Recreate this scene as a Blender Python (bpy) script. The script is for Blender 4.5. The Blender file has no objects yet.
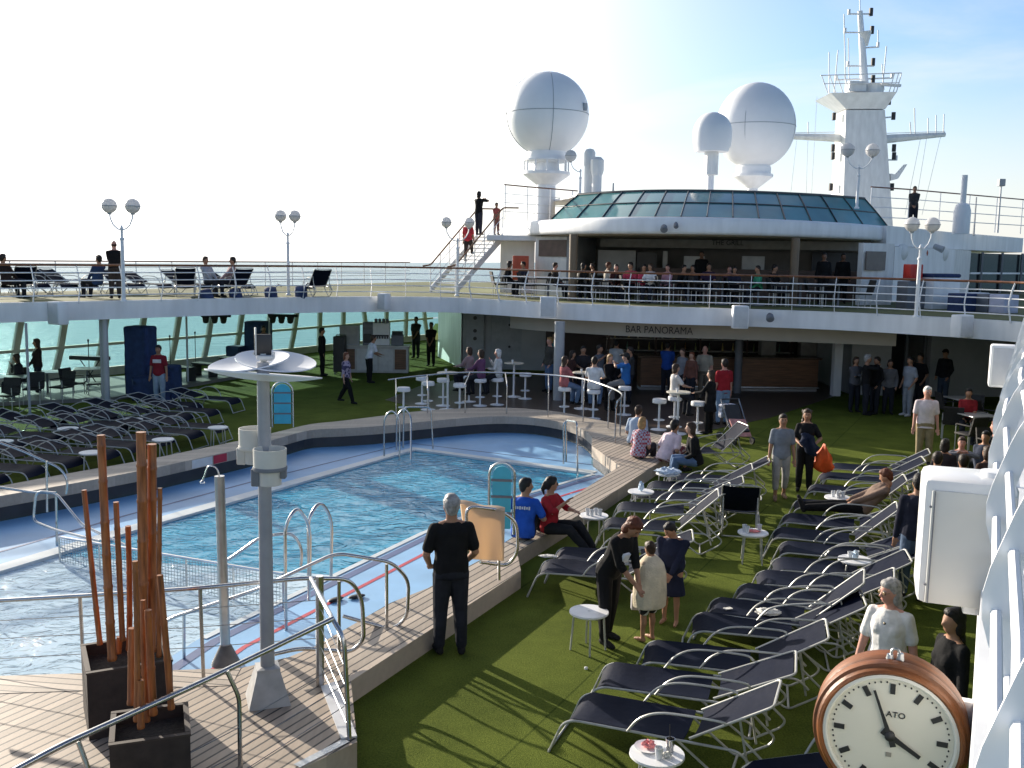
import bpy, bmesh, math, random
from mathutils import Vector, Matrix, Quaternion
random.seed(11)
C = bpy.context.scene.collection
R = math.radians
V = Vector

# ---------------------------------------------------------------- camera model (real lens, real tilt)
FPX, PITCH, ROLL, EYE = 996.0, math.atan(129/996), R(1.0), 4.45
def ray(px, py):
    u, v = (px-512)/FPX, -(py-384)/FPX
    c, s = math.cos(ROLL), math.sin(ROLL)
    a, b = u*c - v*s, u*s + v*c
    return (a, math.cos(PITCH)+b*math.sin(PITCH), -math.sin(PITCH)+b*math.cos(PITCH))
def G(px, py, z=0.0):                       # where the sight line meets the level z
    r = ray(px, py); t = (z-EYE)/r[2]
    return V((r[0]*t, r[1]*t, z))
def A(px, py, y):                           # where the sight line is y metres ahead
    r = ray(px, py); t = y/r[1]
    return V((r[0]*t, y, EYE+r[2]*t))

# ---------------------------------------------------------------- materials
MATS = {}
def newmat(name):
    m = bpy.data.materials.new(name); m.use_nodes = True
    n = m.node_tree.nodes; n.clear()
    out = n.new('ShaderNodeOutputMaterial'); b = n.new('ShaderNodeBsdfPrincipled')
    m.node_tree.links.new(b.outputs[0], out.inputs[0])
    return m, n, m.node_tree.links, b, out
def M(name, col, rough=.5, metal=0.0, var=.12, vs=5.0, bump=0.0, bs=60.0, spec=.5, coord='Object', detail=4, streak=None):
    if name in MATS: return MATS[name]
    m, n, L, b, out = newmat(name)
    tc = n.new('ShaderNodeTexCoord')
    src = tc.outputs[coord]
    if streak:
        mp = n.new('ShaderNodeMapping'); mp.inputs['Scale'].default_value = streak
        L.new(src, mp.inputs[0]); src = mp.outputs[0]
    nz = n.new('ShaderNodeTexNoise'); nz.inputs['Scale'].default_value = vs; nz.inputs['Detail'].default_value = detail
    L.new(src, nz.inputs['Vector'])
    rp = n.new('ShaderNodeValToRGB')
    rp.color_ramp.elements[0].position = .3; rp.color_ramp.elements[1].position = .7
    rp.color_ramp.elements[0].color = [max(0, c*(1-var)) for c in col]+[1]
    rp.color_ramp.elements[1].color = [min(1, c*(1+var)) for c in col]+[1]
    L.new(nz.outputs['Fac'], rp.inputs[0]); L.new(rp.outputs[0], b.inputs['Base Color'])
    b.inputs['Roughness'].default_value = rough; b.inputs['Metallic'].default_value = metal
    b.inputs['Specular IOR Level'].default_value = spec
    if bump:
        n2 = n.new('ShaderNodeTexNoise'); n2.inputs['Scale'].default_value = bs; n2.inputs['Detail'].default_value = 3
        L.new(src, n2.inputs['Vector'])
        bp = n.new('ShaderNodeBump'); bp.inputs['Strength'].default_value = bump; bp.inputs['Distance'].default_value = .02
        L.new(n2.outputs['Fac'], bp.inputs['Height']); L.new(bp.outputs[0], b.inputs['Normal'])
    MATS[name] = m; return m
def planks(name, col, gapcol, ang, w=.09, gap=.13, rough=.6, var=.25):
    """boards running along azimuth ang (degrees from +y towards +x), in place on the deck"""
    if name in MATS: return MATS[name]
    m, n, L, b, out = newmat(name)
    ge = n.new('ShaderNodeNewGeometry')
    d = n.new('ShaderNodeVectorMath'); d.operation = 'DOT_PRODUCT'
    a = R(ang); d.inputs[1].default_value = (math.cos(a)/w, -math.sin(a)/w, 0)
    L.new(ge.outputs['Position'], d.inputs[0])
    fr = n.new('ShaderNodeMath'); fr.operation = 'FRACT'; L.new(d.outputs['Value'], fr.inputs[0])
    fl = n.new('ShaderNodeMath'); fl.operation = 'FLOOR'; L.new(d.outputs['Value'], fl.inputs[0])
    wn = n.new('ShaderNodeTexWhiteNoise'); wn.noise_dimensions = '1D'; L.new(fl.outputs[0], wn.inputs['W'])
    mp = n.new('ShaderNodeMapping'); mp.inputs['Rotation'].default_value = (0, 0, a); mp.inputs['Scale'].default_value = (18, 1.6, 8)
    L.new(ge.outputs['Position'], mp.inputs[0])
    nz = n.new('ShaderNodeTexNoise'); nz.inputs['Scale'].default_value = 1.5; nz.inputs['Detail'].default_value = 5
    L.new(mp.outputs[0], nz.inputs['Vector'])
    av = n.new('ShaderNodeMath'); av.operation = 'ADD'; L.new(wn.outputs['Value'], av.inputs[0]); L.new(nz.outputs['Fac'], av.inputs[1])
    hf = n.new('ShaderNodeMath'); hf.operation = 'MULTIPLY'; hf.inputs[1].default_value = .5; L.new(av.outputs[0], hf.inputs[0])
    rp = n.new('ShaderNodeValToRGB')
    rp.color_ramp.elements[0].position = .2; rp.color_ramp.elements[1].position = .85
    rp.color_ramp.elements[0].color = [c*(1-var) for c in col]+[1]; rp.color_ramp.elements[1].color = [min(1, c*(1+var)) for c in col]+[1]
    L.new(hf.outputs[0], rp.inputs[0])
    lt = n.new('ShaderNodeMath'); lt.operation = 'LESS_THAN'; lt.inputs[1].default_value = gap; L.new(fr.outputs[0], lt.inputs[0])
    sn = n.new('ShaderNodeSeparateXYZ'); L.new(ge.outputs['True Normal'], sn.inputs[0]); gt = n.new('ShaderNodeMath'); gt.operation = 'GREATER_THAN'; gt.inputs[1].default_value = .5; L.new(sn.outputs['Z'], gt.inputs[0])
    l2 = n.new('ShaderNodeMath'); l2.operation = 'MULTIPLY'; L.new(lt.outputs[0], l2.inputs[0]); L.new(gt.outputs[0], l2.inputs[1])
    mx = n.new('ShaderNodeMix'); mx.data_type = 'RGBA'; L.new(l2.outputs[0], mx.inputs[0])
    L.new(rp.outputs[0], mx.inputs[6]); mx.inputs[7].default_value = list(gapcol)+[1]
    L.new(mx.outputs[2], b.inputs['Base Color']); b.inputs['Roughness'].default_value = rough
    iv = n.new('ShaderNodeMath'); iv.operation = 'SUBTRACT'; iv.inputs[0].default_value = 1; L.new(lt.outputs[0], iv.inputs[1])
    bp = n.new('ShaderNodeBump'); bp.inputs['Strength'].default_value = .6; bp.inputs['Distance'].default_value = .01
    L.new(iv.outputs[0], bp.inputs['Height']); L.new(bp.outputs[0], b.inputs['Normal'])
    MATS[name] = m; return m
def cloth(name, col): return M('cloth_'+name, col, .85, 0, .18, 7, .9, 8, .15)

# ---------------------------------------------------------------- tagging, things, meshes
def tag(o, label=None, cat=None, group=None, kind=None):
    if label: o['label'] = label
    if cat: o['category'] = cat
    if group: o['group'] = group
    if kind: o['kind'] = kind
    return o
def thing(name, label, cat, loc=(0, 0, 0), rz=0.0, group=None):
    o = bpy.data.objects.new(name, None); C.objects.link(o); o.empty_display_size = .2
    o.location = loc; o.rotation_euler = (0, 0, rz)
    return tag(o, label, cat, group)
def copytree(o, parent=None):
    c = o.copy(); C.objects.link(c)
    if parent: c.parent = parent
    for ch in [k for k in o.children]: copytree(ch, c)
    return c
def wm(o):
    m = Matrix.LocRotScale(o.location, o.rotation_euler, o.scale)
    return wm(o.parent) @ m if o.parent else m

class MB:
    def __init__(s): s.v = []; s.f = []; s.mi = []; s.cur = 0
    def add(s, vs, fs):
        k = len(s.v); s.v += [tuple(p) for p in vs]; s.f += [tuple(i+k for i in f) for f in fs]; s.mi += [s.cur]*len(fs); return s
    def mat(s, i): s.cur = i; return s
    def box(s, c, size, rz=0.0, bev=0.0, rot=None):
        hx, hy, hz = size[0]/2, size[1]/2, size[2]/2
        m = rot.to_4x4() if rot else Matrix.Rotation(rz, 4, 'Z')
        c = V(c)
        if bev:
            bm = bmesh.new(); bmesh.ops.create_cube(bm, size=1)
            for q in bm.verts: q.co = V((q.co.x*size[0], q.co.y*size[1], q.co.z*size[2]))
            bmesh.ops.bevel(bm, geom=bm.edges[:], offset=bev, segments=2, affect='EDGES', profile=.5)
            bm.verts.index_update()
            s.add([c+m @ q.co for q in bm.verts], [[q.index for q in f.verts] for f in bm.faces]); bm.free(); return s
        vs = [c+m @ V((x, y, z)) for x in (-hx, hx) for y in (-hy, hy) for z in (-hz, hz)]
        return s.add(vs, [(0, 1, 3, 2), (4, 6, 7, 5), (0, 4, 5, 1), (2, 3, 7, 6), (0, 2, 6, 4), (1, 5, 7, 3)])
    def tube(s, pts, r, n=7, closed=False, cap=True):
        pts = [V(p) for p in pts]; N = len(pts)
        rs = r if isinstance(r, (list, tuple)) else [r]*N
        up = None; rings = []
        for i, p in enumerate(pts):
            a = pts[i-1] if (i > 0 or closed) else pts[i]
            b = pts[(i+1) % N] if (i < N-1 or closed) else pts[i]
            t = (b-a)
            t = t.normalized() if t.length > 1e-9 else V((0, 0, 1))
            if up is None:
                up = V((0, 0, 1)) if abs(t.z) < .9 else V((1, 0, 0))
            x = up-t*up.dot(t)
            if x.length < 1e-5: x = t.orthogonal()
            x.normalize(); up = x; y = t.cross(x)
            rings.append([p+(x*math.cos(2*math.pi*k/n)+y*math.sin(2*math.pi*k/n))*rs[i] for k in range(n)])
        vs = [q for rg in rings for q in rg]; fs = []
        for i in range(N if closed else N-1):
            j = (i+1) % N
            for k in range(n):
                l = (k+1) % n
                fs.append((i*n+k, i*n+l, j*n+l, j*n+k))
        if cap and not closed:
            fs.append(tuple(range(n-1, -1, -1))); fs.append(tuple((N-1)*n+k for k in range(n)))
        return s.add(vs, fs)
    def lathe(s, prof, c=(0, 0, 0), n=20, axis=None, ang0=0.0, cap=True):
        """prof: list of (radius, height) along axis (default z) at c"""
        c = V(c); q = V(axis).normalized().to_track_quat('Z', 'Y').to_matrix() if axis is not None else Matrix.Identity(3)
        vs = []; fs = []
        for r, h in prof:
            for k in range(n):
                a = ang0+2*math.pi*k/n
                vs.append(c+q @ V((r*math.cos(a), r*math.sin(a), h)))
        for i in range(len(prof)-1):
            for k in range(n):
                l = (k+1) % n
                fs.append((i*n+k, i*n+l, (i+1)*n+l, (i+1)*n+k))
        if cap:
            fs.append(tuple(range(n-1, -1, -1))); fs.append(tuple((len(prof)-1)*n+k for k in range(n)))
        return s.add(vs, fs)
    def ball(s, c, r, n=12, m=8, rot=None):
        rx, ry, rz = r if isinstance(r, (list, tuple)) else (r, r, r)
        c = V(c); vs = [V((0, 0, -rz))]
        for i in range(1, m):
            t = -math.pi/2+math.pi*i/m
            for k in range(n):
                a = 2*math.pi*k/n
                vs.append(V((rx*math.cos(t)*math.cos(a), ry*math.cos(t)*math.sin(a), rz*math.sin(t))))
        vs.append(V((0, 0, rz))); fs = []
        for k in range(n): fs.append((0, 1+(k+1) % n, 1+k))
        for i in range(m-2):
            for k in range(n):
                l = (k+1) % n
                fs.append((1+i*n+k, 1+i*n+l, 1+(i+1)*n+l, 1+(i+1)*n+k))
        T = 1+(m-1)*n
        for k in range(n): fs.append((T-n+k, T-n+(k+1) % n, T))
        if rot: vs = [rot @ q for q in vs]
        return s.add([c+q for q in vs], fs)
    def prism(s, poly, z0, z1):
        bm = bmesh.new(); n = len(poly)
        b = [bm.verts.new((p[0], p[1], z0)) for p in poly]; t = [bm.verts.new((p[0], p[1], z1)) for p in poly]
        ft = bm.faces.new(t); fb = bm.faces.new(b[::-1])
        for i in range(n): bm.faces.new((b[i], b[(i+1) % n], t[(i+1) % n], t[i]))
        bm.normal_update(); bmesh.ops.triangulate(bm, faces=[ft, fb], ngon_method='EAR_CLIP')
        bmesh.ops.recalc_face_normals(bm, faces=bm.faces[:])
        bm.verts.index_update()
        s.add([q.co.copy() for q in bm.verts], [[q.index for q in f.verts] for f in bm.faces]); bm.free(); return s
    def sheet(s, poly, z):
        bm = bmesh.new(); t = [bm.verts.new((p[0], p[1], z)) for p in poly]
        f = bm.faces.new(t); bm.normal_update(); bmesh.ops.triangulate(bm, faces=[f], ngon_method='EAR_CLIP'); bm.normal_update()
        for f in bm.faces:
            if f.normal.z < 0: f.normal_flip()
        bm.verts.index_update()
        s.add([q.co.copy() for q in bm.verts], [[q.index for q in f.verts] for f in bm.faces]); bm.free(); return s
    def slabwall(s, a, b, z0, z1, th):
        """upright slab from a to b in plan, th thick to the left of a->b"""
        a, b = V((a[0], a[1], 0)), V((b[0], b[1], 0)); d = (b-a).normalized(); nn = V((-d.y, d.x, 0))*th
        return s.prism([a, b, b+nn, a+nn], z0, z1)
    def quadplate(s, pts, th):
        """flat plate through corner points (any polygon), th thick along its normal"""
        pts = [V(p) for p in pts]; nrm = (pts[1]-pts[0]).cross(pts[-1]-pts[0]).normalized()*th/2; n = len(pts)
        vs = [p-nrm for p in pts]+[p+nrm for p in pts]
        fs = [tuple(range(n-1, -1, -1)), tuple(range(n, 2*n))]+[(i, (i+1) % n, (i+1) % n+n, i+n) for i in range(n)]
        return s.add(vs, fs)
    def build(s, name, mats, parent=None, smooth=None, world=False, link=True):
        me = bpy.data.meshes.new(name)
        vs = s.v
        if world and parent is not None:
            inv = wm(parent).inverted(); vs = [tuple(inv @ V(p)) for p in vs]
        me.from_pydata(vs, [], s.f); 
        if not isinstance(mats, (list, tuple)): mats = [mats]
        for m in mats: me.materials.append(m)
        if any(s.mi): me.polygons.foreach_set('material_index', s.mi)
        if smooth is not None:
            me.polygons.foreach_set('use_smooth', [True]*len(me.polygons)); me.set_sharp_from_angle(angle=R(smooth))
        o = bpy.data.objects.new(name, me)
        if link: C.objects.link(o)
        if parent is not None: o.parent = parent
        return o
def arcpts(c, r, a0, a1, n, ux, uy):
    return [V(c)+V(ux)*(r*math.cos(a0+(a1-a0)*i/n))+V(uy)*(r*math.sin(a0+(a1-a0)*i/n)) for i in range(n+1)]
def rounded(pts, r=.06, k=4):
    """round the corners of a polyline"""
    pts = [V(p) for p in pts]; out = [pts[0]]
    for i in range(1, len(pts)-1):
        a, b, c = pts[i-1], pts[i], pts[i+1]
        d = min(r, (a-b).length*.49, (c-b).length*.49)
        p, q = b+(a-b).normalized()*d, b+(c-b).normalized()*d
        for j in range(k+1):
            t = j/k; out.append(p*(1-t)**2+b*2*t*(1-t)+q*t*t)
    return out+[pts[-1]]
def spline(P, n=8):
    P = [V((p[0], p[1], p[2] if len(p) > 2 else 0)) for p in P]; out = []
    for i in range(len(P)-1):
        p0, p1, p2, p3 = P[max(0, i-1)], P[i], P[i+1], P[min(len(P)-1, i+2)]
        for j in range(n):
            t = j/n
            out.append(.5*((2*p1)+(p2-p0)*t+(2*p0-5*p1+4*p2-p3)*t*t+(3*p1-p0-3*p2+p3)*t**3))
    return out+[P[-1]]
def along(P, step, start=0.0):
    """points every step along polyline P with unit tangents"""
    out = []; acc = start; d = 0
    for i in range(len(P)-1):
        seg = (P[i+1]-P[i]); l = seg.length
        while acc <= d+l:
            out.append((P[i]+seg*((acc-d)/l), seg.normalized())); acc += step
        d += l
    return out
FONTCACHE = {}
def lettering(txt, size, ext=.006):
    """mesh data of raised letters, lying in the local xz plane, centred, reading along +x seen from -y"""
    cu = bpy.data.curves.new('lettering', 'FONT'); cu.body = txt; cu.size = size; cu.extrude = ext; cu.align_x = 'CENTER'; cu.align_y = 'CENTER'
    cu.resolution_u = 3
    o = bpy.data.objects.new('lettering', cu); C.objects.link(o)
    bpy.context.view_layer.update()
    me = bpy.data.meshes.new_from_object(o.evaluated_get(bpy.context.evaluated_depsgraph_get()))
    bpy.data.objects.remove(o); bpy.data.curves.remove(cu)
    me.transform(Matrix.Rotation(R(90), 4, 'X'))
    return me
def put_lettering(txt, size, mat, parent, loc, rz, tilt=0.0, sx=1.0, ext=.006):
    me = lettering(txt, size, ext); me.materials.clear(); me.materials.append(mat)
    o = bpy.data.objects.new('lettering', me); C.objects.link(o); o.parent = parent
    m = Matrix.Translation(loc) @ Matrix.Rotation(rz, 4, 'Z') @ Matrix.Rotation(tilt, 4, 'X') @ Matrix.Diagonal((sx, 1, 1, 1))
    o.matrix_basis = wm(parent).inverted() @ m
    return o

white = M('white_paint', (.82, .83, .84), .45, 0, .09, 1.6, .05, 7, streak=(1.6, 1.6, .35))
whitew = M('weathered_white_paint', (.74, .74, .72), .5, 0, .10, 2.2, .05, 9, streak=(2, 2, .5))
cream = M('cream_panel', (.62, .58, .50), .5, 0, .08, 1.5)
grey = M('grey_panel', (.42, .43, .44), .5, 0, .10, 1.2)
greyd = M('dark_grey_panel', (.16, .17, .19), .55, 0, .15, 1.5)
black = M('black_plastic', (.018, .018, .02), .45, 0, .3, 6)
steel = M('polished_steel', (.55, .55, .55), .25, 1.0, .12, 9, .02, 30)
dullsteel = M('dull_steel', (.40, .41, .42), .38, 1.0, .15, 7, .05, 40)
polegrey = M('grey_pole_paint', (.33, .34, .36), .45, .0, .12, 4, .05, 40)
alu = M('lounger_frame_paint', (.46, .46, .43), .38, .25, .10, 8)
navy = M('navy_mesh_fabric', (.005, .008, .021), .65, 0, .14, 3, .3, 9, .08)
handwood = M('varnished_handrail', (.20, .085, .04), .35, 0, .3, 6)
brownp = M('brown_panel', (.10, .06, .045), .5, 0, .25, 4)
barwood = M('bar_front_wood', (.16, .075, .035), .4, 0, .35, 3, .1, 12, streak=(.6, .6, 9))
tealglass = M('tinted_roof_glass', (.09, .25, .26), .10, 0, .2, .5, 0, 1, .5)
blue_cover = M('blue_canvas', (.015, .035, .11), .75, 0, .25, 6, .5, 12)
cyanp = M('cyan_board', (.05, .42, .55), .45, 0, .12, 4)
redp = M('red_paint', (.55, .03, .02), .45, 0, .1, 4)
stoolwhite = M('white_plastic_top', (.80, .80, .80), .35, 0, .05, 6)
terry = M('beige_terry_towel', (.62, .50, .36), .95, 0, .12, 12, .6, 60, .1)
terryw = M('white_terry_towel', (.78, .76, .70), .95, 0, .08, 12, .6, 60, .1)
EXPO, SUNE, SKYS, CLOUDB = 0.80, 5.0, 0.065, 9.0
# ================================================================ camera, light, sky
cam = bpy.data.cameras.new('camera'); co = bpy.data.objects.new('camera', cam); C.objects.link(co)
cam.sensor_width = 36; cam.lens = FPX*36/1024; cam.clip_start = .05; cam.clip_end = 60000
fwd = V((0, math.cos(PITCH), -math.sin(PITCH))); up0 = V((0, math.sin(PITCH), math.cos(PITCH))); rt0 = V((1, 0, 0))
rt = rt0*math.cos(ROLL)+up0*math.sin(ROLL); up = -rt0*math.sin(ROLL)+up0*math.cos(ROLL)
co.matrix_world = Matrix(((rt.x, up.x, -fwd.x, 0), (rt.y, up.y, -fwd.y, 0), (rt.z, up.z, -fwd.z, EYE), (0, 0, 0, 1)))
sc = bpy.context.scene; sc.camera = co
sc.view_settings.view_transform = 'Standard'; sc.view_settings.look = 'None'; sc.view_settings.exposure = EXPO; sc.view_settings.gamma = 1
SAZ, SEL = R(-42), R(15.5)
sdir = V((math.sin(SAZ)*math.cos(SEL), math.cos(SAZ)*math.cos(SEL), math.sin(SEL)))
ld = bpy.data.lights.new('sun', 'SUN'); lo = bpy.data.objects.new('sun', ld); C.objects.link(lo)
ld.energy = SUNE; ld.angle = R(.5); ld.color = (1, .90, .76); lo.rotation_euler = sdir.to_track_quat('Z', 'Y').to_euler(); lo.location = sdir*60
w = bpy.data.worlds.new('World'); sc.world = w; w.use_nodes = True
n = w.node_tree.nodes; L = w.node_tree.links; n.clear()
wo = n.new('ShaderNodeOutputWorld'); bg = n.new('ShaderNodeBackground'); bg.inputs['Strength'].default_value = SKYS
sk = n.new('ShaderNodeTexSky'); sk.sky_type = 'NISHITA'; sk.sun_disc = False; sk.sun_elevation = SEL; sk.sun_rotation = SAZ; sk.air_density = 1.0; sk.dust_density = 1.2; sk.ozone_density = 1.5
tc = n.new('ShaderNodeTexCoord')
mp = n.new('ShaderNodeMapping'); mp.inputs['Scale'].default_value = (1.2, 1.2, 5.5); mp.inputs['Rotation'].default_value = (.12, .25, .4); L.new(tc.outputs['Generated'], mp.inputs[0])
nz = n.new('ShaderNodeTexNoise'); nz.inputs['Scale'].default_value = 1.9; nz.inputs['Detail'].default_value = 7; nz.inputs['Roughness'].default_value = .55; nz.inputs['Distortion'].default_value = .4
L.new(mp.outputs[0], nz.inputs['Vector'])
# thin cloud: thicker towards the sun and the horizon
dt = n.new('ShaderNodeVectorMath'); dt.operation = 'DOT_PRODUCT'; dt.inputs[1].default_value = sdir; L.new(tc.outputs['Generated'], dt.inputs[0])
sx = n.new('ShaderNodeSeparateXYZ'); L.new(tc.outputs['Generated'], sx.inputs[0])
def math_(op, a, b=None, c=None):
    k = n.new('ShaderNodeMath'); k.operation = op
    for i, q in enumerate((a, b, c)):
        if q is None: continue
        if isinstance(q, (int, float)): k.inputs[i].default_value = q
        else: L.new(q, k.inputs[i])
    return k.outputs[0]
def mapr(v, a, b, c, d):
    k = n.new('ShaderNodeMapRange'); k.interpolation_type = 'SMOOTHSTEP'
    L.new(v, k.inputs[0])
    for i, q in enumerate((a, b, c, d)): k.inputs[i+1].default_value = q
    return k.outputs[0]
prox = mapr(dt.outputs['Value'], .50, .90, 0, 1)
zen = mapr(sx.outputs['Z'], .26, .9, 1, .55)
horiz = mapr(sx.outputs['Z'], 0.0, .20, .75, 0)
cl = mapr(nz.outputs['Fac'], .46, .74, 0, .8)
fac = math_('MINIMUM', math_('MAXIMUM', math_('ADD', math_('MULTIPLY', cl, .5), horiz), prox), 1.0)
mx = n.new('ShaderNodeMix'); mx.data_type = 'RGBA'; L.new(fac, mx.inputs[0]); 
gn = mapr(dt.outputs['Value'], -.3, .45, 1.2, 1.6); gn = math_('MULTIPLY', gn, zen); gc = n.new('ShaderNodeMix'); gc.data_type = 'RGBA'; gc.blend_type = 'MULTIPLY'; gc.inputs[0].default_value = 1
cg = n.new('ShaderNodeCombineColor'); L.new(gn, cg.inputs[0]); L.new(math_('MULTIPLY', gn, 1.14), cg.inputs[1]); L.new(math_('MULTIPLY', gn, 1.42), cg.inputs[2])
L.new(sk.outputs[0], gc.inputs[6]); L.new(cg.outputs[0], gc.inputs[7]); L.new(gc.outputs[2], mx.inputs[6])
br = math_('ADD', mapr(dt.outputs['Value'], -.2, .5, CLOUDB*.95, CLOUDB*1.06), mapr(dt.outputs['Value'], .58, .95, 0, CLOUDB*1.1))
br = math_('MULTIPLY', br, zen)
cb = n.new('ShaderNodeCombineColor'); L.new(br, cb.inputs[0]); L.new(math_('MULTIPLY', br, .985), cb.inputs[1]); L.new(math_('MULTIPLY', br, .96), cb.inputs[2])
L.new(cb.outputs[0], mx.inputs[7]); L.new(mx.outputs[2], bg.inputs[0]); L.new(bg.outputs[0], wo.inputs[0])

# ================================================================ the sea (the ship heels one degree to it)
m, n, L, b, out = newmat('sea_water'); MATS['sea'] = m
b.inputs['Base Color'].default_value = (.13, .27, .32, 1); b.inputs['Roughness'].default_value = .32; b.inputs['Specular IOR Level'].default_value = .10
ge = n.new('ShaderNodeNewGeometry'); mp = n.new('ShaderNodeMapping'); mp.inputs['Scale'].default_value = (.10, .28, .1); L.new(ge.outputs['Position'], mp.inputs[0])
n1 = n.new('ShaderNodeTexNoise'); n1.inputs['Scale'].default_value = 1.0; n1.inputs['Detail'].default_value = 9; n1.inputs['Roughness'].default_value = .62; L.new(mp.outputs[0], n1.inputs['Vector'])
bp = n.new('ShaderNodeBump'); bp.inputs['Strength'].default_value = .9; bp.inputs['Distance'].default_value = 1.6
L.new(n1.outputs['Fac'], bp.inputs['Height']); L.new(bp.outputs[0], b.inputs['Normal'])
h0, h1 = V(ray(0, 262)), V(ray(1023, 262)); nrm = h1.cross(h0).normalized()
if nrm.z < 0: nrm = -nrm
q = nrm.to_track_quat('Z', 'Y')
o = MB()
S = 40000; K = 24
grid = [[V((-S+2*S*i/K, -S+2*S*j/K, 0)) for i in range(K+1)] for j in range(K+1)]
o.add([p for r in grid for p in r], [(j*(K+1)+i, j*(K+1)+i+1, (j+1)*(K+1)+i+1, (j+1)*(K+1)+i) for j in range(K) for i in range(K)])
sea = o.build('sea', m); sea.rotation_euler = q.to_euler(); sea.location = (0, 0, EYE)+0*nrm if False else V((0, 0, EYE))-nrm*19
tag(sea, kind='structure')

# ================================================================ main deck: turf, boards, pool
m, n, L, b, out = newmat('artificial_turf'); MATS['turf'] = m
ge = n.new('ShaderNodeNewGeometry')
na = n.new('ShaderNodeTexNoise'); na.inputs['Scale'].default_value = .9; na.inputs['Detail'].default_value = 6; na.inputs['Roughness'].default_value = .7; L.new(ge.outputs['Position'], na.inputs['Vector'])
nb = n.new('ShaderNodeTexNoise'); nb.inputs['Scale'].default_value = 55; nb.inputs['Detail'].default_value = 4; L.new(ge.outputs['Position'], nb.inputs['Vector'])
ad = n.new('ShaderNodeMath'); ad.operation = 'MULTIPLY_ADD'; ad.inputs[1].default_value = .6; L.new(nb.outputs['Fac'], ad.inputs[0])
sb = n.new('ShaderNodeMath'); sb.operation = 'MULTIPLY'; sb.inputs[1].default_value = .5; L.new(na.outputs['Fac'], sb.inputs[0]); L.new(sb.outputs[0], ad.inputs[2])
rp = n.new('ShaderNodeValToRGB'); e = rp.color_ramp.elements
e[0].position = .34; e[0].color = (.052, .074, .012, 1); e[1].position = .74; e[1].color = (.180, .220, .038, 1)
dv = n.new('ShaderNodeVectorMath'); dv.operation = 'DOT_PRODUCT'; dv.inputs[1].default_value = (.89/1.9, -.45/1.9, 0); L.new(ge.outputs['Position'], dv.inputs[0])
fl = n.new('ShaderNodeMath'); fl.operation = 'FLOOR'; L.new(dv.outputs['Value'], fl.inputs[0]); wn = n.new('ShaderNodeTexWhiteNoise'); wn.noise_dimensions = '1D'; L.new(fl.outputs[0], wn.inputs['W'])
fc = n.new('ShaderNodeMath'); fc.operation = 'FRACT'; L.new(dv.outputs['Value'], fc.inputs[0]); ls = n.new('ShaderNodeMath'); ls.operation = 'LESS_THAN'; ls.inputs[1].default_value = .012; L.new(fc.outputs[0], ls.inputs[0])
w1 = n.new('ShaderNodeMath'); w1.operation = 'MULTIPLY_ADD'; w1.inputs[1].default_value = .09; L.new(wn.outputs['Value'], w1.inputs[0]); L.new(ad.outputs[0], w1.inputs[2])
w2 = n.new('ShaderNodeMath'); w2.operation = 'MULTIPLY_ADD'; w2.inputs[1].default_value = -.14; L.new(ls.outputs[0], w2.inputs[0]); L.new(w1.outputs[0], w2.inputs[2])
w3 = n.new('ShaderNodeMath'); w3.operation = 'SUBTRACT'; w3.inputs[1].default_value = .04; L.new(w2.outputs[0], w3.inputs[0])
L.new(w3.outputs[0], rp.inputs[0]); L.new(rp.outputs[0], b.inputs['Base Color']); b.inputs['Roughness'].default_value = .95; b.inputs['Specular IOR Level'].default_value = .05
nc = n.new('ShaderNodeTexNoise'); nc.inputs['Scale'].default_value = 90; nc.inputs['Detail'].default_value = 3; L.new(ge.outputs['Position'], nc.inputs['Vector'])
bp = n.new('ShaderNodeBump'); bp.inputs['Strength'].default_value = .7; bp.inputs['Distance'].default_value = .02; L.new(nc.outputs['Fac'], bp.inputs['Height']); L.new(bp.outputs[0], b.inputs['Normal'])

LZ, PZ, WZ = .24, -.20, -.235      # ledge top, blue pool surround, water
teakA = planks('teak_boards', (.43, .345, .265), (.035, .03, .027), 28, .105, .20)
teakB = planks('teak_ledge_boards', (.44, .365, .29), (.045, .04, .035), 27, .115, .17)
teakC = planks('teak_rim_boards', (.43, .37, .30), (.14, .12, .09), 80, .30, .03)
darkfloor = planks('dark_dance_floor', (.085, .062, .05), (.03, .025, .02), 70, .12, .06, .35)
g2 = lambda *a: [G(x, y, a[0]) for x, y in a[1:]]
# ring of boards: outer edge (turf side) and inner edge (pool side)
outN = g2(LZ, (357, 742), (351, 681), (521, 571), (517, 552), (585, 511), (655, 465), (690, 446), (664, 436))
inN = g2(LZ, (241, 668), (289, 657), (316, 646), (342, 631), (390, 603), (428, 588), (480, 560), (514, 536), (560, 505), (620, 466), (592, 446), (592, 437))
outF = spline(g2(LZ, (664, 436), (640, 430), (605, 421), (560, 412), (515, 408), (470, 408), (420, 411), (380, 416), (340, 421), (311, 424), (285, 430)), 4)
inF = spline(g2(LZ, (592, 437), (582, 429), (565, 423), (540, 418.5), (515, 416.5), (490, 416.5), (465, 418), (420, 422), (380, 426), (340, 428.5), (311, 430), (285, 436.5)), 4)
outL = g2(LZ, (285, 430), (252, 438), (150, 459), (70, 473), (0, 486), (-160, 510))
inL = g2(LZ, (285, 436.5), (246, 448), (150, 469), (70, 484), (0, 496), (-160, 522))
near = g2(LZ, (241, 668), (0, 676), (-200, 684))
platform = [G(357, 742, LZ), G(298, 770, LZ), G(240, 830, LZ), G(-300, 1200, LZ), G(-420, 684, LZ)] + [near[2], near[1], near[0]]
mb = MB(); mb.prism([p for p in platform]+[inN[1], inN[2], inN[3], outN[1]], .0, LZ); o = mb.build('wooden_platform', [teakA]); tag(o, kind='structure')
teakD = planks('teak_border_boards', (.44, .365, .29), (.04, .035, .03), 97, .115, .16)
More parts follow.
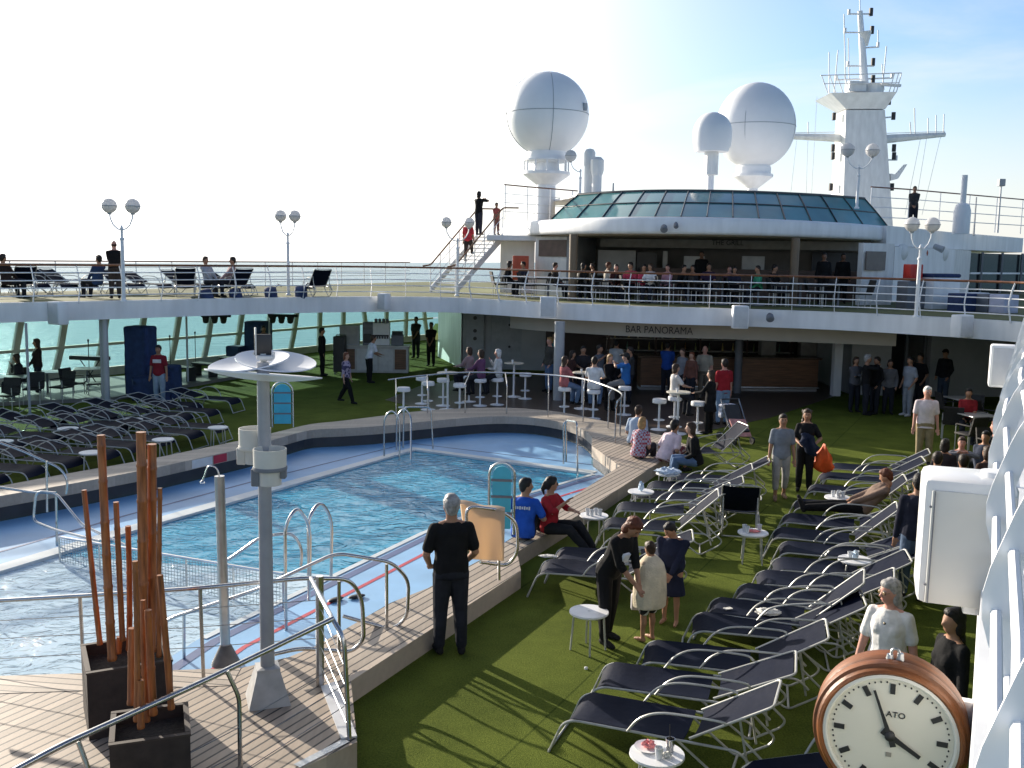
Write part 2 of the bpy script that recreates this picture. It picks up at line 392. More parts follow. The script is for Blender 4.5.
bn_ = offs([near[2], near[1], near[0]], -.42) if False else [near[2]+V((-.02, -.42, 0)), near[1]+V((-.02, -.42, 0)), near[0]+V((.02, -.42, 0))]
o = MB().prism([near[2]+V((0, -.005, 0)), near[1]+V((0, -.005, 0)), near[0]+V((0, -.005, 0))]+bn_[::-1], LZ-.05, LZ+.004).build('platform_border', [teakD]); tag(o, kind='structure')
mb = MB()
mb.prism(outN[1:4]+inN[3:8][::-1], 0, LZ); mb.prism([outN[3], outN[4], outN[5], inN[9], inN[8], inN[7]], 0, LZ)
mb.prism([outN[5], outN[6], outN[7], inN[11], inN[10], inN[9]], 0, LZ)
o = mb.build('wooden_ledge', [teakB]); tag(o, kind='structure')
def strip(mb, a, b, z0, z1):
    n_ = min(len(a), len(b))
    for i in range(n_-1): 
        vs = [V((p.x, p.y, z)) for z in (z0, z1) for p in (a[i], a[i+1], b[i+1], b[i])]
        mb.add(vs, [(0, 3, 2, 1), (4, 5, 6, 7), (0, 1, 5, 4), (1, 2, 6, 5), (2, 3, 7, 6), (3, 0, 4, 7)])
def resample(P, k):
    d = [0]
    for i in range(len(P)-1): d.append(d[-1]+(P[i+1]-P[i]).length)
    out = []
    for j in range(k+1):
        t = d[-1]*j/k; i = 0
        while i < len(P)-2 and d[i+1] < t: i += 1
        out.append(P[i].lerp(P[i+1], (t-d[i])/max(1e-9, d[i+1]-d[i])))
    return out
aF, bF = resample(outF, 40), resample(inF, 40); aL, bL = resample(outL, 24), resample(inL, 24)
mb = MB(); strip(mb, aF, bF, .04, LZ); strip(mb, aL, bL, .04, LZ)
o = mb.build('wooden_pool_rim', [teakC]); tag(o, kind='structure')
# pit wall below the rim
pit = [near[2], near[1]] + inN[:11] + [inN[11]] + bF[1:] + bL[1:]
pit_out = pit
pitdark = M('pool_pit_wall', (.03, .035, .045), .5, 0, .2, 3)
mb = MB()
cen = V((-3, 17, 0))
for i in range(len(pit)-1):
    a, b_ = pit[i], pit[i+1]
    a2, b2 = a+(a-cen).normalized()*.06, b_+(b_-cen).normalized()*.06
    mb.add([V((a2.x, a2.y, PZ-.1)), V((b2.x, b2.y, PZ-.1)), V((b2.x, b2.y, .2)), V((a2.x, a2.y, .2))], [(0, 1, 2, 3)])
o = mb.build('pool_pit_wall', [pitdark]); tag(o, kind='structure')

turf_poly = [V((-1.25, -20, 0))]+outN[:7]+aF[:]+aL[1:]+[V((-27, 13, 0)), V((-27, 16, 0)), V((-4.6, 53, 0)), V((-5, 64, 0)), V((30, 64, 0)), V((30, -20, 0))]
o = MB().sheet(turf_poly, 0).build('turf_deck', [MATS['turf']]); tag(o, kind='structure')
# blue painted pool surround, white coping, coloured lines, water
def blue(name, col, bump=.1):
    return M(name, col, .42, 0, .16, .9, bump, 5, .4, 'Object', 6)
bluefloor = blue('blue_pool_paint', (.23, .45, .70)); shallowc = blue('shallow_basin_paint', (.52, .66, .80)); deepc = M('turquoise_pool_tiles', (.06, .42, .50), .4, 0, .12, 1.2)
Pw = g2(PZ, (128, 684), (200, 638), (349, 567), (420, 533), (510, 498), (592, 474), (415, 450), (290, 486), (164, 522), (0, 572), (-200, 700))
outer = [near[2], near[1], near[0]]
bl = Pw + [V((bL[-1].x, bL[-1].y, 0))] + bL[::-1] + bF[::-1][1:] + inN[::-1][1:]
o = MB().sheet(bl+[G(170, 673, LZ)], PZ).build('pool_surround', [bluefloor]); tag(o, kind='structure')
def offs(P, d):
    out = []
    for i, p in enumerate(P):
        a = P[max(0, i-1)]; b_ = P[min(len(P)-1, i+1)]; t = (b_-a).normalized(); out.append(p+V((-t.y, t.x, 0))*d)
    return out
Pr = [V((p.x, p.y, PZ)) for p in Pw]
mb = MB()
def ribbon(mb, P, d0, d1, z):
    a, b_ = offs(P, d0), offs(P, d1)
    for i in range(len(P)-1):
        vs = [V((q.x, q.y, z)) for q in (a[i], a[i+1], b_[i+1], b_[i])]
        mb.add(vs, [(0, 1, 2, 3)] if d1 > d0 else [(3, 2, 1, 0)])
ribbon(mb, Pr[5:11], 0.0, -.30, PZ+.012); ribbon(mb, Pr[1:6], 0, -.10, PZ+.010)
for i in range(1, 10):
    a, b_ = Pr[i], Pr[i+1]; mb.add([a+V((0, 0, .01)), b_+V((0, 0, .01)), b_-V((0, 0, .12)), a-V((0, 0, .12))], [(0, 1, 2, 3)])
o = mb.build('pool_coping', [M('pale_pool_coping', (.58, .64, .66), .4, 0, .1, 3)]); tag(o, kind='structure')
mb = MB(); ribbon(mb, Pr[0:6], -.62, -.69, PZ+.004); tag(mb.build('red_deck_line', [M('red_line_paint', (.50, .035, .06), .5)]), kind='structure')
mb = MB(); ribbon(mb, Pr[5:11], -.85, -.91, PZ+.004); ribbon(mb, Pr[0:6], -.16, -.30, PZ+.004); tag(mb.build('dark_deck_line', [M('dark_line_paint', (.06, .10, .24), .5)]), kind='structure')
# basins
FA, FB = G(50, 556, PZ), G(300, 606, PZ)
deep = [Pr[2].lerp(Pr[3], -.15), Pr[3], Pr[4], Pr[5], Pr[6], Pr[7], Pr[8], G(58, 553, PZ)]
shal = [Pr[0], Pr[1], deep[0], deep[-1], Pr[9], Pr[10]]
def basin(mb, P, z):
    mb.sheet(P, z)
    for i in range(len(P)):
        a, b_ = P[i], P[(i+1) % len(P)]
        mb.add([V((a.x, a.y, PZ-.03)), V((b_.x, b_.y, PZ-.03)), V((b_.x, b_.y, z)), V((a.x, a.y, z))], [(0, 1, 2, 3)])
mb = MB(); basin(mb, deep, -1.55); tag(mb.build('pool_basin', [deepc]), kind='structure')
mb = MB(); basin(mb, shal, -.42); tag(mb.build('shallow_pool_basin', [shallowc]), kind='structure')
def watermat(name, tint, scat, amt, nscale, dist):
    m, n, L, b, out = newmat(name); n.remove(b)
    gl = n.new('ShaderNodeBsdfGlossy'); gl.inputs['Roughness'].default_value = .03
    tr = n.new('ShaderNodeBsdfTransparent'); tr.inputs[0].default_value = tint
    df = n.new('ShaderNodeBsdfDiffuse'); df.inputs[0].default_value = scat
    m0 = n.new('ShaderNodeMixShader'); m0.inputs[0].default_value = amt; L.new(tr.outputs[0], m0.inputs[1]); L.new(df.outputs[0], m0.inputs[2])
    fr = n.new('ShaderNodeFresnel'); fr.inputs['IOR'].default_value = 1.33
    ge = n.new('ShaderNodeNewGeometry'); mp = n.new('ShaderNodeMapping'); mp.inputs['Scale'].default_value = (1, 1.35, 1); mp.inputs['Rotation'].default_value = (0, 0, .5); L.new(ge.outputs['Position'], mp.inputs[0])
    n1 = n.new('ShaderNodeTexNoise'); n1.inputs['Scale'].default_value = nscale; n1.inputs['Detail'].default_value = 3; n1.inputs['Distortion'].default_value = 1.6; n1.inputs['Roughness'].default_value = .5; L.new(mp.outputs[0], n1.inputs['Vector'])
    bp = n.new('ShaderNodeBump'); bp.inputs['Strength'].default_value = 1; bp.inputs['Distance'].default_value = dist
    L.new(n1.outputs['Fac'], bp.inputs['Height'])
    for k in (gl, fr): L.new(bp.outputs[0], k.inputs['Normal'])
    ms = n.new('ShaderNodeMixShader'); L.new(fr.outputs[0], ms.inputs[0]); L.new(m0.outputs[0], ms.inputs[1]); L.new(gl.outputs[0], ms.inputs[2]); L.new(ms.outputs[0], out.inputs[0])
    return m
WV = lambda P: [V((p.x, p.y, WZ)) for p in P]
o = MB().sheet(WV(deep), WZ).build('pool_water', [watermat('pool_water', (.55, .90, .95, 1), (.075, .43, .66, 1), .82, 2.3, .065)]); tag(o, kind='structure')
o = MB().sheet(WV(shal), WZ).build('shallow_pool_water', [watermat('shallow_water', (.86, .95, .98, 1), (.64, .83, .95, 1), .85, 2.6, .085)]); tag(o, kind='structure')
# dark dance floor between pool rim and bar
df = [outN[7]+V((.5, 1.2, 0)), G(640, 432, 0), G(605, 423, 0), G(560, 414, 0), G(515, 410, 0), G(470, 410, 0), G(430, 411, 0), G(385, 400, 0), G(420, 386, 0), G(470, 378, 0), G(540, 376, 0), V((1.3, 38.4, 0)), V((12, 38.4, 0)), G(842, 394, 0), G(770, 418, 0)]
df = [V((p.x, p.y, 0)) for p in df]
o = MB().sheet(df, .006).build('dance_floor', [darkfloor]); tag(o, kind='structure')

# ================================================================ upper deck (U shaped, open over the pool)
UB, UT = 2.45, 2.97
Ein = [(-26, 10), (-20, 19), (-13.6, 26), (-11.4, 28.2), (-8.1, 31.6), (-5.2, 33.7), (-2.5, 34.3), (-.8, 33.4), (.9, 32.0), (3.9, 30.4), (6.9, 29.8), (9.6, 28.8), (11.5, 27.3), (12.8, 25.9), (13.15, 24.8), (12.75, 23.9)]
Es = spline(Ein, 6)
RD = V((.444, .896, 0))                                  # the starboard edge runs along this
Redge = [V((12.75, 23.9, 0)), V((8.85, 17.3, 0)), V((2.98, 6.1, 0)), V((1.15, 2.3, 0)), V((-.35, -.75, 0)), V((-3, -6, 0))]
Uin = Es+Redge[1:]
Uout = [V((14, -12, 0)), V((25.5, 14, 0)), V((34, 45, 0)), V((30, 62, 0)), V((-4.6, 53, 0)), V((-25.2, 17, 0)), V((-40, -8, 0))]
upt = M('upper_deck_covering', (.10, .115, .03), .9, 0, .25, 4)
mb = MB(); mb.prism(Uin+Uout, UB, UT); o = mb.build('upper_deck', [white]); tag(o, kind='structure')
ins = [V((p.x, p.y, 0)) for p in offs(Es, .14)]
mid = [V((p.x, p.y, 0)) for p in offs(Es, -.14)]
c1 = V((0, 15, 0))
inset = lambda P, d: [p+(p-c1).normalized()*d for p in P]
o = MB().sheet([p for p in inset(Es, .15)]+[V((13.0, 23.7, 0)), V((9.15, 17.2, 0)), V((3.27, 6.0, 0)), V((1.45, 2.2, 0)), V((-2.6, -6, 0))]+[V((p.x*.995, p.y*.995, 0)) for p in Uout], UT+.006).build('upper_deck_turf', [upt]); tag(o, kind='structure')
# ================================================================ railings of the upper deck
def rail_profile(k):                         # (outboard, height) of the kinked stanchion
    return [(0.02, -.06), (.05, .10), (.17, .40), (.05, .80), (-.06, .985)][k]
def railing(name, label, P, outb, step=1.2, closeup=False, nobot=False):
    """P polyline at deck level; outb = +1 if the outboard side lies to the left of the walk direction"""
    t = thing(name, label, 'railing', (P[0].x, P[0].y, UT))
    def nrm(tg): return V((-tg.y, tg.x, 0))*outb
    nn = []
    for i, p in enumerate(P):
        tg = (P[min(i+1, len(P)-1)]-P[max(i-1, 0)]).normalized(); nn.append(nrm(tg))
    mb = MB(); mb.tube([p+q*(-.06)+V((0, 0, UT+1.0)) for p, q in zip(P, nn)], .032, 8); mb.build('handrail', [handwood], t, 40, True)
    for h, o_ in ((.17, .10), (.38, .15), (.58, .115), (.79, .045)):
        mb = MB(); mb.tube([p+q*o_+V((0, 0, UT+h)) for p, q in zip(P, nn)], .016 if not closeup else .017, 8 if closeup else 6); mb.build('rail_tube', [white], t, 40, True)
    posts = along(P, step, step*.4)
    if closeup: posts = [(P2[0].lerp(P2[1], (y-P2[0].y)/(P2[1].y-P2[0].y)), (P2[1]-P2[0]).normalized()) for y in [.62+1.18*k for k in range(20)] for P2 in [next((P[i], P[i+1]) for i in range(len(P)-1) if P[i+1].y <= y <= P[i].y)]]
    for (p, tg) in posts:
        q = nrm(tg); mb = MB()
        prof = rounded([V((a, 0, b_)) for a, b_ in [rail_profile(i) for i in range(5)]], .12, 3)
        wd = [.055+.035*math.sin(math.pi*i/(len(prof)-1)) if closeup else .055 for i in range(len(prof))]
        vs = []; th = .007
        for i, c in enumerate(prof):
            a = prof[max(0, i-1)]; b_ = prof[min(len(prof)-1, i+1)]; d = (b_-a).normalized(); s_ = V((d.z, 0, -d.x))
            for sg in (-1, 1):
                w_ = c+s_*sg*wd[i]/2*(1.0)
                base = p+q*w_.x+V((0, 0, UT+w_.z))
                vs += [base-tg*th, base+tg*th]
        fs = []
        for i in range(len(prof)-1):
            k = i*4; m_ = k+4
            fs += [(k, k+1, m_+1, m_), (k+3, k+2, m_+2, m_+3), (k, m_, m_+2, k+2), (k+1, k+3, m_+3, m_+1)]
        fs += [(0, 2, 3, 1)]; l = (len(prof)-1)*4; fs += [(l, l+1, l+3, l+2)]
        mb.add(vs, fs); mb.build('stanchion', [white], t, 40, True)
    return t
Einset = [p for p in Es]
railing('deck_railing', 'white kinked upper deck railing with a wooden handrail curving behind the pool', Es[2:-1], -1)
railing('deck_railing', 'close white railing of curved plates and tubes running down the right edge', [V((12.75+.15, 23.9, 0)), V((8.85+.17, 17.25, 0)), V((2.98+.17, 6.03, 0)), V((1.15+.17, 2.22, 0)), V((-.9, -2.2, 0))], -1, 1.05, True)
# outer railing along the ship's port side
def plainrail(name, label, P, z, h=1.05, step=1.5, wood=True, n_=4, lean=0, r=.018):
    t = thing(name, label, 'railing', (P[0].x, P[0].y, z))
    mb = MB(); mb.tube([V((p.x, p.y, z+h)) for p in P], .028, 7); mb.build('handrail', [handwood if wood else white], t, 40, True)
    for k in range(1, n_+1):
        mb = MB(); mb.tube([V((p.x, p.y, z+h*k/(n_+1))) for p in P], r*.8, 6); mb.build('rail_tube', [white], t, 40, True)
    for p, tg in along(P, step, 0.05):
        mb = MB(); mb.tube([V((p.x, p.y, z)), V((p.x+tg.x*lean, p.y+tg.y*lean, z+h))], r*1.15, 6); mb.build('stanchion', [white], t, 40, True)
    return t
PortW = [V((-24.6, 17, 0)), V((-4.2, 52, 0))]
plainrail('deck_railing', 'white outer railing along the left ship side behind the sun loungers', [V((-24.2, 18, 0)), V((-5.2, 50, 0))], UT, 1.02, 1.6)

# ================================================================ port side window wall under the upper deck
wt = thing('window_wall', 'slanted window wall at the left ship side with the sea showing through tinted panes', 'wall', (-24, 18, 0))
wd = (PortW[1]-PortW[0]).normalized(); wlen = (PortW[1]-PortW[0]).length; wn = V((-wd.y, wd.x, 0))
framem = M('window_frame_paint', (.55, .53, .45), .5, 0, .08, 3)
def wp(s_, z, o_=0): return PortW[0]+wd*s_+V((0, 0, z))+wn*o_
mb = MB(); mb.prism([wp(0, 0), wp(wlen, 0), wp(wlen, 0, .12), wp(0, 0, .12)], 0, .26); mb.build('knee_wall', [framem], wt, None, True)
for z0, z1, dep in ((1.06, 1.17, .16), (2.34, 2.47, .14), (.24, .31, .15)):
    mb = MB(); mb.prism([wp(0, 0, -.03), wp(wlen, 0, -.03), wp(wlen, 0, dep), wp(0, 0, dep)], z0, z1-.015); mb.build('window_rail', [framem], wt, None, True)
m, n, L, b, out = newmat('tinted_window'); n.remove(b)
tr = n.new('ShaderNodeBsdfTransparent'); tr.inputs[0].default_value = (.50, .80, .80, 1); gl = n.new('ShaderNodeBsdfGlossy'); gl.inputs['Roughness'].default_value = .02
fr = n.new('ShaderNodeFresnel'); fr.inputs['IOR'].default_value = 1.4
ms = n.new('ShaderNodeMixShader'); L.new(fr.outputs[0], ms.inputs[0]); L.new(tr.outputs[0], ms.inputs[1]); L.new(gl.outputs[0], ms.inputs[2]); L.new(ms.outputs[0], out.inputs[0]); winglass = m
k = 0; s_ = 1.0
while s_ < wlen-.6:
    lean = .28 if s_ < wlen-9 else (-.25 if k % 3 == 0 else .05)
    mb = MB()
    for (za, zb, sa, sb) in ((.26, 1.07, s_-lean*.9, s_), (1.15, 2.36, s_, s_+lean)):
        a = [wp(sa-.11, za, .0), wp(sa+.11, za, .0), wp(sb+.11, zb, .0), wp(sb-.11, zb, .0)]
        q = [p+wn*.12 for p in a]
        mb.add(a+q, [(3, 2, 1, 0), (4, 5, 6, 7), (0, 1, 5, 4), (1, 2, 6, 5), (2, 3, 7, 6), (3, 0, 4, 7)])
    mb.build('mullion', [framem], wt, None, True)
    for za, zb in ((.30, 1.07), (1.15, 2.36)):
        gm = MB(); gm.add([wp(s_, za, .06), wp(s_+1.62, za, .06), wp(s_+1.62, zb, .06), wp(s_, zb, .06)], [(0, 1, 2, 3)])
        gm.build('pane', [winglass], wt, None, True)
    s_ += 1.62; k += 1
# step of the side gallery
mb = MB(); mb.prism([G(112, 401, 0), G(180, 389, 0), G(258, 375, 0), G(262, 370, 0), wp(17, 0, -.05), wp(9, 0, -.05)], 0, .11); tag(mb.build('gallery_step', [M('gallery_floor', (.19, .17, .15), .5, 0, .15, 2)]), kind='structure')
# slim posts carrying the upper deck on the port side
def post(label, p, r, z1, matr, foot=0, name='deck_post'):
    t = MB(); t.lathe([(r*1.5, 0), (r*1.5, .05), (r, .07), (r, z1)], p, 14)
    return tag(t.build(name, [matr], None, 40), label, 'post')
def at_thing(o, p): o.location = p; return o
mb = MB(); mb.lathe([(.13, 0), (.13, .06), (.095, .08), (.095, UB)], n=14); o = mb.build('deck_post', [grey], None, 40); o.location = G(107, 404, 0); tag(o, 'thick pale post left of the blue covered equipment stack', 'post')
for px, py, lab in ((30, 415, 'thin white post in front of the seated woman with long hair'), (103, 404, 'thin white post just left of the thick pale post'), (188, 385, 'slim grey post standing beside the man in the red shirt'), (270, 372, 'slim grey post behind the white reflector discs')):
    mb = MB(); mb.lathe([(.06, 0), (.06, .04), (.035, .05), (.035, UB)], n=10); o = mb.build('deck_post', [grey], None, 40); o.location = G(px, py, 0); tag(o, lab, 'post')

# ================================================================ bar pavilion under the upper deck
bt = thing('bar_pavilion', 'dark shaded bar building under the upper deck with the lettered beige sign board', 'building', (6, 36, 0))
mb = MB(); mb.prism([V((-1.96, 39, 0)), V((1.28, 38.6, 0)), V((1.28, 47, 0)), V((-3.4, 47, 0))], 0, UB-.004); mb.build('wall', [grey], bt, None, True)
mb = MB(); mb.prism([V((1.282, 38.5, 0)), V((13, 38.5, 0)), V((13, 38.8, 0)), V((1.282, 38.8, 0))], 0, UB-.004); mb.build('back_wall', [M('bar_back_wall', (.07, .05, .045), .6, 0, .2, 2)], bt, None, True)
mb = MB(); mb.prism([V((11.35, 33.2, 0)), V((12.6, 33.0, 0)), V((12.6, 38.5, 0)), V((11.35, 38.5, 0))], 0, UB-.004); mb.build('side_wall', [grey], bt, None, True)
mb = MB(); mb.prism([V((13.9, 33.0, 0)), V((20.5, 33.6, 0)), V((20.5, 33.9, 0)), V((13.9, 33.3, 0))], 0, UB-.004); mb.build('wall', [grey], bt, None, True)
mb = MB(); mb.prism([V((13.9, 33.31, 0)), V((14.1, 33.31, 0)), V((14.1, 37, 0)), V((13.9, 37, 0))], 0, UB-.004); mb.build('wall', [grey], bt, None, True)
mb = MB(); mb.prism([V((20.5, 33.6, 0)), V((20.8, 33.6, 0)), V((24.8, 14, 0)), V((24.5, 14, 0))], 0, UB-.004); mb.build('wall', [grey], bt, None, True)
mb = MB(); mb.prism([V((12.6, 35, 0)), V((13.9, 35, 0)), V((13.9, 35.2, 0)), V((12.6, 35.2, 0))], 0, UB-.004); mb.build('entrance_door', [M('dark_door', (.03, .03, .035), .35)], bt, None, True)
for x in (12.62, 13.2, 13.82):
    mb = MB(); mb.box((x, 33.3, 1.2), (.08, .1, 2.4)); mb.build('door_frame', [greyd], bt, None, True)
# doors and round marks in the grey wall
for px0, px1, mk in ((466, 484, True), (491, 528, False)):
    a, b_ = A(px0, 340, 38.85), A(px1, 340, 38.7)
    mb = MB(); mb.add([V((a.x, a.y, .05)), V((b_.x, b_.y, .05)), V((b_.x, b_.y, 2.2)), V((a.x, a.y, 2.2))], [(0, 1, 2, 3)])
    mb = MB(); mb.box(((a.x+b_.x)/2, (a.y+b_.y)/2-.03, 1.12), (b_.x-a.x, .06, 2.15), bev=.01); d = mb.build('door', [M('pale_door', (.36, .38, .40), .45)], bt, None, True)
    for z in ((2.0, 1.5, 1.2) if mk else (1.75, .9)):
        mb = MB(); mb.lathe([(.001, 0), (.075 if mk else .05, 0), (.075 if mk else .05, .02), (.001, .02)], ((a.x+b_.x)/2, (a.y+b_.y)/2-.06, z), 12, axis=(0, -1, 0), cap=False); mb.build('round_sign', [black], d, None, True)
for x in (-2.55, ):
    for dx in (-.11, .11):
        p = A(452+dx*50, 317, 42.2); mb = MB(); mb.lathe([(.001, 0), (.13, 0), (.13, .03), (.001, .03)], p, 14, axis=(-.7, -.7, 0), cap=False); mb.build('round_sign', [black], bt, None, True)
# sunlit white return at the left end
mb = MB(); mb.prism([V((-2.0, 38.95, 0)), V((-2.02, 38.9, 0)), V((-3.25, 43.2, 0)), V((-3.1, 43.2, 0))], 0, UB-.004); mb.build('end_wall', [white], bt, None, True)
# curved sign board
E2 = spline([(-.1, 33.9), (1.3, 32.6), (3.9, 31.2), (6.9, 30.7), (9.6, 29.9), (11.3, 29.3)], 6)
def curtain(mb, P, z0, z1, th):
    a = P; b_ = offs(P, th)
    strip(mb, a, b_, z0, z1)
mb = MB(); curtain(mb, E2, 1.98, 2.44, .12); sg = mb.build('sign_board', [M('beige_sign_board', (.40, .35, .28), .55, 0, .08, 1.2)], bt, None, True)
pc = [p for p in E2 if True]
tgt = A(659, 327, 31.0)
best = min(range(len(E2)-1), key=lambda i: abs(E2[i].x-tgt.x)); tg = (E2[best+1]-E2[best-1]).normalized()
mid_ = E2[best]+(tgt-E2[best]).dot(tg)*tg; mid_.z = 2.2
put_lettering('BAR PANORAMA', .32, M('dark_lettering', (.03, .025, .025), .5), bt, V((mid_.x+tg.y*.03, mid_.y-tg.x*.03, 2.2)), math.atan2(tg.y, tg.x), 0, .86)
# columns of the bar
for px, py, d, r, mt, lab in ((558, 400, 31.3, .16, grey, None), (737, 393, 31.2, .13, greyd, None)):
    p = G(px, py, 0); mb = MB(); mb.lathe([(r, 0), (r, UB-.005)], p, 16); mb.build('column', [mt], bt, 40, True)
mb = MB(); p = G(836, 396, 0); mb.box((p.x, p.y+.1, 1.2), (.26, .3, 2.4)); mb.build('column', [white], bt, None, True)
# bar counter
a, b_ = G(640, 390, 0), G(817, 392, 0)
ct = thing('bar_counter', 'long wood fronted bar counter below the lettered sign', 'counter', (8, 34, 0))
mb = MB(); mb.slabwall(a, b_, .1, 1.1, .7); mb.build('counter_front', [barwood], ct, None, True)
mb = MB(); mb.slabwall(a-V((.1, .08, 0)), b_+V((.1, -.08, 0)), 1.1, 1.16, .95); mb.build('counter_top', [M('counter_top_wood', (.09, .05, .03), .25, 0, .2, 4)], ct, None, True)
mb = MB(); mb.tube([V((a.x, a.y-.2, .16)), V((b_.x, b_.y-.2, .16))], .03); mb.build('foot_rail', [dullsteel], ct, 40, True)
mb = MB(); mb.slabwall(a+V((0, .06, 0)), b_+V((0, .06, 0)), 0, .1, .6); mb.build('plinth', [grey], ct, None, True)
# bottle shelves behind the bar
st = thing('bottle_shelf', 'shelving with rows of bottles behind the bar counter', 'shelf', (7.5, 38, 0))
mb = MB(); mb.box((7.2, 38.4, 1.4), (7.2, .06, 1.7)); mb.build('shelf_back', [M('shelf_back_mirror', (.10, .09, .085), .12, .4, .2, 1)], st, None, True)
for z in (.9, 1.35, 1.8):
    mb = MB(); mb.box((7.2, 38.24, z), (7.2, .28, .035)); mb.build('shelf_board', [M('pale_shelf', (.42, .40, .36), .4)], st, None, True)
for x in (3.7, 5.5, 7.2, 9.0, 10.7):
    mb = MB(); mb.box((x, 38.25, 1.3), (.06, .3, 1.75)); mb.build('shelf_upright', [brownp], st, None, True)
bmesh_b = MB(); bmesh_b.lathe([(.036, 0), (.038, .16), (.014, .22), (.013, .30), (.015, .31)], n=10)
cols = [(.25, .30, .12), (.35, .18, .05), (.55, .55, .5), (.12, .22, .16), (.4, .33, .1)]
bp0 = None
for zi, z in enumerate((.92, 1.37, 1.82)):
    for k in range(15):
        x = 3.95+k*.45+random.uniform(-.08, .08)
        if bp0 is None: bp0 = bmesh_b.build('bottle', [M('bottle_glass0', cols[0], .1, 0, .2, 9)], None, 50); o = bp0
        else: o = bp0.copy(); C.objects.link(o); o.material_slots[0].link = 'OBJECT'; i = random.randrange(5); o.material_slots[0].material = M('bottle_glass%d' % i, cols[i], .1, 0, .2, 9)
        o.location = (x, 38.2, z); tag(o, 'small spirit bottle standing on the shelves behind the bar counter', 'bottle', 'bottles on the bar shelves')
# pale service panels behind the bar
for px, w_, z0, z1, lab in ((767, .55, 1.2, 2.0, 'grey steel fridge door behind the bar counter'), (807, .6, 1.15, 2.05, 'pale steel cabinet at the right end of the bar')):
    p = A(px, 350, 37.2); mb = MB(); mb.box((p.x, p.y, (z1)/2), (w_, .5, z1), bev=.02); mb.box((p.x+w_*.35, p.y-.27, z1*.65), (.03, .04, .4)); tag(mb.build('bar_fridge', [M('fridge_steel', (.34, .33, .31), .35, .3)]), lab, 'fridge')

# ================================================================ grill pavilion on the upper deck
gt = thing('grill_pavilion', 'white domed grill restaurant with a broad rounded canopy band and teal glass roof', 'building', (6, 36, UT))
Cn = spline([(-.55, 43.5), (-.1, 40.5), (1.1, 36.2), (2.9, 33.0), (5.0, 31.7), (7.4, 31.8), (9.9, 33.2), (12.2, 35.2), (13.9, 37.2)], 6)
CT = 5.73
prof = [(.55, -.50), (.10, -.54), (.02, -.50), (.0, -.42), (.0, -.10), (.03, -.03), (.10, .0), (.95, .02), (1.1, .06)]   # (inwards, z from top)
mb = MB(); rows = [[V((p.x, p.y, CT+dz)) for p in offs(Cn, di)] for di, dz in prof]
nC = len(Cn)
mb.add([p for r in rows for p in r], [(i*nC+j, i*nC+j+1, (i+1)*nC+j+1, (i+1)*nC+j) for i in range(len(rows)-1) for j in range(nC-1)])
mb.build('canopy_band', [white], gt, 50, True)
mb = MB(); mb.prism([V((p.x, p.y, 0)) for p in offs(Cn, .5)]+[V((13.9, 48, 0)), V((-.2, 48, 0))], CT-.57, CT-.5); mb.build('canopy_ceiling', [M('canopy_soffit', (.34, .29, .21), .6, 0, .08, 1)], gt, None, True)
# glass roof: sloping panes between lower and upper ring
def bypx(P, xs):
    out = []
    for px in xs:
        q = (px-512)/996
        k_ = min(range(len(P)-1), key=lambda i: abs((P[i].x/P[i].y+P[i+1].x/P[i+1].y)/2-q)); u0, u1 = P[k_].x/P[k_].y, P[k_+1].x/P[k_+1].y
        out.append(P[k_].lerp(P[k_+1], (q-u0)/(u1-u0)))
    return out
lo_ = bypx([V((p.x, p.y, CT+.04)) for p in resample(offs(Cn, .9), 120)], [547+15.2*23/13*i*.957 for i in range(14)])
hi_pts = spline([A(572, 200, 39.5), A(590, 196.5, 38.2), A(640, 192.5, 36.3), A(700, 192.5, 35.6), A(760, 193, 35.8), A(820, 196, 36.8), A(856, 200, 38)], 6)
hz = 6.78
hi_ = bypx([V((p.x, p.y, hz)) for p in resample(hi_pts, 80)], [574+12.8*22/13*i for i in range(14)])
def mixp(t, j): return lo_[j].lerp(hi_[j], t)+V((0, 0, .03*math.sin(math.pi*t)))
TT = [0, .25, .5, .75, 1]
mb = MB(); mb.add([mixp(t, j) for t in TT for j in range(14)], [(i*14+j, i*14+j+1, (i+1)*14+j+1, (i+1)*14+j) for i in range(4) for j in range(13)])
mb.build('glass_roof', [tealglass], gt, 30, True)
darkf = M('roof_glazing_bar', (.05, .06, .07), .4, .3)
for j in range(14):
    mb = MB(); mb.tube([mixp(t, j)+V((0, -.01, .02)) for t in TT], .024, 6); mb.build('glazing_bar', [darkf], gt, 40, True)
for t in (.48, 1.0):
    mb = MB(); mb.tube([mixp(t, j)+V((0, 0, .02)) for j in range(14)], .022 if t < 1 else .05, 6); mb.build('glazing_ring', [darkf], gt, 40, True)
mb = MB(); mb.prism([V((p.x, p.y, 0)) for p in hi_]+[V((14, 46, 0)), V((1, 46, 0))], hz-.05, hz+.03); mb.build('roof_top', [white], gt, None, True)
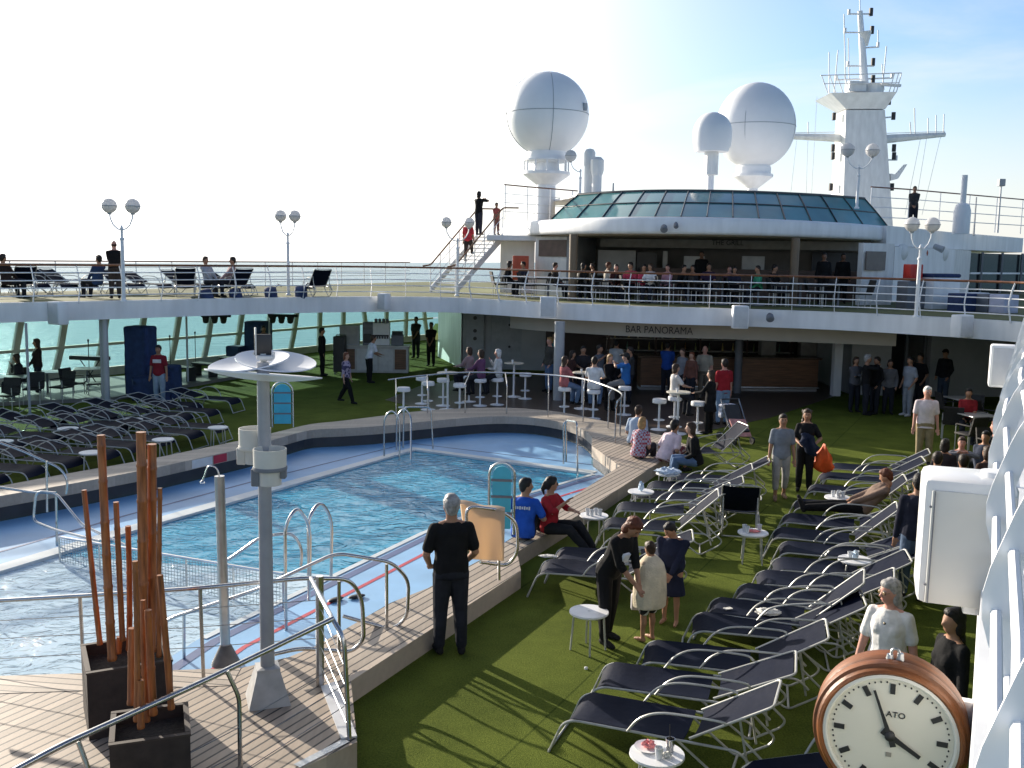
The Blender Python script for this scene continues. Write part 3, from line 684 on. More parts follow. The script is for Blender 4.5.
# grill walls and insides
GW = UT+.01; GC = CT-.575
mb = MB(); a, b_ = A(535, 270, 38), A(571, 270, 36.6); mb.slabwall(a, b_, GW, GC, .2); w1 = mb.build('wall', [whitew], gt, None, True)
mb = MB(); a2, b2 = A(538.5, 253, 37.86), A(566, 253, 36.77)
mb.slabwall(a2-V((0, .05, 0)), b2-V((0, .05, 0)), 4.42, 5.03, .04); mb.build('menu_board', [brownp], gt, None, True)
mb = MB(); a, b_ = A(571.5, 270, 36.6), A(600, 270, 42); mb.slabwall(a, b_, GW, GC, .2); mb.build('wall', [grey], gt, None, True)
mb = MB(); a, b_ = A(862, 270, 33.6), A(893, 270, 34.4); mb.slabwall(a, b_, GW, GC-.1, .2); mb.build('wall', [whitew], gt, None, True)
mb = MB(); a, b_ = A(866, 262, 33.6), A(885, 262, 34.1); mb.slabwall(a-V((0, .06, 0)), b_-V((0, .06, 0)), 4.15, 4.78, .05); mb.build('menu_board', [M('grey_menu_board', (.16, .14, .13), .4)], gt, None, True)
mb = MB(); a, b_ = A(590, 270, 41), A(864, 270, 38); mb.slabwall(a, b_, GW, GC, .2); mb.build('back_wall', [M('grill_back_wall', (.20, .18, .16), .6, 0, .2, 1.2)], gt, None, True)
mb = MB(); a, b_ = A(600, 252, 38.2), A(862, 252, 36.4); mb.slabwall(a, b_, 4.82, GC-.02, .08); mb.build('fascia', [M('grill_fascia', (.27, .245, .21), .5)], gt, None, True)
dr = (b_-a).normalized(); pm = A(727.5, 245.5, 37.0); t_ = (pm-a).dot(dr); pm = a+dr*t_
put_lettering('THE GRILL', .26, M('dark_lettering', (.03, .025, .025), .5), gt, V((pm.x+dr.y*.03, pm.y-dr.x*.03, 5.03)), math.atan2(dr.y, dr.x), 0, .95)
for px, d in ((572.5, 33.4), (793, 32.6)):
    p = A(px, 290, d); mb = MB(); mb.lathe([(.14, UT), (.14, GC+.01)], (p.x, p.y, 0), 14); mb.build('column', [M('bronze_column', (.17, .12, .075), .5, 0, .1, 2)], gt, 40, True)
# grill service counter, hatch panels
mb = MB(); a, b_ = A(640, 280, 37.2), A(860, 280, 36); mb.slabwall(a, b_, UT, UT+1.1, .6); tag(mb.build('grill_counter', [brownp]), 'dark serving counter at the back of the grill restaurant', 'counter')
for i, (px0, px1, y0, y1, c) in enumerate(((637, 656, 252, 276, (.05, .045, .04)), (663, 667, 251, 270, (.5, .48, .45)), (684, 704, 256, 271, (.62, .61, .58)), (742, 764, 256, 270, (.55, .54, .52)), (598, 635, 250, 276, (.40, .39, .37)), (812, 858, 252, 280, (.035, .03, .03)))):
    a, b_ = A(px0, y0, 38.0), A(px1, y1, 38.0)
    mb = MB(); mb.box(((a.x+b_.x)/2, 38.0, (a.z+b_.z)/2), (b_.x-a.x, .06, a.z-b_.z), bev=.01); mb.build('hatch_panel', [M('hatch_%d' % i, c, .4, 0, .15, 2)], gt, None, True)

# starboard wing: roof slab with its own wall
wgt = thing('deck_house', 'white deck house wing right of the grill with a dark glazed opening', 'building', (15, 38, UT))
Wn = [V((13.4, 36.3, 0)), V((14.9, 38.0, 0)), V((18.2, 42.4, 0)), V((25.5, 50.5, 0))]
mb = MB(); mb.prism(Wn+[V((27, 58, 0)), V((10, 58, 0)), V((10, 44, 0))], 5.02, CT+.0); mb.build('roof', [white], wgt, None, True)
W2 = [p+V((.25, .8, 0)) for p in Wn]
mb = MB(); a, b_ = A(893, 280, 36.6), A(953, 280, 42.4); mb.slabwall(a, b_, UT, 5.0, .2); mb.build('wall', [white], wgt, None, True)
a2, b2 = A(953, 280, 42.4), A(969, 280, 45.0); mb = MB(); mb.slabwall(a2, b2, UT, 5.0, .25); mb.build('pillar', [whitew], wgt, None, True)
a3, b3 = A(969, 280, 45.6), A(1040, 280, 50); mb = MB(); mb.slabwall(a3, b3, UT+.1, 4.9, .1); mb.build('glazing', [M('dark_glazing', (.02, .025, .03), .08)], wgt, None, True)
mb = MB(); mb.slabwall(a3-V((0, .1, 0)), b3-V((0, .1, 0)), UT+.98, UT+1.06, .06); mb.build('glazing_rail', [white], wgt, None, True)
for px in (980, 1000, 1020):
    p = A(px, 280, 45.5+(px-969)*.06); mb = MB(); mb.box((p.x, p.y-.05, 4), (.09, .09, 1.9)); mb.build('glazing_rail', [greyd], wgt, None, True)
for px, py in ((902, 252), (943, 254)):
    t_ = (px-893)/60; p = A(px, py, 36.6+5.8*t_-.12); mb = MB(); mb.lathe([(.30, 0), (.30, .05), (.2, .12), (.05, .14)], p, 18, axis=(.5, -.85, 0)); mb.build('vent_cowl', [whitew], wgt, 40, True)
p = A(924.5, 253, 39.5); mb = MB(); mb.lathe([(.16, 0), (.16, .05), (.02, .08)], p, 14, axis=(.5, -.85, 0)); mb.build('alarm_bell', [M('alarm_red', (.35, .04, .02), .4)], wgt, 40, True)
p = A(934, 246, 38.2); mb = MB(); mb.tube([p, p+V((.28, -.2, -.14))], [.10, .13], 12); mb.build('floodlight', [grey], wgt, 40, True)
# ================================================================ roof: radomes, vents, mast
radw = M('radome_shell', (.84, .85, .86), .45, 0, .05, .8)
seam = M('radome_seam', (.30, .33, .37), .6)
def seams(mb, c, r, mer):
    for a in mer:
        pts = [V(c)+V((r*1.002*math.cos(t)*math.sin(a), -r*1.002*math.cos(t)*math.cos(a), r*1.002*math.sin(t))) for t in [R(-62+152*i/24) for i in range(25)]]
        mb.tube(pts, .012, 4)
    mb.tube([V(c)+V((r*1.002*math.sin(2*math.pi*i/48), -r*1.002*math.cos(2*math.pi*i/48), 0)) for i in range(48)], .014, 4, True)
D1 = 43.0; s1 = D1/996
c = A(547.5, 114.5, D1); r = 40.3*s1
t = thing('radome', 'large white radome ball on a round pedestal with open gallery, left of the glass roof', 'radome', (c.x, c.y, 5.8))
mb = MB(); pr = [(r*math.cos(R(a)), r*math.sin(R(a))) for a in range(-62, 90, 8)]+[(.02, r)]
pr = [(r*.47, -r*1.14), (r*.50, -r*1.02)]+pr
mb.lathe(pr, c, 40); mb.build('shell', [radw], t, 30, True)
mb = MB(); seams(mb, c, r, [R(6), R(100), R(190), R(280)]); mb.build('panel_seam', [seam], t, 40, True)
p = A(583, 110, D1); mb = MB(); d_ = (V((p.x, p.y-.9, p.z))-c).normalized(); mb.box(c+d_*r, (.16, .2, .3), .6); mb.build('shell_patch', [seam], t, None, True)
zc = A(547, 172, D1).z; zt = A(547, 160, D1).z
mb = MB(); rr = 24*s1
for i in range(12):
    a = 2*math.pi*i/12; q = V((c.x+rr*.9*math.cos(a), c.y+rr*.9*math.sin(a), 0)); mb.tube([q+V((0, 0, zc)), q+V((0, 0, zt))], .035, 6)
mb.lathe([(rr*.94, zt-.05), (rr*.94, zt+.02), (rr*.6, zt+.04)], (c.x, c.y, 0), 28); mb.build('gallery_frame', [white], t, 40, True)
mb = MB(); mb.lathe([(9.6*s1, 5.5), (9.6*s1, zc-.55), (rr*.97, zc-.12), (rr*.97, zc)], (c.x, c.y, 0), 32); mb.lathe([(rr*.55, zc), (rr*.5, zt)], (c.x, c.y, 0), 24); mb.build('pedestal', [white], t, 40, True)
D2 = 47.0; s2 = D2/996
c = A(755.5, 127, D2); r = 38.2*s2
t = thing('radome', 'large white radome right of centre on a conical stand behind the smaller dome', 'radome', (c.x, c.y, 5.8))
mb = MB(); pr = [(r*math.cos(R(a)), r*1.10*math.sin(R(a))) for a in range(0, 90, 8)]+[(.02, r*1.10)]
lowp = [(r*math.cos(R(a)), r*1.06*math.sin(R(a))) for a in range(-66, 0, 6)]
mb.lathe([(r*.44, -r*1.22), (r*.44, -r*1.02)]+lowp+pr, c, 40); mb.build('shell', [radw], t, 30, True)
mb = MB(); seams(mb, c, r, [R(-28), R(62), R(152), R(242)]); mb.build('panel_seam', [seam], t, 40, True)
mb = MB(); z0 = A(755, 195, D2).z; z1 = c.z-r*1.24-.02; mb.lathe([(5*s2, 5.5), (5*s2, z0+.3), (19*s2, z1), (19*s2, z1+.12)], (c.x, c.y, 0), 26); mb.build('stand', [white], t, 40, True)
D3 = 40.0; s3 = D3/996
c = A(712.5, 132.5, D3); r = 18.8*s3
t = thing('radome', 'small white radome dome on a thin post in front of a larger one', 'radome', (c.x, c.y, 6.3))
mb = MB(); mb.lathe([(r*.84, -r*.99), (r*.94, -r*.70), (r*.995, -r*.3)]+[(r*math.cos(R(a)), r*1.03*math.sin(R(a))) for a in range(0, 90, 9)]+[(.02, r*1.03)], c, 30); mb.build('shell', [radw], t, 30, True)
mb = MB(); z1 = c.z-r*.99; mb.lathe([(7*s3, z1-22*s3), (7*s3, z1)], (c.x, c.y, 0), 8); mb.build('neck', [whitew], t, None, True)
mb = MB(); mb.lathe([(3.4*s3, 5.8), (3.4*s3, z1-22*s3)], (c.x, c.y, 0), 12); mb.build('post', [white], t, 40, True)
D4 = 40.0; s4 = D4/996
for px, yt, rp_, rc, lab, cap in ((590, 150, 5, 5.6, 'taller slim white vent pipe with a rounded cap behind its neighbour', True), (597.5, 157, 4.8, 6.6, 'white vent pipe with a wider octagonal cap beside the glass roof', False)):
    p = A(px, yt, D4+(.6 if cap else 0)); t = thing('vent_pipe', lab, 'vent', (p.x, p.y, 5.8))
    mb = MB(); mb.lathe([(rp_*s4, 5.6), (rp_*s4, p.z-.4)], (p.x, p.y, 0), 16); mb.build('pipe', [whitew], t, 40, True)
    mb = MB()
    if cap: mb.lathe([(rc*s4, p.z-.62), (rc*s4, p.z-.1), (rc*.7*s4, p.z+.02), (.02, p.z+.06)], (p.x, p.y, 0), 16)
    else: mb.lathe([(rc*.8*s4, p.z-.7), (rc*s4, p.z-.52), (rc*s4, p.z-.12), (rc*.55*s4, p.z)], (p.x, p.y, 0), 8)
    mb.build('cap', [whitew], t, 40, True)
# mast
D = 62.0; s_ = D/996
def mp_(px, py, dy=0): return A(px, py, D)+V((0, dy, 0))
t = thing('radar_mast', 'tall white tapered mast tower with yardarms, platform and aerials', 'mast', mp_(863, 200))
mb = MB(); bz = 6.0; q = [mp_(837.5, 198), mp_(888.5, 198), mp_(879.5, 112), mp_(841, 112)]
q[0].z = q[1].z = 5.5
mb.quadplate(q, .01); mb = MB()
def frust(mb, b4, t4):
    vs = b4+t4; mb.add(vs, [(3, 2, 1, 0), (4, 5, 6, 7)]+[(i, (i+1) % 4, 4+(i+1) % 4, 4+i) for i in range(4)])
frust(mb, [q[0]+V((0, -1.4, 0)), q[1]+V((0, -1.4, 0)), q[1]+V((0, 1.4, 0)), q[0]+V((0, 1.4, 0))], [q[3]+V((0, -.9, 0)), q[2]+V((0, -.9, 0)), q[2]+V((0, .9, 0)), q[3]+V((0, .9, 0))]); mb.build('tower', [whitew], t, None, True)
mb = MB(); a = [mp_(841, 111), mp_(880, 111), mp_(887, 96), mp_(822.5, 97)]
frust(mb, [a[0]+V((0, -.9, 0)), a[1]+V((0, -.9, 0)), a[1]+V((0, .9, 0)), a[0]+V((0, .9, 0))], [a[3]+V((0, -1.6, 0)), a[2]+V((0, -1.6, 0)), a[2]+V((0, 1.6, 0)), a[3]+V((0, 1.6, 0))]); mb.build('platform', [white], t, None, True)
mb = MB(); mb.tube([mp_(865, 95), mp_(862.5, 50), mp_(860, 11)], [4.2*s_, 3.2*s_, 2.4*s_], 12); mb.tube([mp_(860, 11), mp_(859.8, -6)], .035, 5); mb.build('top_pole', [white], t, 40, True)
mb = MB(); mb.tube([mp_(866, 46), mp_(865, 32)], [2.*s_, 6.5*s_], 10); mb.build('crows_nest', [whitew], t, 40, True)
for (x0, y0, x1, y1, r0, r1, nm) in ((840, 138, 780, 136, 4*s_, 2.5*s_, 'yardarm'), (880, 139.5, 945, 134.5, 4.4*s_, 2.2*s_, 'yardarm')):
    mb = MB(); mb.tube([mp_(x0, y0), mp_(x1, y1)], [r0, r1], 8); mb.tube([mp_(x0, y0-6), mp_(x1, y1-3)], .02, 4); mb.build(nm, [whitew], t, 40, True)
for (x0, y0, x1, y1) in ((849, 14, 871, 14), (845, 32.5, 872, 32.5), (862, 48, 878, 47), (848, 66, 873, 66), (836, 80, 892, 78), (880, 118, 894, 117), (884, 160, 896, 160)):
    mb = MB(); mb.tube([mp_(x0, y0), mp_(x1, y1)], .05, 5)
    for x, y in ((x0, y0), (x1, y1)): mb.box(mp_(x, y-2), (.14, .14, .3))
    mb.build('lamp_bracket', [whitew], t, None, True)
for x, y in ((871, 12), (872, 30), (873, 62), (873, 79), (889, 101), (893.5, 116), (894, 148), (894, 156), (892, 187), (834, 116.5), (833, 148), (833, 156), (831, 187)):
    mb = MB(); mb.lathe([(.13, -.22), (.13, .22)], mp_(x, y), 8); mb.build('signal_lamp', [black], t, 40, True)
for (x0, y0, x1, y1) in ((829, 94, 829, 52), (834, 94, 838, 50), (849, 90, 848.5, 38), (846, 96, 844, 14), (882, 94, 886.5, 46), (884, 90, 882, 64), (915, 135, 914.5, 108), (911, 135, 910, 122), (928, 134, 928, 118), (936, 134, 936, 115), (943.5, 134, 944, 114), (808, 136, 808, 122), (878, 44, 878, 30)):
    mb = MB(); mb.tube([mp_(x0, y0), mp_(x1, y1)], .035, 5); mb.build('aerial', [whitew], t, 40, True)
mb = MB()
for x in (814, 822, 829, 836): mb.tube([mp_(x+6, 97, -1.5), mp_(x, 80, -1.5)], .03, 5)
for x in (884, 888, 891): mb.tube([mp_(x-4, 96, -1.5), mp_(x+1, 78, -1.5)], .03, 5)
mb.tube([mp_(813, 80, -1.5), mp_(892, 77.5, -1.5)], .035, 5); mb.tube([mp_(816, 88, -1.5), mp_(890, 87, -1.5)], .03, 5); mb.build('platform_railing', [whitew], t, None, True)
mb = MB(); mb.box(mp_(850, 90, -1), (1.0, .8, .6)); mb.lathe([(.62, 0), (.62, .5), (.4, .55)], mp_(868, 96, -.8), 12); mb.box(mp_(883, 88.5, -1.2), (1.3, .2, .14), .2); mb.build('radar_unit', [whitew], t, None, True)
mb = MB(); mb.quadplate([mp_(884, 182, -1), mp_(891, 180, -1), mp_(900, 166, -1), mp_(898, 166, -1), mp_(889, 176, -1), mp_(884, 175, -1)], .3); mb.build('bracket', [whitew], t, None, True)
for x0, y0, x1, y1 in ((921, 136, 905, 215), (927, 136, 914, 215), (941, 135, 922, 215), (808, 138, 806, 205), (797, 138, 790, 200), (817, 97, 811, 205)): MB().tube([mp_(x0, y0), mp_(x1, y1)], .012, 4).build('stay_wire', [whitew], t, None, True)
# low white dome house behind the glass roof
p = A(822, 195, 50); mb = MB(); mb.ball((p.x-.4, p.y+2, 6.3), (2.9, 2.0, 1.2), 28, 10); tag(mb.build('roof_dome', [radw], None, 40), 'low rounded white dome just behind the right end of the glass roof', 'dome')
# upper right railing, pipe, people deck
pts = [A(868, 235, 40), A(905, 233, 41), A(952, 237, 43), A(975, 239, 44), A(1035, 239, 47)]
for p in pts: p.z = 5.83
plainrail('deck_railing', 'thin white railing with dark top rail on the roof right of the mast', pts, 5.81, 1.55, 2.2, True, 3, 0, .022)
p = A(960.5, 236, 40.5); s5 = p.y/996; t = thing('exhaust_vent', 'white bottle shaped exhaust vent on the right hand roof', 'vent', (p.x, p.y, 5.8))
mb = MB(); mb.lathe([(8*s5, 5.6), (8*s5, A(960, 211, p.y).z), (6.4*s5, A(960, 205, p.y).z), (3*s5, A(960, 203, p.y).z)], (p.x, p.y, 0), 20); mb.build('body', [white], t, 40, True)
mb = MB(); mb.lathe([(2.7*s5, A(960, 204, p.y).z), (2.7*s5, A(960, 175, p.y).z)], (p.x, p.y, 0), 12); mb.build('neck', [white], t, 40, True)
p = A(997, 238, 45); t = thing('deck_light', 'boxy deck light on a thin pole above the right roof railing', 'lamp', (p.x, p.y, 5.8))
zt = A(997, 186, 45).z; mb = MB(); mb.lathe([(.05, 5.8), (.04, zt)], (p.x, p.y, 0), 8); mb.build('pole', [whitew], t, 40, True)
mb = MB(); mb.box((p.x, p.y, zt+.15), (.28, .25, .32), bev=.03); mb.build('lamp_head', [grey], t, None, True)
for px, y0, y1, lab in ((973.5, 236, 197, 'short thin whip aerial right of the exhaust vent'), (613, 196, 183, 'tiny stub aerial on the glass roof edge'),):
    p = A(px, y0, 39 if px < 900 else 44); mb = MB(); mb.lathe([(.045, 0), (.03, A(px, y1, p.y).z-p.z)], n=6); o = mb.build('aerial', [grey], None, 40); o.location = p; tag(o, lab, 'aerial')
# railing beside the first radome + stair top
pts = [A(504, 222, 39), A(527, 215, 40), A(577, 210, 42)]
for p in pts: p.z = 5.83
plainrail('deck_railing', 'white roof railing in front of the left radome pedestal', pts, 5.78, 1.35, 1.3, True, 3)

# ================================================================ double globe lamps
m, n, L, b, out = newmat('globe_lamp_glass'); tl = n.new('ShaderNodeBsdfTranslucent'); tl.inputs[0].default_value = (.85, .85, .85, 1); ms = n.new('ShaderNodeMixShader'); ms.inputs[0].default_value = .5
b.inputs['Base Color'].default_value = (.82, .82, .82, 1); b.inputs['Roughness'].default_value = .25; L.new(b.outputs[0], ms.inputs[1]); L.new(tl.outputs[0], ms.inputs[2]); L.new(ms.outputs[0], out.inputs[0]); glob = m
def globelamp(label, base, h, span, rz, r=.19, two=True):
    t = thing('globe_lamp', label, 'lamp', base, rz, 'globe lamps on the upper deck')
    mb = MB(); mb.lathe([(.09, 0), (.09, .04), (.052, .08), (.048, h-.80), (.065, h-.79), (.065, h-.74), (.035, h-.72), (.035, h-.5), (.05, h-.48), (.03, h-.42), (.005, h-.38)], n=12); mb.build('post', [white], t, 40)
    for sg in ((-1, 1) if two else (-1,)):
        mb = MB(); pts = [V((0, 0, h-.52))]+[V((sg*span*math.sin(R(a)), 0, h-.05-.47*math.cos(R(a)))) for a in (20, 45, 70, 92)]; 
        mb.tube(pts, .02, 7); mb.build('arm', [white], t, 40)
        mb = MB(); mb.ball((sg*span, 0, h+.13), r, 18, 12); g = mb.build('globe', [glob], t, 60)
        mb = MB(); mb.lathe([(r*1.03, -.012), (r*1.06, 0), (r*1.03, .012)], (sg*span, 0, h+.13), 18); mb.lathe([(.05, -r-.03), (.07, -r+.03)], (sg*span, 0, h+.13), 10); mb.build('collar', [grey], t, 40)
    return t
def lampat(label, bx, by, d, ty, span, rz=0, r=.19, bz=None, two=True):
    b = A(bx, by, d)
    if bz is not None: b.z = bz
    h = A(bx, ty, d).z-.13-b.z
    return globelamp(label, b, h, span, R(rz), r, two)
lampat('double globe lamp left, beside the man standing at the railing', 124, 302, 27.7, 206, .33, -4, .205, UT)
lampat('double globe lamp above the blue spotlights near the single raised lounger', 288.5, 296, 33.5, 216, .24, -4, .195, UT)
lampat('double globe lamp at the foot of the stair with climbing people', 457, 295, 35.2, 222.5, .40, 4, .185, UT)
lampat('double globe lamp in front of the red box and white locker', 916, 316, 26.7, 224.5, .27, 0, .195, UT)
lampat('double globe lamp in front of the mast tower', 857, 203, 36, 150, .44, 0, .24, 6.3)
lampat('single globe lamp beside the left radome and vent pipes', 580, 197, 42, 156, .42, 0, .24, 6.0, False)

# ================================================================ loudspeaker boxes, spotlights hung on the upper deck edge
def spk(label, c, size, rz, br=True, name='speaker_box', th=.3):
    
    if c.y > 20:
        k_ = min(range(len(Es)-1), key=lambda i: abs(Es[i].x/Es[i].y-c.x/c.y)); c = c*((Es[k_].y-.36)/c.y)+V((0, 0, EYE))*(1-(Es[k_].y-.36)/c.y)
    t = thing(name, label, 'loudspeaker', c, rz, 'loudspeakers along the upper deck edge')
    w_, h_ = size
    mb = MB(); mb.box((0, 0, 0), (w_, th, h_), bev=min(.03, w_*.1)); mb.build('cabinet', [white], t, 40)
    mb = MB(); mb.box((0, -th/2-.004, 0), (w_*.86, .012, h_*.88), bev=.004); mb.build('grille', [M('speaker_grille', (.60, .61, .62), .6, 0, .05, 8)], t, 40)
    if br:
        mb = MB(); mb.box((0, th/2+.08, 0), (w_*.3, .16, h_*.3)); mb.build('bracket', [white], t)
    return t
for px, py, d, w_, h_, rz, lab in ((740, 317, 29.3, .46, .68, 0, 'white loudspeaker box over the slim column in front of the bar'), (548.5, 307, 32.0, .50, .66, -10, 'white loudspeaker box left of the bar lettering'), (962, 326, 26.6, .56, .60, 30, 'white loudspeaker box on the right bend of the deck edge'), (384, 301.5, 33.2, .36, .55, -35, 'small pale loudspeaker box above the service counter'), (58, 313, 25.8, .55, .62, -35, 'grey white loudspeaker box at the far left of the deck edge'), (1007, 366, 13.6, .44, .58, -24, 'white loudspeaker box beside the near railing, farther one of two')):
    spk(lab, A(px, py, d), (w_, h_), R(rz))
# the large near box: rounded cabinet with a hinged front
p = A(962, 545, 4.45); t = thing('speaker_box', 'large white rounded box hung on the near railing above the clock', 'loudspeaker', p, R(-20), 'loudspeakers along the upper deck edge')
mb = MB(); mb.box((.02, .17, 0), (.40, .36, .60), bev=.035); mb.build('cabinet', [M('near_box_paint', (.80, .80, .79), .3, 0, .04, 2)], t, 40)
mb = MB(); mb.box((.035, -.012, -.02), (.355, .02, .535), bev=.006); mb.build('front_panel', [M('near_box_front', (.66, .65, .60), .4, 0, .05, 2)], t, 40)
mb = MB(); mb.box((-.13, -.016, -.02), (.006, .024, .53)); 
for z in (.17, -.2): mb.lathe([(.006, 0), (.006, .01)], (-.145, -.012, z), 8, axis=(0, -1, 0))
mb.build('panel_gap', [greyd], t)
mb = MB(); mb.box((.10, .12, -.32), (.14, .1, .06), bev=.01); mb.build('bracket', [white], t, 40); MB().lathe([(.06, .30), (.06, .325), (.02, .33)], (.13, .17, 0), 16).build('top_cap', [white], t, 40)
# blue covered spotlights below the left railing
for i, (px, py, d, lab) in enumerate(((207, 298, 31.2, 'leftmost blue covered spotlight on the deck edge'), (236, 297, 31.9, 'blue covered spotlight second from the left on the deck edge'), (271, 295.5, 32.6, 'blue covered spotlight third from the left, under the globe lamp'), (301, 294, 33.2, 'rightmost blue covered spotlight, tilted sideways'))):
    p = A(px, py, d-.45); t = thing('spotlight', lab, 'spotlight', p, R(-35), 'blue covered spotlights on the deck edge')
    mb = MB(); mb.lathe([(.12, -.26), (.20, -.22), (.21, .1), (.19, .24), (.1, .28)], (0, 0, 0), 12, axis=(.15*(i-1), -.3, 1)); mb.build('canvas_cover', [blue_cover], t, 50)
    mb = MB(); mb.tube([(0, .12, .2), (0, .3, .35), (0, .45, .3)], .03, 6); mb.build('clamp', [dullsteel], t, 40)
for px, py, d, lab in ((615, 189+0, 0, ''),):
    pass
# small floodlights on the canopy band
for px, py, dd, lab in ((664, 228, 31.6, 'small grey floodlight on the canopy band'), (676, 225, 31.6, 'smaller dark camera dome beside the canopy floodlight'), (770, 317, 29.3, 'small grey bulkhead lamp on the upper deck edge over the bar')):
    p = A(px, py, dd-.05); t = thing('floodlight', lab, 'floodlight', p); k = .55 if 'smaller' in lab else .85
    mb = MB(); mb.lathe([(.06*k, .15), (.12*k, .05), (.14*k, -.1), (.1*k, -.14)], (0, 0, 0), 14, axis=(.1, .8, .5)); mb.build('housing', [grey if k > 1 else greyd], t, 40)
    mb = MB(); mb.box((0, .1, .0), (.06, .2, .06)); mb.build('bracket', [grey], t)

# ================================================================ clock hung outboard of the near railing
wood = M('clock_case_wood', (.19, .060, .012), .45, 0, .45, 4, .15, 22, streak=(1.2, 5, 1.2))
cx = A(890, 731.5, 3.9); t = thing('wall_clock', 'round wooden clock with cream dial showing four minutes to four', 'clock', cx, R(-22))
RR = .30
mb = MB(); mb.lathe([(.262, -.05), (.272, -.062), (.282, -.055), (.29, -.035), (.302, -.03), (.306, -.01), (.306, .01), (.299, .022), (.303, .03), (.303, .125), (.29, .135), (.02, .135)], (0, 0, 0), 64, axis=(0, 1, 0), cap=False); mb.build('case', [wood], t, 30)
mb = MB(); mb.lathe([(.001, -.030), (.243, -.030), (.243, -.02)], (0, 0, 0), 64, axis=(0, 1, 0), cap=False); mb.build('dial', [M('cream_dial', (.70, .67, .57), .4, 0, .04, 3)], t, 30)
mb = MB(); mb.lathe([(.243, -.028), (.243, -.05), (.25, -.056), (.262, -.052)], (0, 0, 0), 64, axis=(0, 1, 0), cap=False); mb.build('bezel', [M('clock_bezel', (.72, .70, .62), .3, 0, .05, 3)], t, 30)
ink = M('clock_ink', (.02, .02, .022), .5)
for h in range(12):
    a = R(30*h); mb = MB(); rot = Matrix.Rotation(a, 3, 'Y'); mb.box(rot @ V((0, -.034, .198)), (.020, .006, .042), rot=rot); mb.build('hour_mark', [ink], t)
mb = MB()
for k in range(60):
    if k % 5 == 0: continue
    a = R(6*k); rot = Matrix.Rotation(a, 3, 'Y'); mb.lathe([(.001, 0), (.0036, 0), (.0036, .004), (.001, .004)], rot @ V((0, -.031, .224)), 8, axis=(0, -1, 0), cap=False)
mb.build('minute_dots', [ink], t)
def hand(ang, l, tail, w0, w1, y, nm):
    rot = Matrix.Rotation(R(ang), 3, 'Y'); mb = MB()
    mb.quadplate([rot @ V(q) for q in ((-w0, y, -tail), (w0, y, -tail), (w1*1.1, y, l*.55), (w1, y, l), (-w1, y, l), (-w1*1.1, y, l*.55))], .004); mb.build(nm, [ink], t)
hand(121, .138, .035, .014, .008, -.042, 'hour_hand'); hand(-20.5, .198, .045, .012, .005, -.048, 'minute_hand')
mb = MB(); mb.lathe([(.02, 0), (.02, .02), (.006, .026)], (0, -.032, 0), 16, axis=(0, -1, 0)); mb.build('hub', [ink], t, 40)
put_lettering('ATO', .034, ink, t, cx+Matrix.Rotation(R(-22), 3, 'Z') @ V((.018, -.033, .088)), R(-22), 0, 1.05, .002)
mb = MB(); mb.box((-.0, -.033, -.085), (.022, .004, .018)); mb.build('square_mark', [M('faint_mark', (.28, .26, .22), .5)], t)
mb = MB(); mb.tube(rounded([(-.02, .03, .30), (-.012, .03, .345), (.012, .03, .345), (.02, .03, .30)], .02), .006, 6); mb.lathe([(.016, 0), (.012, .03)], (.02, .03, .30), 10); mb.lathe([(.016, 0), (.012, .02)], (-.02, .03, .30), 10); mb.build('hanging_eye', [dullsteel], t, 40)
mb = MB(); mb.box((.30, .15, .05), (.12, .05, .16), bev=.01); mb.build('mount', [white], t, 40)

# ================================================================ foreground: planters with bamboo
planter = M('planter_fabric', (.036, .026, .022), .8, 0, .25, 10, .25, 30)
def planter_box(label, c, side, h, rz):
    t = thing('planter', label, 'planter', (c.x, c.y, LZ), rz); w_ = side/2; th = .03
    mb = MB()
    for (x, y, sx_, sy_) in ((0, -w_+th/2, side, th), (0, w_-th/2, side, th), (-w_+th/2, 0, th, side-2*th-.002), (w_-th/2, 0, th, side-2*th-.002)): mb.box((x, y, h/2), (sx_, sy_, h))
    mb.build('box', [planter], t)
    mb = MB(); mb.box((0, 0, h-.12), (side-2*th-.004, side-2*th-.004, .04)); mb.build('soil', [M('dark_soil', (.03, .025, .02), .95, 0, .4, 25, .8, 40)], t)
    mb = MB(); 
    for (x, y, sx_, sy_) in ((0, -w_+th/2, side+.012, th+.012), (0, w_-th/2, side+.012, th+.012), (-w_+th/2, 0, th+.012, side-2*th-.03), (w_-th/2, 0, th+.012, side-2*th-.03)): mb.box((x, y, h), (sx_, sy_, .016))
    mb.build('rim', [M('planter_rim', (.05, .035, .028), .7)], t)
    return t
pb1 = G(128, 716, LZ); pb2 = G(152, 783, LZ)
planter_box('dark square planter at the back holding the tall bamboo canes', pb1, .70, .60, R(27))
planter_box('lower dark square planter in front, partly hidden by the stair handrail', pb2, .58, .50, R(20))
m, n, L, b, out = newmat('bamboo'); 
tcn = n.new('ShaderNodeTexCoord'); mpn = n.new('ShaderNodeMapping'); mpn.inputs['Scale'].default_value = (9, 9, .9); L.new(tcn.outputs['Object'], mpn.inputs[0])
nzn = n.new('ShaderNodeTexNoise'); nzn.inputs['Scale'].default_value = 4; nzn.inputs['Detail'].default_value = 6; L.new(mpn.outputs[0], nzn.inputs['Vector'])
rpn = n.new('ShaderNodeValToRGB'); rpn.color_ramp.elements[0].position = .3; rpn.color_ramp.elements[0].color = (.17, .052, .015, 1); rpn.color_ramp.elements[1].position = .72; rpn.color_ramp.elements[1].color = (.48, .165, .045, 1)
L.new(nzn.outputs['Fac'], rpn.inputs[0]); L.new(rpn.outputs[0], b.inputs['Base Color']); b.inputs['Roughness'].default_value = .42; bamboo = m
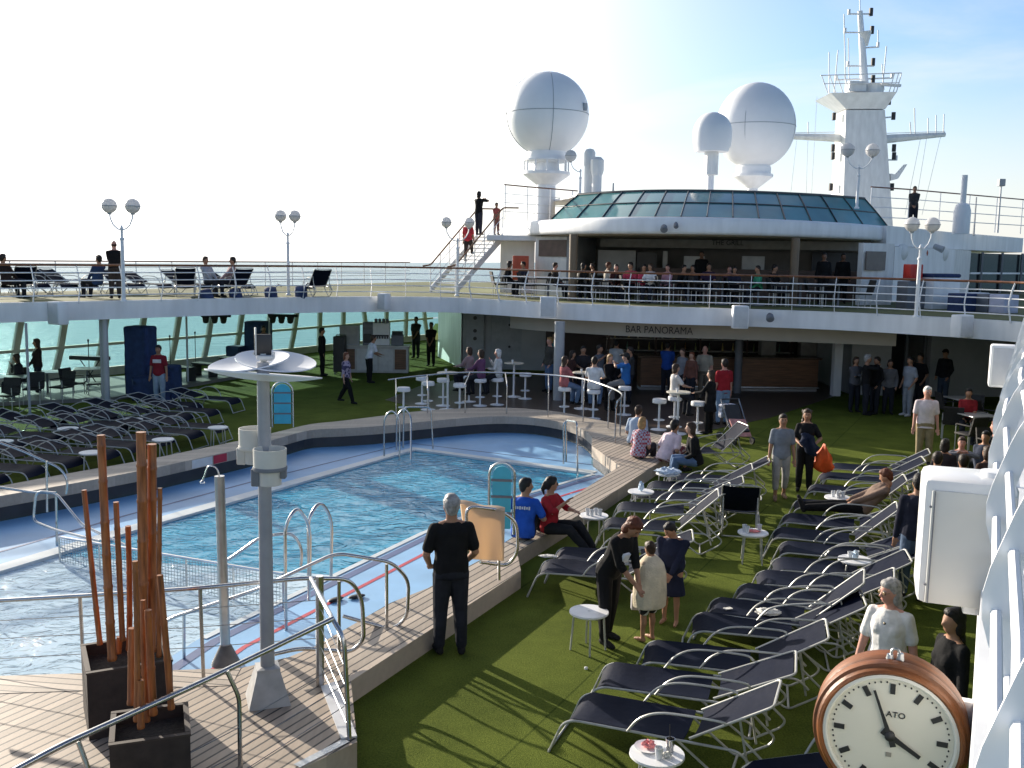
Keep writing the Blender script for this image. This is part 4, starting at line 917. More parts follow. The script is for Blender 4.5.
canes = [((103, 672), (84, 490), 6, 1), ((113, 672), (101, 435), 9.5, 1), ((124, 672), (116, 502), 6.5, 1), ((129, 672), (128, 526), 6.5, 1), ((142, 676), (141, 432), 11.5, 1), ((151, 676), (152, 444), 10.5, 1), ((159, 672), (160, 488), 5.5, 1), ((119, 676), (120, 637), 8, 1), ((138, 676), (146, 541), 8, 1),
         ((136, 740), (135, 561), 7, 2), ((131, 742), (132, 628), 9, 2), ((155, 745), (148, 610), 9, 2), ((173, 730), (160, 575), 7.5, 2), ((142, 742), (141, 680), 8, 2), ((149, 738), (143, 600), 6, 2)]
labs = ['leftmost slim leaning bamboo cane', 'tall thick bamboo cane second from the left', 'medium bamboo cane right of the tall left one', 'shorter medium bamboo cane fourth from the left', 'tallest thickest bamboo cane in the middle', 'tall thick bamboo cane just right of the tallest', 'thin tall bamboo cane at the right of the back planter', 'short stub of bamboo at the left of the back planter', 'dark bamboo cane in the middle hidden behind others', 'slim bamboo cane of the front planter reaching the pool railing', 'short bamboo cane with a cut open top in the front planter', 'bamboo cane of the front planter left of centre', 'rightmost bamboo cane leaning in the front planter', 'low bamboo stub in the front planter', 'thin bamboo cane between the two planters']
for i, ((bx, by), (tx, ty), dpx, k) in enumerate(canes):
    pb = pb1 if k == 1 else pb2; dep = pb.y+random.uniform(-.17, .17); zb = LZ+(.46 if k == 1 else .36)
    b0 = A(bx, by, dep); t0 = A(tx, ty, dep+random.uniform(-.06, .06)); b0 = b0+(b0-t0)*((b0.z-zb)/(t0.z-b0.z)); r = dpx*dep/996/2
    mb = MB(); pts = []; rs = []; l = (t0-b0).length; z = 0; node = random.uniform(.1, .3)
    bend = V((random.uniform(-.015, .015), random.uniform(-.01, .01), 0))
    while z < l:
        for dz, f in ((-.02, 1), (-.006, 1.09), (.006, 1.09), (.02, .97)):
            zz = min(max(node+dz, 0), l)
            if zz > z or not pts: pts.append((t0-b0)*(zz/l)+bend*math.sin(math.pi*zz/l)); rs.append(r*f*(1-.12*zz/l)); z = zz
        node += random.uniform(.28, .42)
        if node > l-.03: break
    pts.append(t0-b0); rs.append(r*.88)
    pts.append((t0-b0)*.999); rs.append(r*.66); pts.append((t0-b0)*.985); rs.append(r*.64)
    o = mb.tube(pts, rs, 10).build('bamboo_cane', [bamboo], None, 45); o.location = b0
    tag(o, labs[i], 'bamboo cane', 'bamboo canes in the planters')

# ================================================================ reflector light pole
base = G(268, 700, LZ); dep = base.y
t = thing('reflector_lamp', 'grey pole light with white petal reflectors on top and two can uplights', 'lamp', base)
mb = MB(); top = A(263, 362, dep); mb.tube([base, V((top.x, top.y, top.z))], [.068, .056], 18); mb.build('pole', [polegrey], t, 40, True)
mb = MB(); mb.lathe([(.27, 0), (.26, .03), (.15, .31), (.15, .34), (.07, .35)], base, 4, ang0=R(45+20)); mb.build('pedestal', [M('pedestal_paint', (.40, .40, .40), .6, 0, .15, 8)], t, None, True)
refl = M('reflector_white', (.74, .76, .79), .4, 0, .04, 2)
def petal(c, r, nrm, sag, ry=1.0):
    mb = MB(); q = V(nrm).normalized().to_track_quat('Z', 'Y').to_matrix(); n_ = 40; rows = 6; vs = []; fs = []
    for s2_ in (0, 1):
        vs.append(c+q @ V((0, 0, -sag-s2_*.012)))
        for i in range(1, rows+1):
            for k in range(n_):
                a = 2*math.pi*k/n_; rr_ = r*i/rows; vs.append(c+q @ V((rr_*math.cos(a), rr_*math.sin(a)*ry, sag*(i/rows)**2-sag-s2_*.012)))
    T = 1+rows*n_
    for s2_ in (0, 1):
        o_ = s2_*T
        for k in range(n_):
            l = (k+1) % n_; f = (o_, o_+1+k, o_+1+l); fs.append(f if not s2_ else f[::-1])
            for i in range(rows-1):
                f = (o_+1+i*n_+k, o_+1+(i+1)*n_+k, o_+1+(i+1)*n_+l, o_+1+i*n_+l); fs.append(f if not s2_ else f[::-1])
    for k in range(n_):
        l = (k+1) % n_; a = 1+(rows-1)*n_; fs.append((a+k, T+a+k, T+a+l, a+l))
    return mb.add(vs, fs)
for px, py, dd, r, nr in ((249, 361, .22, .37, (-.12, -.13, 1)), (276, 360, .24, .37, (.12, -.13, 1)), (264, 373, -.18, .51, (.06, .13, 1))):
    petal(A(px, py, dep+dd), r, nr, .06).build('reflector_petal', [refl], t, 60, True)
p = A(263, 348, dep+.02); mb = MB(); mb.box(p+V((0, 0, .03)), (.15, .03, .19), R(20), .008); mb.build('lamp_panel', [black], t, 40, True)
mb = MB(); mb.box(p+V((-.065, -.01, .06)), (.012, .06, .25), R(20)); mb.tube(rounded([p+V((-.09, 0, -.05)), p+V((.0, -.05, -.1)), p+V((.1, -.05, -.1)), p+V((.11, -.05, -.03))], .03), .012, 6); mb.box(p+V((.03, -.03, -.08)), (.16, .12, .035), R(10), .01); mb.tube([p+V((0, 0, -.05)), p+V((0, 0, -.2))], .03, 8); mb.build('lamp_bracket', [M('lamp_bracket_white', (.6, .6, .58), .5)], t, 40, True)
for px, py, dd in ((270, 466, -.16), (255, 445, .2)):
    c = A(px, py, dep+dd); mb = MB(); mb.lathe([(.10, -.17), (.10, -.02), (.146, -.02), (.148, .16), (.14, .16), (.132, .10), (.02, .09)], c, 26); mb.build('uplight_can', [M('uplight_shell', (.62, .60, .54), .5, 0, .06, 6)], t, 40, True)
    mb = MB(); mb.lathe([(.150, -.035), (.153, -.028), (.153, -.008), (.150, 0)], c, 26); mb.box(c+V((-.12, 0, -.1)), (.08, .12, .16), bev=.01); mb.box(c+V((.12, .0, -.06)), (.05, .08, .1), bev=.01); mb.build('uplight_clamp', [greyd if dd < 0 else M('uplight_shell', (.62, .60, .54))], t, 40, True)

# ================================================================ shower column
base = G(226, 664, PZ); t = thing('pool_shower', 'round steel shower column with gooseneck pipe and dark cone foot', 'shower', base); dep = base.y
mb = MB(); top = A(219.5, 476, dep); mb.tube([base+V((0, 0, .05)), top], .055, 20); mb.build('column', [dullsteel], t, 40, True)
mb = MB(); mb.lathe([(.16, 0), (.155, .03), (.065, .22), (.058, .23)], base, 20); mb.build('foot', [M('wet_canvas_foot', (.12, .11, .10), .5, 0, .4, 6)], t, 40, True)
mb = MB(); mb.tube(rounded([A(219.5, 477, dep), A(217, 467, dep), A(208, 465, dep), A(203, 480, dep)], .06), .009, 7); mb.lathe([(.008, 0), (.028, -.02), (.03, -.035)], A(202.5, 480, dep), 12); mb.build('gooseneck', [steel], t, 40, True)

# ================================================================ platform and pool handrails
def steelrail(label, paths, posts=(), cables=(), r=.021, base=None, post_r=.019, mat_=None):
    t = thing('handrail', label, 'handrail', base or paths[0][0]); mt = mat_ or steel
    for p in paths: MB().tube(rounded(p, .13, 6), r, 10).build('rail', [mt], t, 40, True)
    for p in posts: MB().tube(rounded(p, .06, 4), post_r, 8).build('post', [mt], t, 40, True)
    if cables:
        for p in cables: MB().tube(p, .004, 5).build('cable', [dullsteel], t, None, True)
    return t
# long rail along the pool side of the platform
dL = G(84, 668+8, LZ).y
def PR(px, py): return A(px, py, dL)
pA, pB = G(85, 676, LZ), G(204, 690, LZ); dB = G(204, 690, LZ).y; dC = 9.75
rail1 = [A(-60, 604, 9.6), A(80, 596, 9.45), A(200, 588, 9.25), A(305, 578, 9.55)]
loopA = rail1+[A(350, 579, 9.8), A(362, 598, 9.9), A(364, 640, 9.9), A(352, 652, 9.9), A(300, 648, 9.75), A(274, 654, 9.6)]
cab = [[A(-60, 604+k, 9.6), A(82, 596+k, 9.45), A(202, 588+k*1.02, 9.25), A(320, 580+k, 9.5)] for k in (20, 38, 58)]
steelrail('long stainless handrail with thin cables running behind the bamboo along the pool', [loopA],
          [[A(80, 597, 9.45), A(84, 674, 9.45)], [A(200, 589, 9.25), A(204, 691, 9.25)], [A(339, 581, 9.85), A(339, 655, 9.85)]], cab, .022)
# second loop with the sloping rail that leads down into the shallow basin
dd = 10.9
steelrail('stainless stair handrail loop with a sunlit slope reaching down to the shallow basin', [[A(152, 634, 10.9), A(168, 619, 10.9), A(256, 590, 10.8), A(284, 577, 10.7), A(336, 553, 10.7), A(392, 562, 10.8), A(409, 580, 10.9), A(407, 618, 10.9), A(392, 630, 10.9), A(343, 616, 10.75)]],
          [[A(386.5, 564, 10.85), A(387, 645, 10.85)], [A(184, 614, 10.9), A(184, 668, 10.9)]])
# right platform edge: post, leaning rail, near stair rail
q1 = G(320, 686, LZ); q2 = G(349.5, 740, LZ)
dark_post = [A(319.5, 576, q1.y), q1]
steelrail('stainless rail with a thick square post at the platform corner and five cables', [[A(311, 578.5, q1.y-.1), A(322, 600, q1.y-.5), A(332, 618, q2.y+.1), A(344, 638, q2.y), q2]], [dark_post], [[A(321, 590+k*19, q1.y), A(346.5, 655+k*17, q2.y)] for k in range(5)], .021, None, .04)
m1 = G(240.5, 790, LZ)
steelrail('close diagonal stainless stair handrail crossing in front of the planters', [[A(-40, 800, 6.2), A(60, 746, 6.75), A(200, 683, 7.55), A(333, 618.5, q2.y+.1)]],
          [[A(227, 671, 7.65), A(239, 697, 7.65), A(241, 800, 7.65)], [A(78, 741, 6.85), A(88, 768, 6.85), A(94, 850, 6.85)]], [[A(240, 697+k, 7.65), A(344, 638+k*.9, q2.y)] for k in (26, 52, 76)]+[[A(90, 775+k, 6.85), A(240, 697+k, 7.65)] for k in (30, 56)], .024)
# aluminium step nosing and white strip on the platform
mb = MB(); a, b_ = G(300, 768, LZ), G(350, 742, LZ); dn = (b_-a).normalized(); nn = V((-dn.y, dn.x, 0))
mb.add([a+V((0, 0, .006)), b_+V((0, 0, .006)), b_+nn*.08+V((0, 0, .006)), a+nn*.08+V((0, 0, .006))], [(0, 1, 2, 3)]); tag(mb.build('step_nosing', [M('ribbed_aluminium', (.42, .45, .48), .4, .6, .15, 40)]), 'ribbed aluminium nosing strip on the platform edge', 'step nosing')
a, b_, c_, d_ = G(321, 688, LZ), G(336, 683, LZ), G(357, 738, LZ), G(341, 740, LZ)
mb = MB(); mb.prism([a, b_, c_, d_], LZ+.004, LZ+.02); tag(mb.build('edge_plate', [M('pale_edge_plate', (.62, .63, .64), .4)]), 'pale metal edge plate beside the platform corner rail', 'plate')
for q, lab in ((((271, 672), (280, 668), (283, 690), (290, 692)), 'x'),): pass

# pool ladders: pairs of inverted U rails
def hoop(p0, p1, h, r=.022, drop0=0, drop1=.5):
    u = (p1-p0); 
    return rounded([p0+V((0, 0, -drop0)), p0+V((0, 0, h)), p1+V((0, 0, h)), p1+V((0, 0, -drop1))], u.length*.48, 8)
def ladder(label, hoops, bars=0):
    t = thing('pool_ladder', label, 'ladder', hoops[0][0])
    for h in hoops: MB().tube(h, .021, 9).build('rail', [steel], t, 40, True)
    for k in range(bars):
        a, b_ = hoops[0][-1], hoops[1][-1]; MB().box((a+b_)/2+V((0, 0, .1+.28*k)), ((b_-a).length, .08, .02), math.atan2((b_-a).y, (b_-a).x)).build('rung', [steel], t, None, True)
    return t
def HP(px, py, d): return A(px, py, d)
da = G(286, 630, PZ).y; db = G(331, 580, PZ).y
ladder('near pool ladder of two bright arched rails standing at the blue pool edge', [rounded([HP(286, 632, da), HP(285, 525, da), HP(297, 506, da+.15), HP(310, 525, da+.5), HP(310, 590, da+.5)], .2, 6), rounded([HP(309, 600, da+.5), HP(308, 518, da+.5), HP(320, 500, da+.7), HP(332, 518, da+.9), HP(331, 580, da+.9)], .2, 6)])
steelrail('stainless rail loop beside the near pool ladder, leading to the net fence', [[A(228, 560, 12.0), A(262, 536, 12.0), A(293, 533, 12.2), A(302, 548, 12.2), A(301, 566, 12.2)]], [], (), .02)
d5 = G(384, 458, PZ).y
ladder('far pool ladder with tall arched rails at the back left corner of the pool', [rounded([HP(384, 456, d5), HP(384, 418, d5), HP(391.5, 409, d5), HP(399.5, 418, d5), HP(399.5, 466, d5)], .25, 6), rounded([HP(396.5, 450, d5+.8), HP(396.5, 416, d5+.8), HP(404, 407, d5+.8), HP(411, 416, d5+.8), HP(411, 464, d5)], .25, 6)])
steelrail('stainless rail behind the far pool ladder at the rim', [[A(403, 448, d5+1.2), A(404, 407, d5+1.2), A(431, 407, d5+1.2), A(433, 450, d5+1.2)]])
d6 = G(578, 475, PZ).y
ladder('small pool ladder with two straight rails at the right pool corner', [rounded([HP(566, 462, d6+.6), HP(566, 420, d6+.6), HP(577, 422, d6), HP(577.5, 492, d6)], .12, 5), rounded([HP(563.5, 464, d6+.9), HP(563.5, 424, d6+.9), HP(565.5, 421, d6+.75), HP(566.5, 440, d6+.7)], .05, 4)])
# left rails by the shallow basin
d7 = 15.2
steelrail('stainless handrail loop at the left end of the net fence', [[A(-20, 484, 15.6), A(30, 492, 15.4), A(56, 493, 15.2), A(82, 525, 14.7), A(125, 545, 14.2)], [A(56, 493, 15.2), A(36, 491, 15.3), A(33, 521, 15.3), A(56, 530, 15.0), A(100, 541, 14.5)]], [[A(56, 494, 15.2), A(57, 552, 15.2)]])
steelrail('upper left stainless handrail descending from the left pool rim', [[A(-20, 436, 15.8), A(20, 450, 15.9), A(60, 468, 16.0), A(68, 480, 16.0), A(66, 494, 16.0)]], [[A(46.5, 461, 15.95), A(47, 512, 15.95)]], (), .02)
# net fence between the deep pool and the shallow basin
t = thing('pool_net_fence', 'low net fence with steel top rail dividing the pool from the shallow basin', 'fence', G(58, 556, PZ))
f0, f1 = A(59, 537, 14.5), A(283, 574, 12.6)
b0_, b1_ = V((f0.x, f0.y, PZ-.1)), V((f1.x, f1.y, PZ-.1))
MB().tube([f0, f1], .02, 8).build('top_rail', [steel], t, 40, True)
for k in range(6):
    a = f0.lerp(f1, k/5); b_ = b0_.lerp(b1_, k/5); MB().tube([a, b_], .016, 7).build('post', [steel], t, 40, True)
mb = MB(); NX = 75
for k in range(NX): mb.tube([f0.lerp(f1, k/NX), b0_.lerp(b1_, k/NX)], .0035, 3, cap=False)
for k in range(1, 11): mb.tube([f0.lerp(b0_, k/11), f1.lerp(b1_, k/11)], .0035, 3, cap=False)
mb.build('net', [M('net_cord', (.30, .36, .40), .6)], t, None, True)
# rail round the back rim and dance floor
rp_ = [A(388, 380, 27.6), A(420, 376, 27.9), A(470, 372.5, 27.9), A(540, 374.5, 27.2), A(580, 378.5, 26.2), A(606, 386, 24.9), A(622, 394, 23.2), A(617, 402, 22.2)]
br = spline(rp_, 6)
t = thing('handrail', 'curved stainless rail on short posts round the dance floor at the pool rim', 'handrail', G(394, 412, 0))
MB().tube(br, .024, 8).build('rail', [steel], t, 40, True)
for px, py, dx in ((396, 416, 0), (427.5, 413, 0), (465, 413, 0), (506.5, 414, 0), (548, 417, 0), (583, 422, 0), (608, 428, 0), (620, 436, 0), (615, 443, 0)):
    g = G(px, py, LZ if py > 412 else 0); q = min(br, key=lambda p: abs(p.x/p.y-g.x/g.y)+abs(p.y-g.y)*.02)
    MB().tube(rounded([g, V((g.x, g.y, q.z-.12)), q], .08), .019, 7).build('post', [steel], t, 40, True)
# cyan boards in arch frames
def board(label, px0, px1, ytop, ybot, dep, rz):
    a, b_ = A(px0, ybot, dep), A(px1, ybot, dep); w_ = (b_-a).length; h = A((px0+px1)/2, ytop, dep).z-a.z; c = (a+b_)/2
    t = thing('rescue_board', label, 'board', c, rz)
    pts = [V((-w_/2, 0, 0)), V((-w_/2, 0, h-w_/2))]+[V((w_/2*math.cos(R(180-18*i)), 0, h-w_/2+w_/2*math.sin(R(180-18*i)))) for i in range(1, 10)]+[V((w_/2, 0, h-w_/2)), V((w_/2, 0, 0))]
    MB().tube(pts, .022, 9).build('arch_frame', [steel], t, 40)
    k = w_/2-.045; mb = MB(); 
    poly = [V((-k, 0, .08)), V((k, 0, .08)), V((k, 0, h-w_/2))]+[V((k*math.cos(R(18*i)), 0, h-w_/2+k*math.sin(R(18*i)))) for i in range(1, 10)]+[V((-k, 0, h-w_/2))]
    mb.quadplate(poly, .035); mb.build('panel', [cyanp], t)
    for z in (.30, .53, .76):
        MB().box((0, -.022, h*z), (w_-.05, .012, .035)).build('strap', [greyd], t)
    return t
board('cyan arched board with dark straps behind the reflector pole at the left pool rim', 272.5, 293, 382, 427, 22.6, R(8))
board('cyan arched board in a bright steel frame beside the seated couple', 488.5, 513.5, 463, 534, 13.6, R(-4))
# towel over a rail loop
m, n, L, b, out = newmat('thin_beige_towel'); tl = n.new('ShaderNodeBsdfTranslucent'); tl.inputs[0].default_value = (.80, .62, .42, 1); ms = n.new('ShaderNodeMixShader'); ms.inputs[0].default_value = .45
b.inputs['Base Color'].default_value = (.70, .58, .45, 1); b.inputs['Roughness'].default_value = .95; L.new(b.outputs[0], ms.inputs[1]); L.new(tl.outputs[0], ms.inputs[2]); L.new(ms.outputs[0], out.inputs[0]); towelm = m
t = steelrail('stainless rail loop carrying the beige towel behind the man in black', [[A(468, 556, 11.9), A(466, 506, 11.9), A(500, 510, 12.1), A(517, 522, 12.2), A(518, 552, 12.2), A(508, 566, 12.2), A(480, 562, 12.0)]], [[A(499, 512, 12.1), A(499, 580, 12.1)]])
mb = MB(); P_ = []
tp = [A(458, 500, 12.15), A(505, 508, 12.1), A(497, 559, 11.95), A(470, 560, 11.9)]
NX, NY = 14, 16
for j in range(NY+1):
    for i in range(NX+1):
        u, v_ = i/NX, j/NY
        if v_ < .25:   # over the rail and a little behind
            a = A(458+47*u, 500+8*u, 12.4-.35*(v_/.25)); a.z += .012*math.sin(u*9)
        else:
            w_ = (v_-.25)/.75; a = A(460+45*u+w_*(7-8*u), (504+7*u)+w_*(55-5*u), 12.05-.03*w_+.025*math.sin(u*11+1.5*w_)*w_)
        P_.append(a)
NN = len(P_); back = [p+V((.0, .012, 0)) for p in P_]
fs = [(j*(NX+1)+i, j*(NX+1)+i+1, (j+1)*(NX+1)+i+1, (j+1)*(NX+1)+i) for j in range(NY) for i in range(NX)]
mb.add(P_+back, [f[::-1] for f in fs]+[tuple(k+NN for k in f) for f in fs])
tag(mb.build('towel', [towelm], None, 60), 'beige towel hung over the rail loop behind the man in black', 'towel')
# dropped sandals on the blue floor
p = G(343, 600, PZ); t = thing('swim_goggles', 'dark sandals left on the blue pool floor', 'sandals', p)
for x, y, r_ in ((-.09, -.05, .5), (.17, .08, .2)): MB().ball((x, y, .025), (.06, .13, .025), 12, 6, Matrix.Rotation(r_-1.2, 3, 'Z')).build('sandal', [black], t, 50)
t.name = 'sandals'
# red and white sign plates on the left rim face
for px0, px1, c, lab in ((181, 203, (.70, .70, .68), 'blank white plate on the left pool rim'), (204.5, 218, (.50, .03, .06), 'red plate beside the white one on the left pool rim')):
    a, b_ = A(px0, 459+(203-px0)*.17, 0.001+20.2), A(px1, 455+(203-px1)*.17, 20.2)
for px0, px1, py, c, lab in ((182, 203, 457.5, (.70, .70, .68), 'blank white plate on the left pool rim'), (204.5, 218, 453.5, (.50, .03, .06), 'red plate beside the white one on the left pool rim')):
    a = min(bL, key=lambda p: abs(512+996*p.x/p.y-px0)); 
    def rimpt(px):
        for i in range(len(bL)-1):
            u0, u1 = bL[i].x/bL[i].y, bL[i+1].x/bL[i+1].y; q = (px-512)/996*.985
            if (u0-q)*(u1-q) <= 0: return bL[i].lerp(bL[i+1], (q-u0)/(u1-u0))
        return bL[0]
    a, b_ = rimpt(px1), rimpt(px0); d_ = (a-b_).normalized(); nn = V((d_.y, -d_.x, 0))*.012
    mb = MB(); mb.prism([b_+nn, a+nn, a+nn*.15, b_+nn*.15], .055, .225); tag(mb.build('sign_plate', [M('plate_'+lab.split()[0], c, .5)]), lab, 'sign')
# ================================================================ sun loungers
def lounger_proto(back, name='sun_lounger'):
    """foot end at the origin, lying along +x; back = angle of the backrest in degrees"""
    t = thing(name, 'x', 'sun lounger', (0, 0, 0)); H_, W_ = .34, .30; px = 1.16
    for s in (-1, 1):
        y = s*W_
        MB().tube(rounded([(-.10, y*1.02, .0), (.02, y, .29), (.12, y, H_), (px+.42, y, H_), (px+.52, y, .24)], .07, 4), .0125, 7).build('side_rail', [alu], t, 40)
        mb = MB(); a = R(back); top = V((px+.78*math.cos(a), y*.97, H_+.03+.78*math.sin(a)))
        hinge = V((px, y*.97, H_+.03))
        # arched arm from the side rail up to the backrest
        mid = hinge.lerp(top, .42 if back > 20 else .3)+V((0, s*.03, .03))
        if back > 20: arm = [V((.62, y*1.05, H_)), V((.74, y*1.08, H_+.15)), V((.95, y*1.10, H_+.235)), V((mid.x-.06, y*1.10, max(mid.z+.02, H_+.24))), mid+V((.03, 0, 0))]
        else: arm = [V((.66, y*1.05, H_)), V((.74, y*1.08, H_+.15)), V((.93, y*1.1, H_+.26)), V((1.18, y*1.1, H_+.25)), V((1.42, y*1.06, H_+.14)), V((1.58, y*1.04, H_+.03))]
        mb.tube(spline(arm, 5), .0115, 7); mb.build('armrest', [alu], t, 40)
        leg = rounded([(px-.12, y*.9, H_-.01), (px+.30, y*.9, .02), (px+.36, y*.9, .015), (px+.62, y*.9, .17), (px+.66, y*.9, .24), (px+.44, y*.9, H_+.10)] if back > 20 else [(px-.05, y*.9, H_-.01), (px+.12, y*.9, .02), (px+.55, y*.9, .02), (px+.68, y*.9, H_-.02)], .07, 4)
        MB().tube(leg, .0115, 7).build('rear_leg', [alu], t, 40)
        if back > 20: MB().tube([hinge.lerp(top, .62)+V((0, -s*.02, -.02)), V((px+.50, y*.86, .16))], .011, 6).build('back_strut', [alu], t, 40)
    mb = MB(); mb.tube([(-.10, -W_*1.02, .012), (-.10, W_*1.02, .012)], .0115, 7); mb.build('foot_bar', [alu], t, 40)
    mb = MB(); mb.tube([(px+.34, -W_*.9, .02), (px+.34, W_*.9, .02)], .0125, 7); mb.build('rear_bar', [alu], t, 40)
    a = R(back); ux = V((math.cos(a), 0, math.sin(a))); h0 = V((px, 0, H_+.03))
    fr = [h0+V((0, -W_*.97, 0)), h0+ux*.80+V((0, -W_*.97, 0)), h0+ux*.80+V((0, W_*.97, 0)), h0+V((0, W_*.97, 0))]
    MB().tube(rounded(fr, .06, 4), .0125, 7).build('back_frame', [alu], t, 40)
    # sling: slack between the rails
    def sling(P, wd, sag, nm):
        mb = MB(); n_, k_ = len(P), 7; vs = []
        for sg in (0, 1):
            for i, (p, nr) in enumerate(P):
                for j in range(k_):
                    u = j/(k_-1)*2-1
                    vs.append(p+V((0, u*wd, 0))-nr*(sag*(1-u*u)*(1+.25*math.sin(i*1.7))+.006*sg))
        fs = []
        for sg in (0, 1):
            o_ = sg*n_*k_
            for i in range(n_-1):
                for j in range(k_-1):
                    f = (o_+i*k_+j, o_+(i+1)*k_+j, o_+(i+1)*k_+j+1, o_+i*k_+j+1); fs.append(f if sg else f[::-1])
        mb.add(vs, fs); return mb.build(nm, [navy], t, 50)
    up_ = V((0, 0, 1)); seat = [(V((.0, 0, .24)), V((-.5, 0, .8)).normalized()), (V((.05, 0, .31)), V((-.4, 0, .9)).normalized()), (V((.13, 0, H_+.016)), up_)]+[(V((.13+.98*i/7, 0, H_+.016)), up_) for i in range(1, 8)]
    sling(seat, W_-.005, .025, 'seat_sling')
    nb = V((-math.sin(a), 0, math.cos(a)))
    sling([(h0+ux*(.03+.74*i/6), nb) for i in range(7)], W_*.97-.008, .02, 'back_sling')
    return t
LP = {k: lounger_proto(k) for k in (25, 31, 43, 5, 13)}
def pick(): return random.choice((25, 25, 31, 31))
used = {}
def lounger(kind, foot, az, label, group):
    """foot = ground point below the middle of the foot end; az = direction head lies in"""
    kind = {38: pick() if True else 0, 52: 43, 14: 13}.get(kind, kind); o = LP[kind] if kind not in used else copytree(LP[kind]); used[kind] = 1
    o.location = (foot.x, foot.y, foot.z); o.rotation_euler = (0, 0, R(90-az)); tag(o, label, 'sun lounger', group); return o
ordw = ['nearest', 'second', 'third', 'fourth', 'fifth', 'sixth', 'seventh', 'eighth', 'ninth', 'tenth', 'eleventh', 'twelfth', 'thirteenth', 'fourteenth', 'fifteenth', 'sixteenth', 'seventeenth']
def lerp2(a, b_, t): return a.lerp(b_, t)
# long row on the right: far corners of the foot ends read from the photograph
r1 = [(585, 692), (608, 662), (650, 640), (697, 612), (715, 597), (742, 583), (760, 570), (776, 557), (783, 541), (777, 527), (786, 513), (797, 499), (812, 484), (822, 472), (832, 463)]
extra = {0: ' beside the cluttered table', 1: ' behind the closest one', 11: ' carrying the reclining man', 14: ', farthest of that row'}
for i, (px, py) in enumerate(r1):
    g = G(px, py, .34); az = 106+random.uniform(-6, 6); d_ = V((math.sin(R(az)), math.cos(R(az)), 0)); lat = V((d_.y, -d_.x, 0))
    foot = g+lat*.30-d_*.05; foot.z = 0
    lounger(52 if i in (4, 9, 11) else 38, foot, az, ordw[i]+' navy lounger from the front in the long right row'+extra.get(i, ''), 'loungers in the long right hand row')
# shorter row beside the pool ledge
r2 = [((541, 561), 100, 38, 'near the seated couple, with small things on it'), ((556, 549), 98, 38, 'behind the one next to the seated couple'), ((604, 519), 100, 52, 'with its back steeply raised beside the ledge tables'), ((617, 503), 100, 38, 'beside the white table with a napkin stand'), ((633, 491), 101, 38, 'in the middle of the row by the ledge'), ((648, 482), 101, 38, 'second from the far end by the ledge'), ((668, 474), 101, 38, 'at the far end by the ledge, under the draped table')]
for (px, py), az, k, lab in r2:
    g = G(px, py, .34); d_ = V((math.sin(R(az)), math.cos(R(az)), 0)); lat = V((d_.y, -d_.x, 0)); foot = g+lat*.2; foot.z = 0
    lounger(k, foot, az, 'lounger '+lab, 'loungers in the row beside the pool ledge')
# two chairs seen from behind
def placed(kind, c, az, label): return lounger(kind, V((c.x, c.y, 0)), az, label, 'loungers turned away from the rows')
placed(52, G(686, 541, 0)+V((1.2, 1.7, 0)), 192, 'navy lounger with its raised back towards the camera beside the small round table')
placed(52, G(660, 470, 0)+V((.15, .35, 0)), 80, 'navy lounger with raised back behind the woman in black and jeans')
placed(38, G(790, 772, 0)+V((-.50, -.80, 0)), 75, 'navy lounger at the bottom edge of the photo, only its back corner showing')
# port side rows
def portrow(a, b_, n_, az, kinds, name, grp, jit=.05):
    for i in range(n_):
        g = a.lerp(b_, i/(n_-1))+V((random.uniform(-jit, jit), random.uniform(-jit, jit), 0)); g.z = 0
        lounger(kinds[i % len(kinds)], g, az+random.uniform(-4, 4), ordw[i]+' navy lounger from the left in the '+name, grp)
portrow(G(20, 497, 0)+V((-.35, .0, 0)), G(228, 444, 0)+V((-.2, .25, 0)), 8, 283, [14], 'shaded row along the left pool rim', 'loungers along the left pool rim')
portrow(G(-20, 466, 0), G(215, 424, 0), 8, 283, [14], 'middle shaded row on the left', 'loungers in the middle left row')
portrow(G(60, 438, 0), G(235, 412, 0), 5, 283, [14], 'back shaded row on the left', 'loungers in the back left row')
# upper deck loungers
updk = [(12, 304, 140, 52, 'leftmost, with steep back'), (42, 297, 300, 5, 'flat, second from the left'), (70, 297, 300, 38, 'third from the left'), (92, 298, 290, 38, 'under the seated man in blue'), (120, 297, 300, 5, 'flat, just right of the standing man'), (137, 297, 310, 38, 'right of the left globe lamp'), (166, 296, 300, 38, 'left of the steep one'), (184, 295, 160, 52, 'with steep back in the middle'), (206, 296, 300, 38, 'under the seated person in white'), (222, 296, 140, 52, 'steep, between two seated people'), (249, 296, 300, 38, 'right of the seated people'), (306, 296, 150, 52, 'alone at the right, right of the globe lamp')]
for px, py, az, k, lab in updk:
    g = A(px, py-9, 30.0+px*.012); 
    lounger(k, V((g.x, g.y, UT+.008)), az, 'dark lounger on the left upper deck, '+lab, 'loungers on the left upper deck')

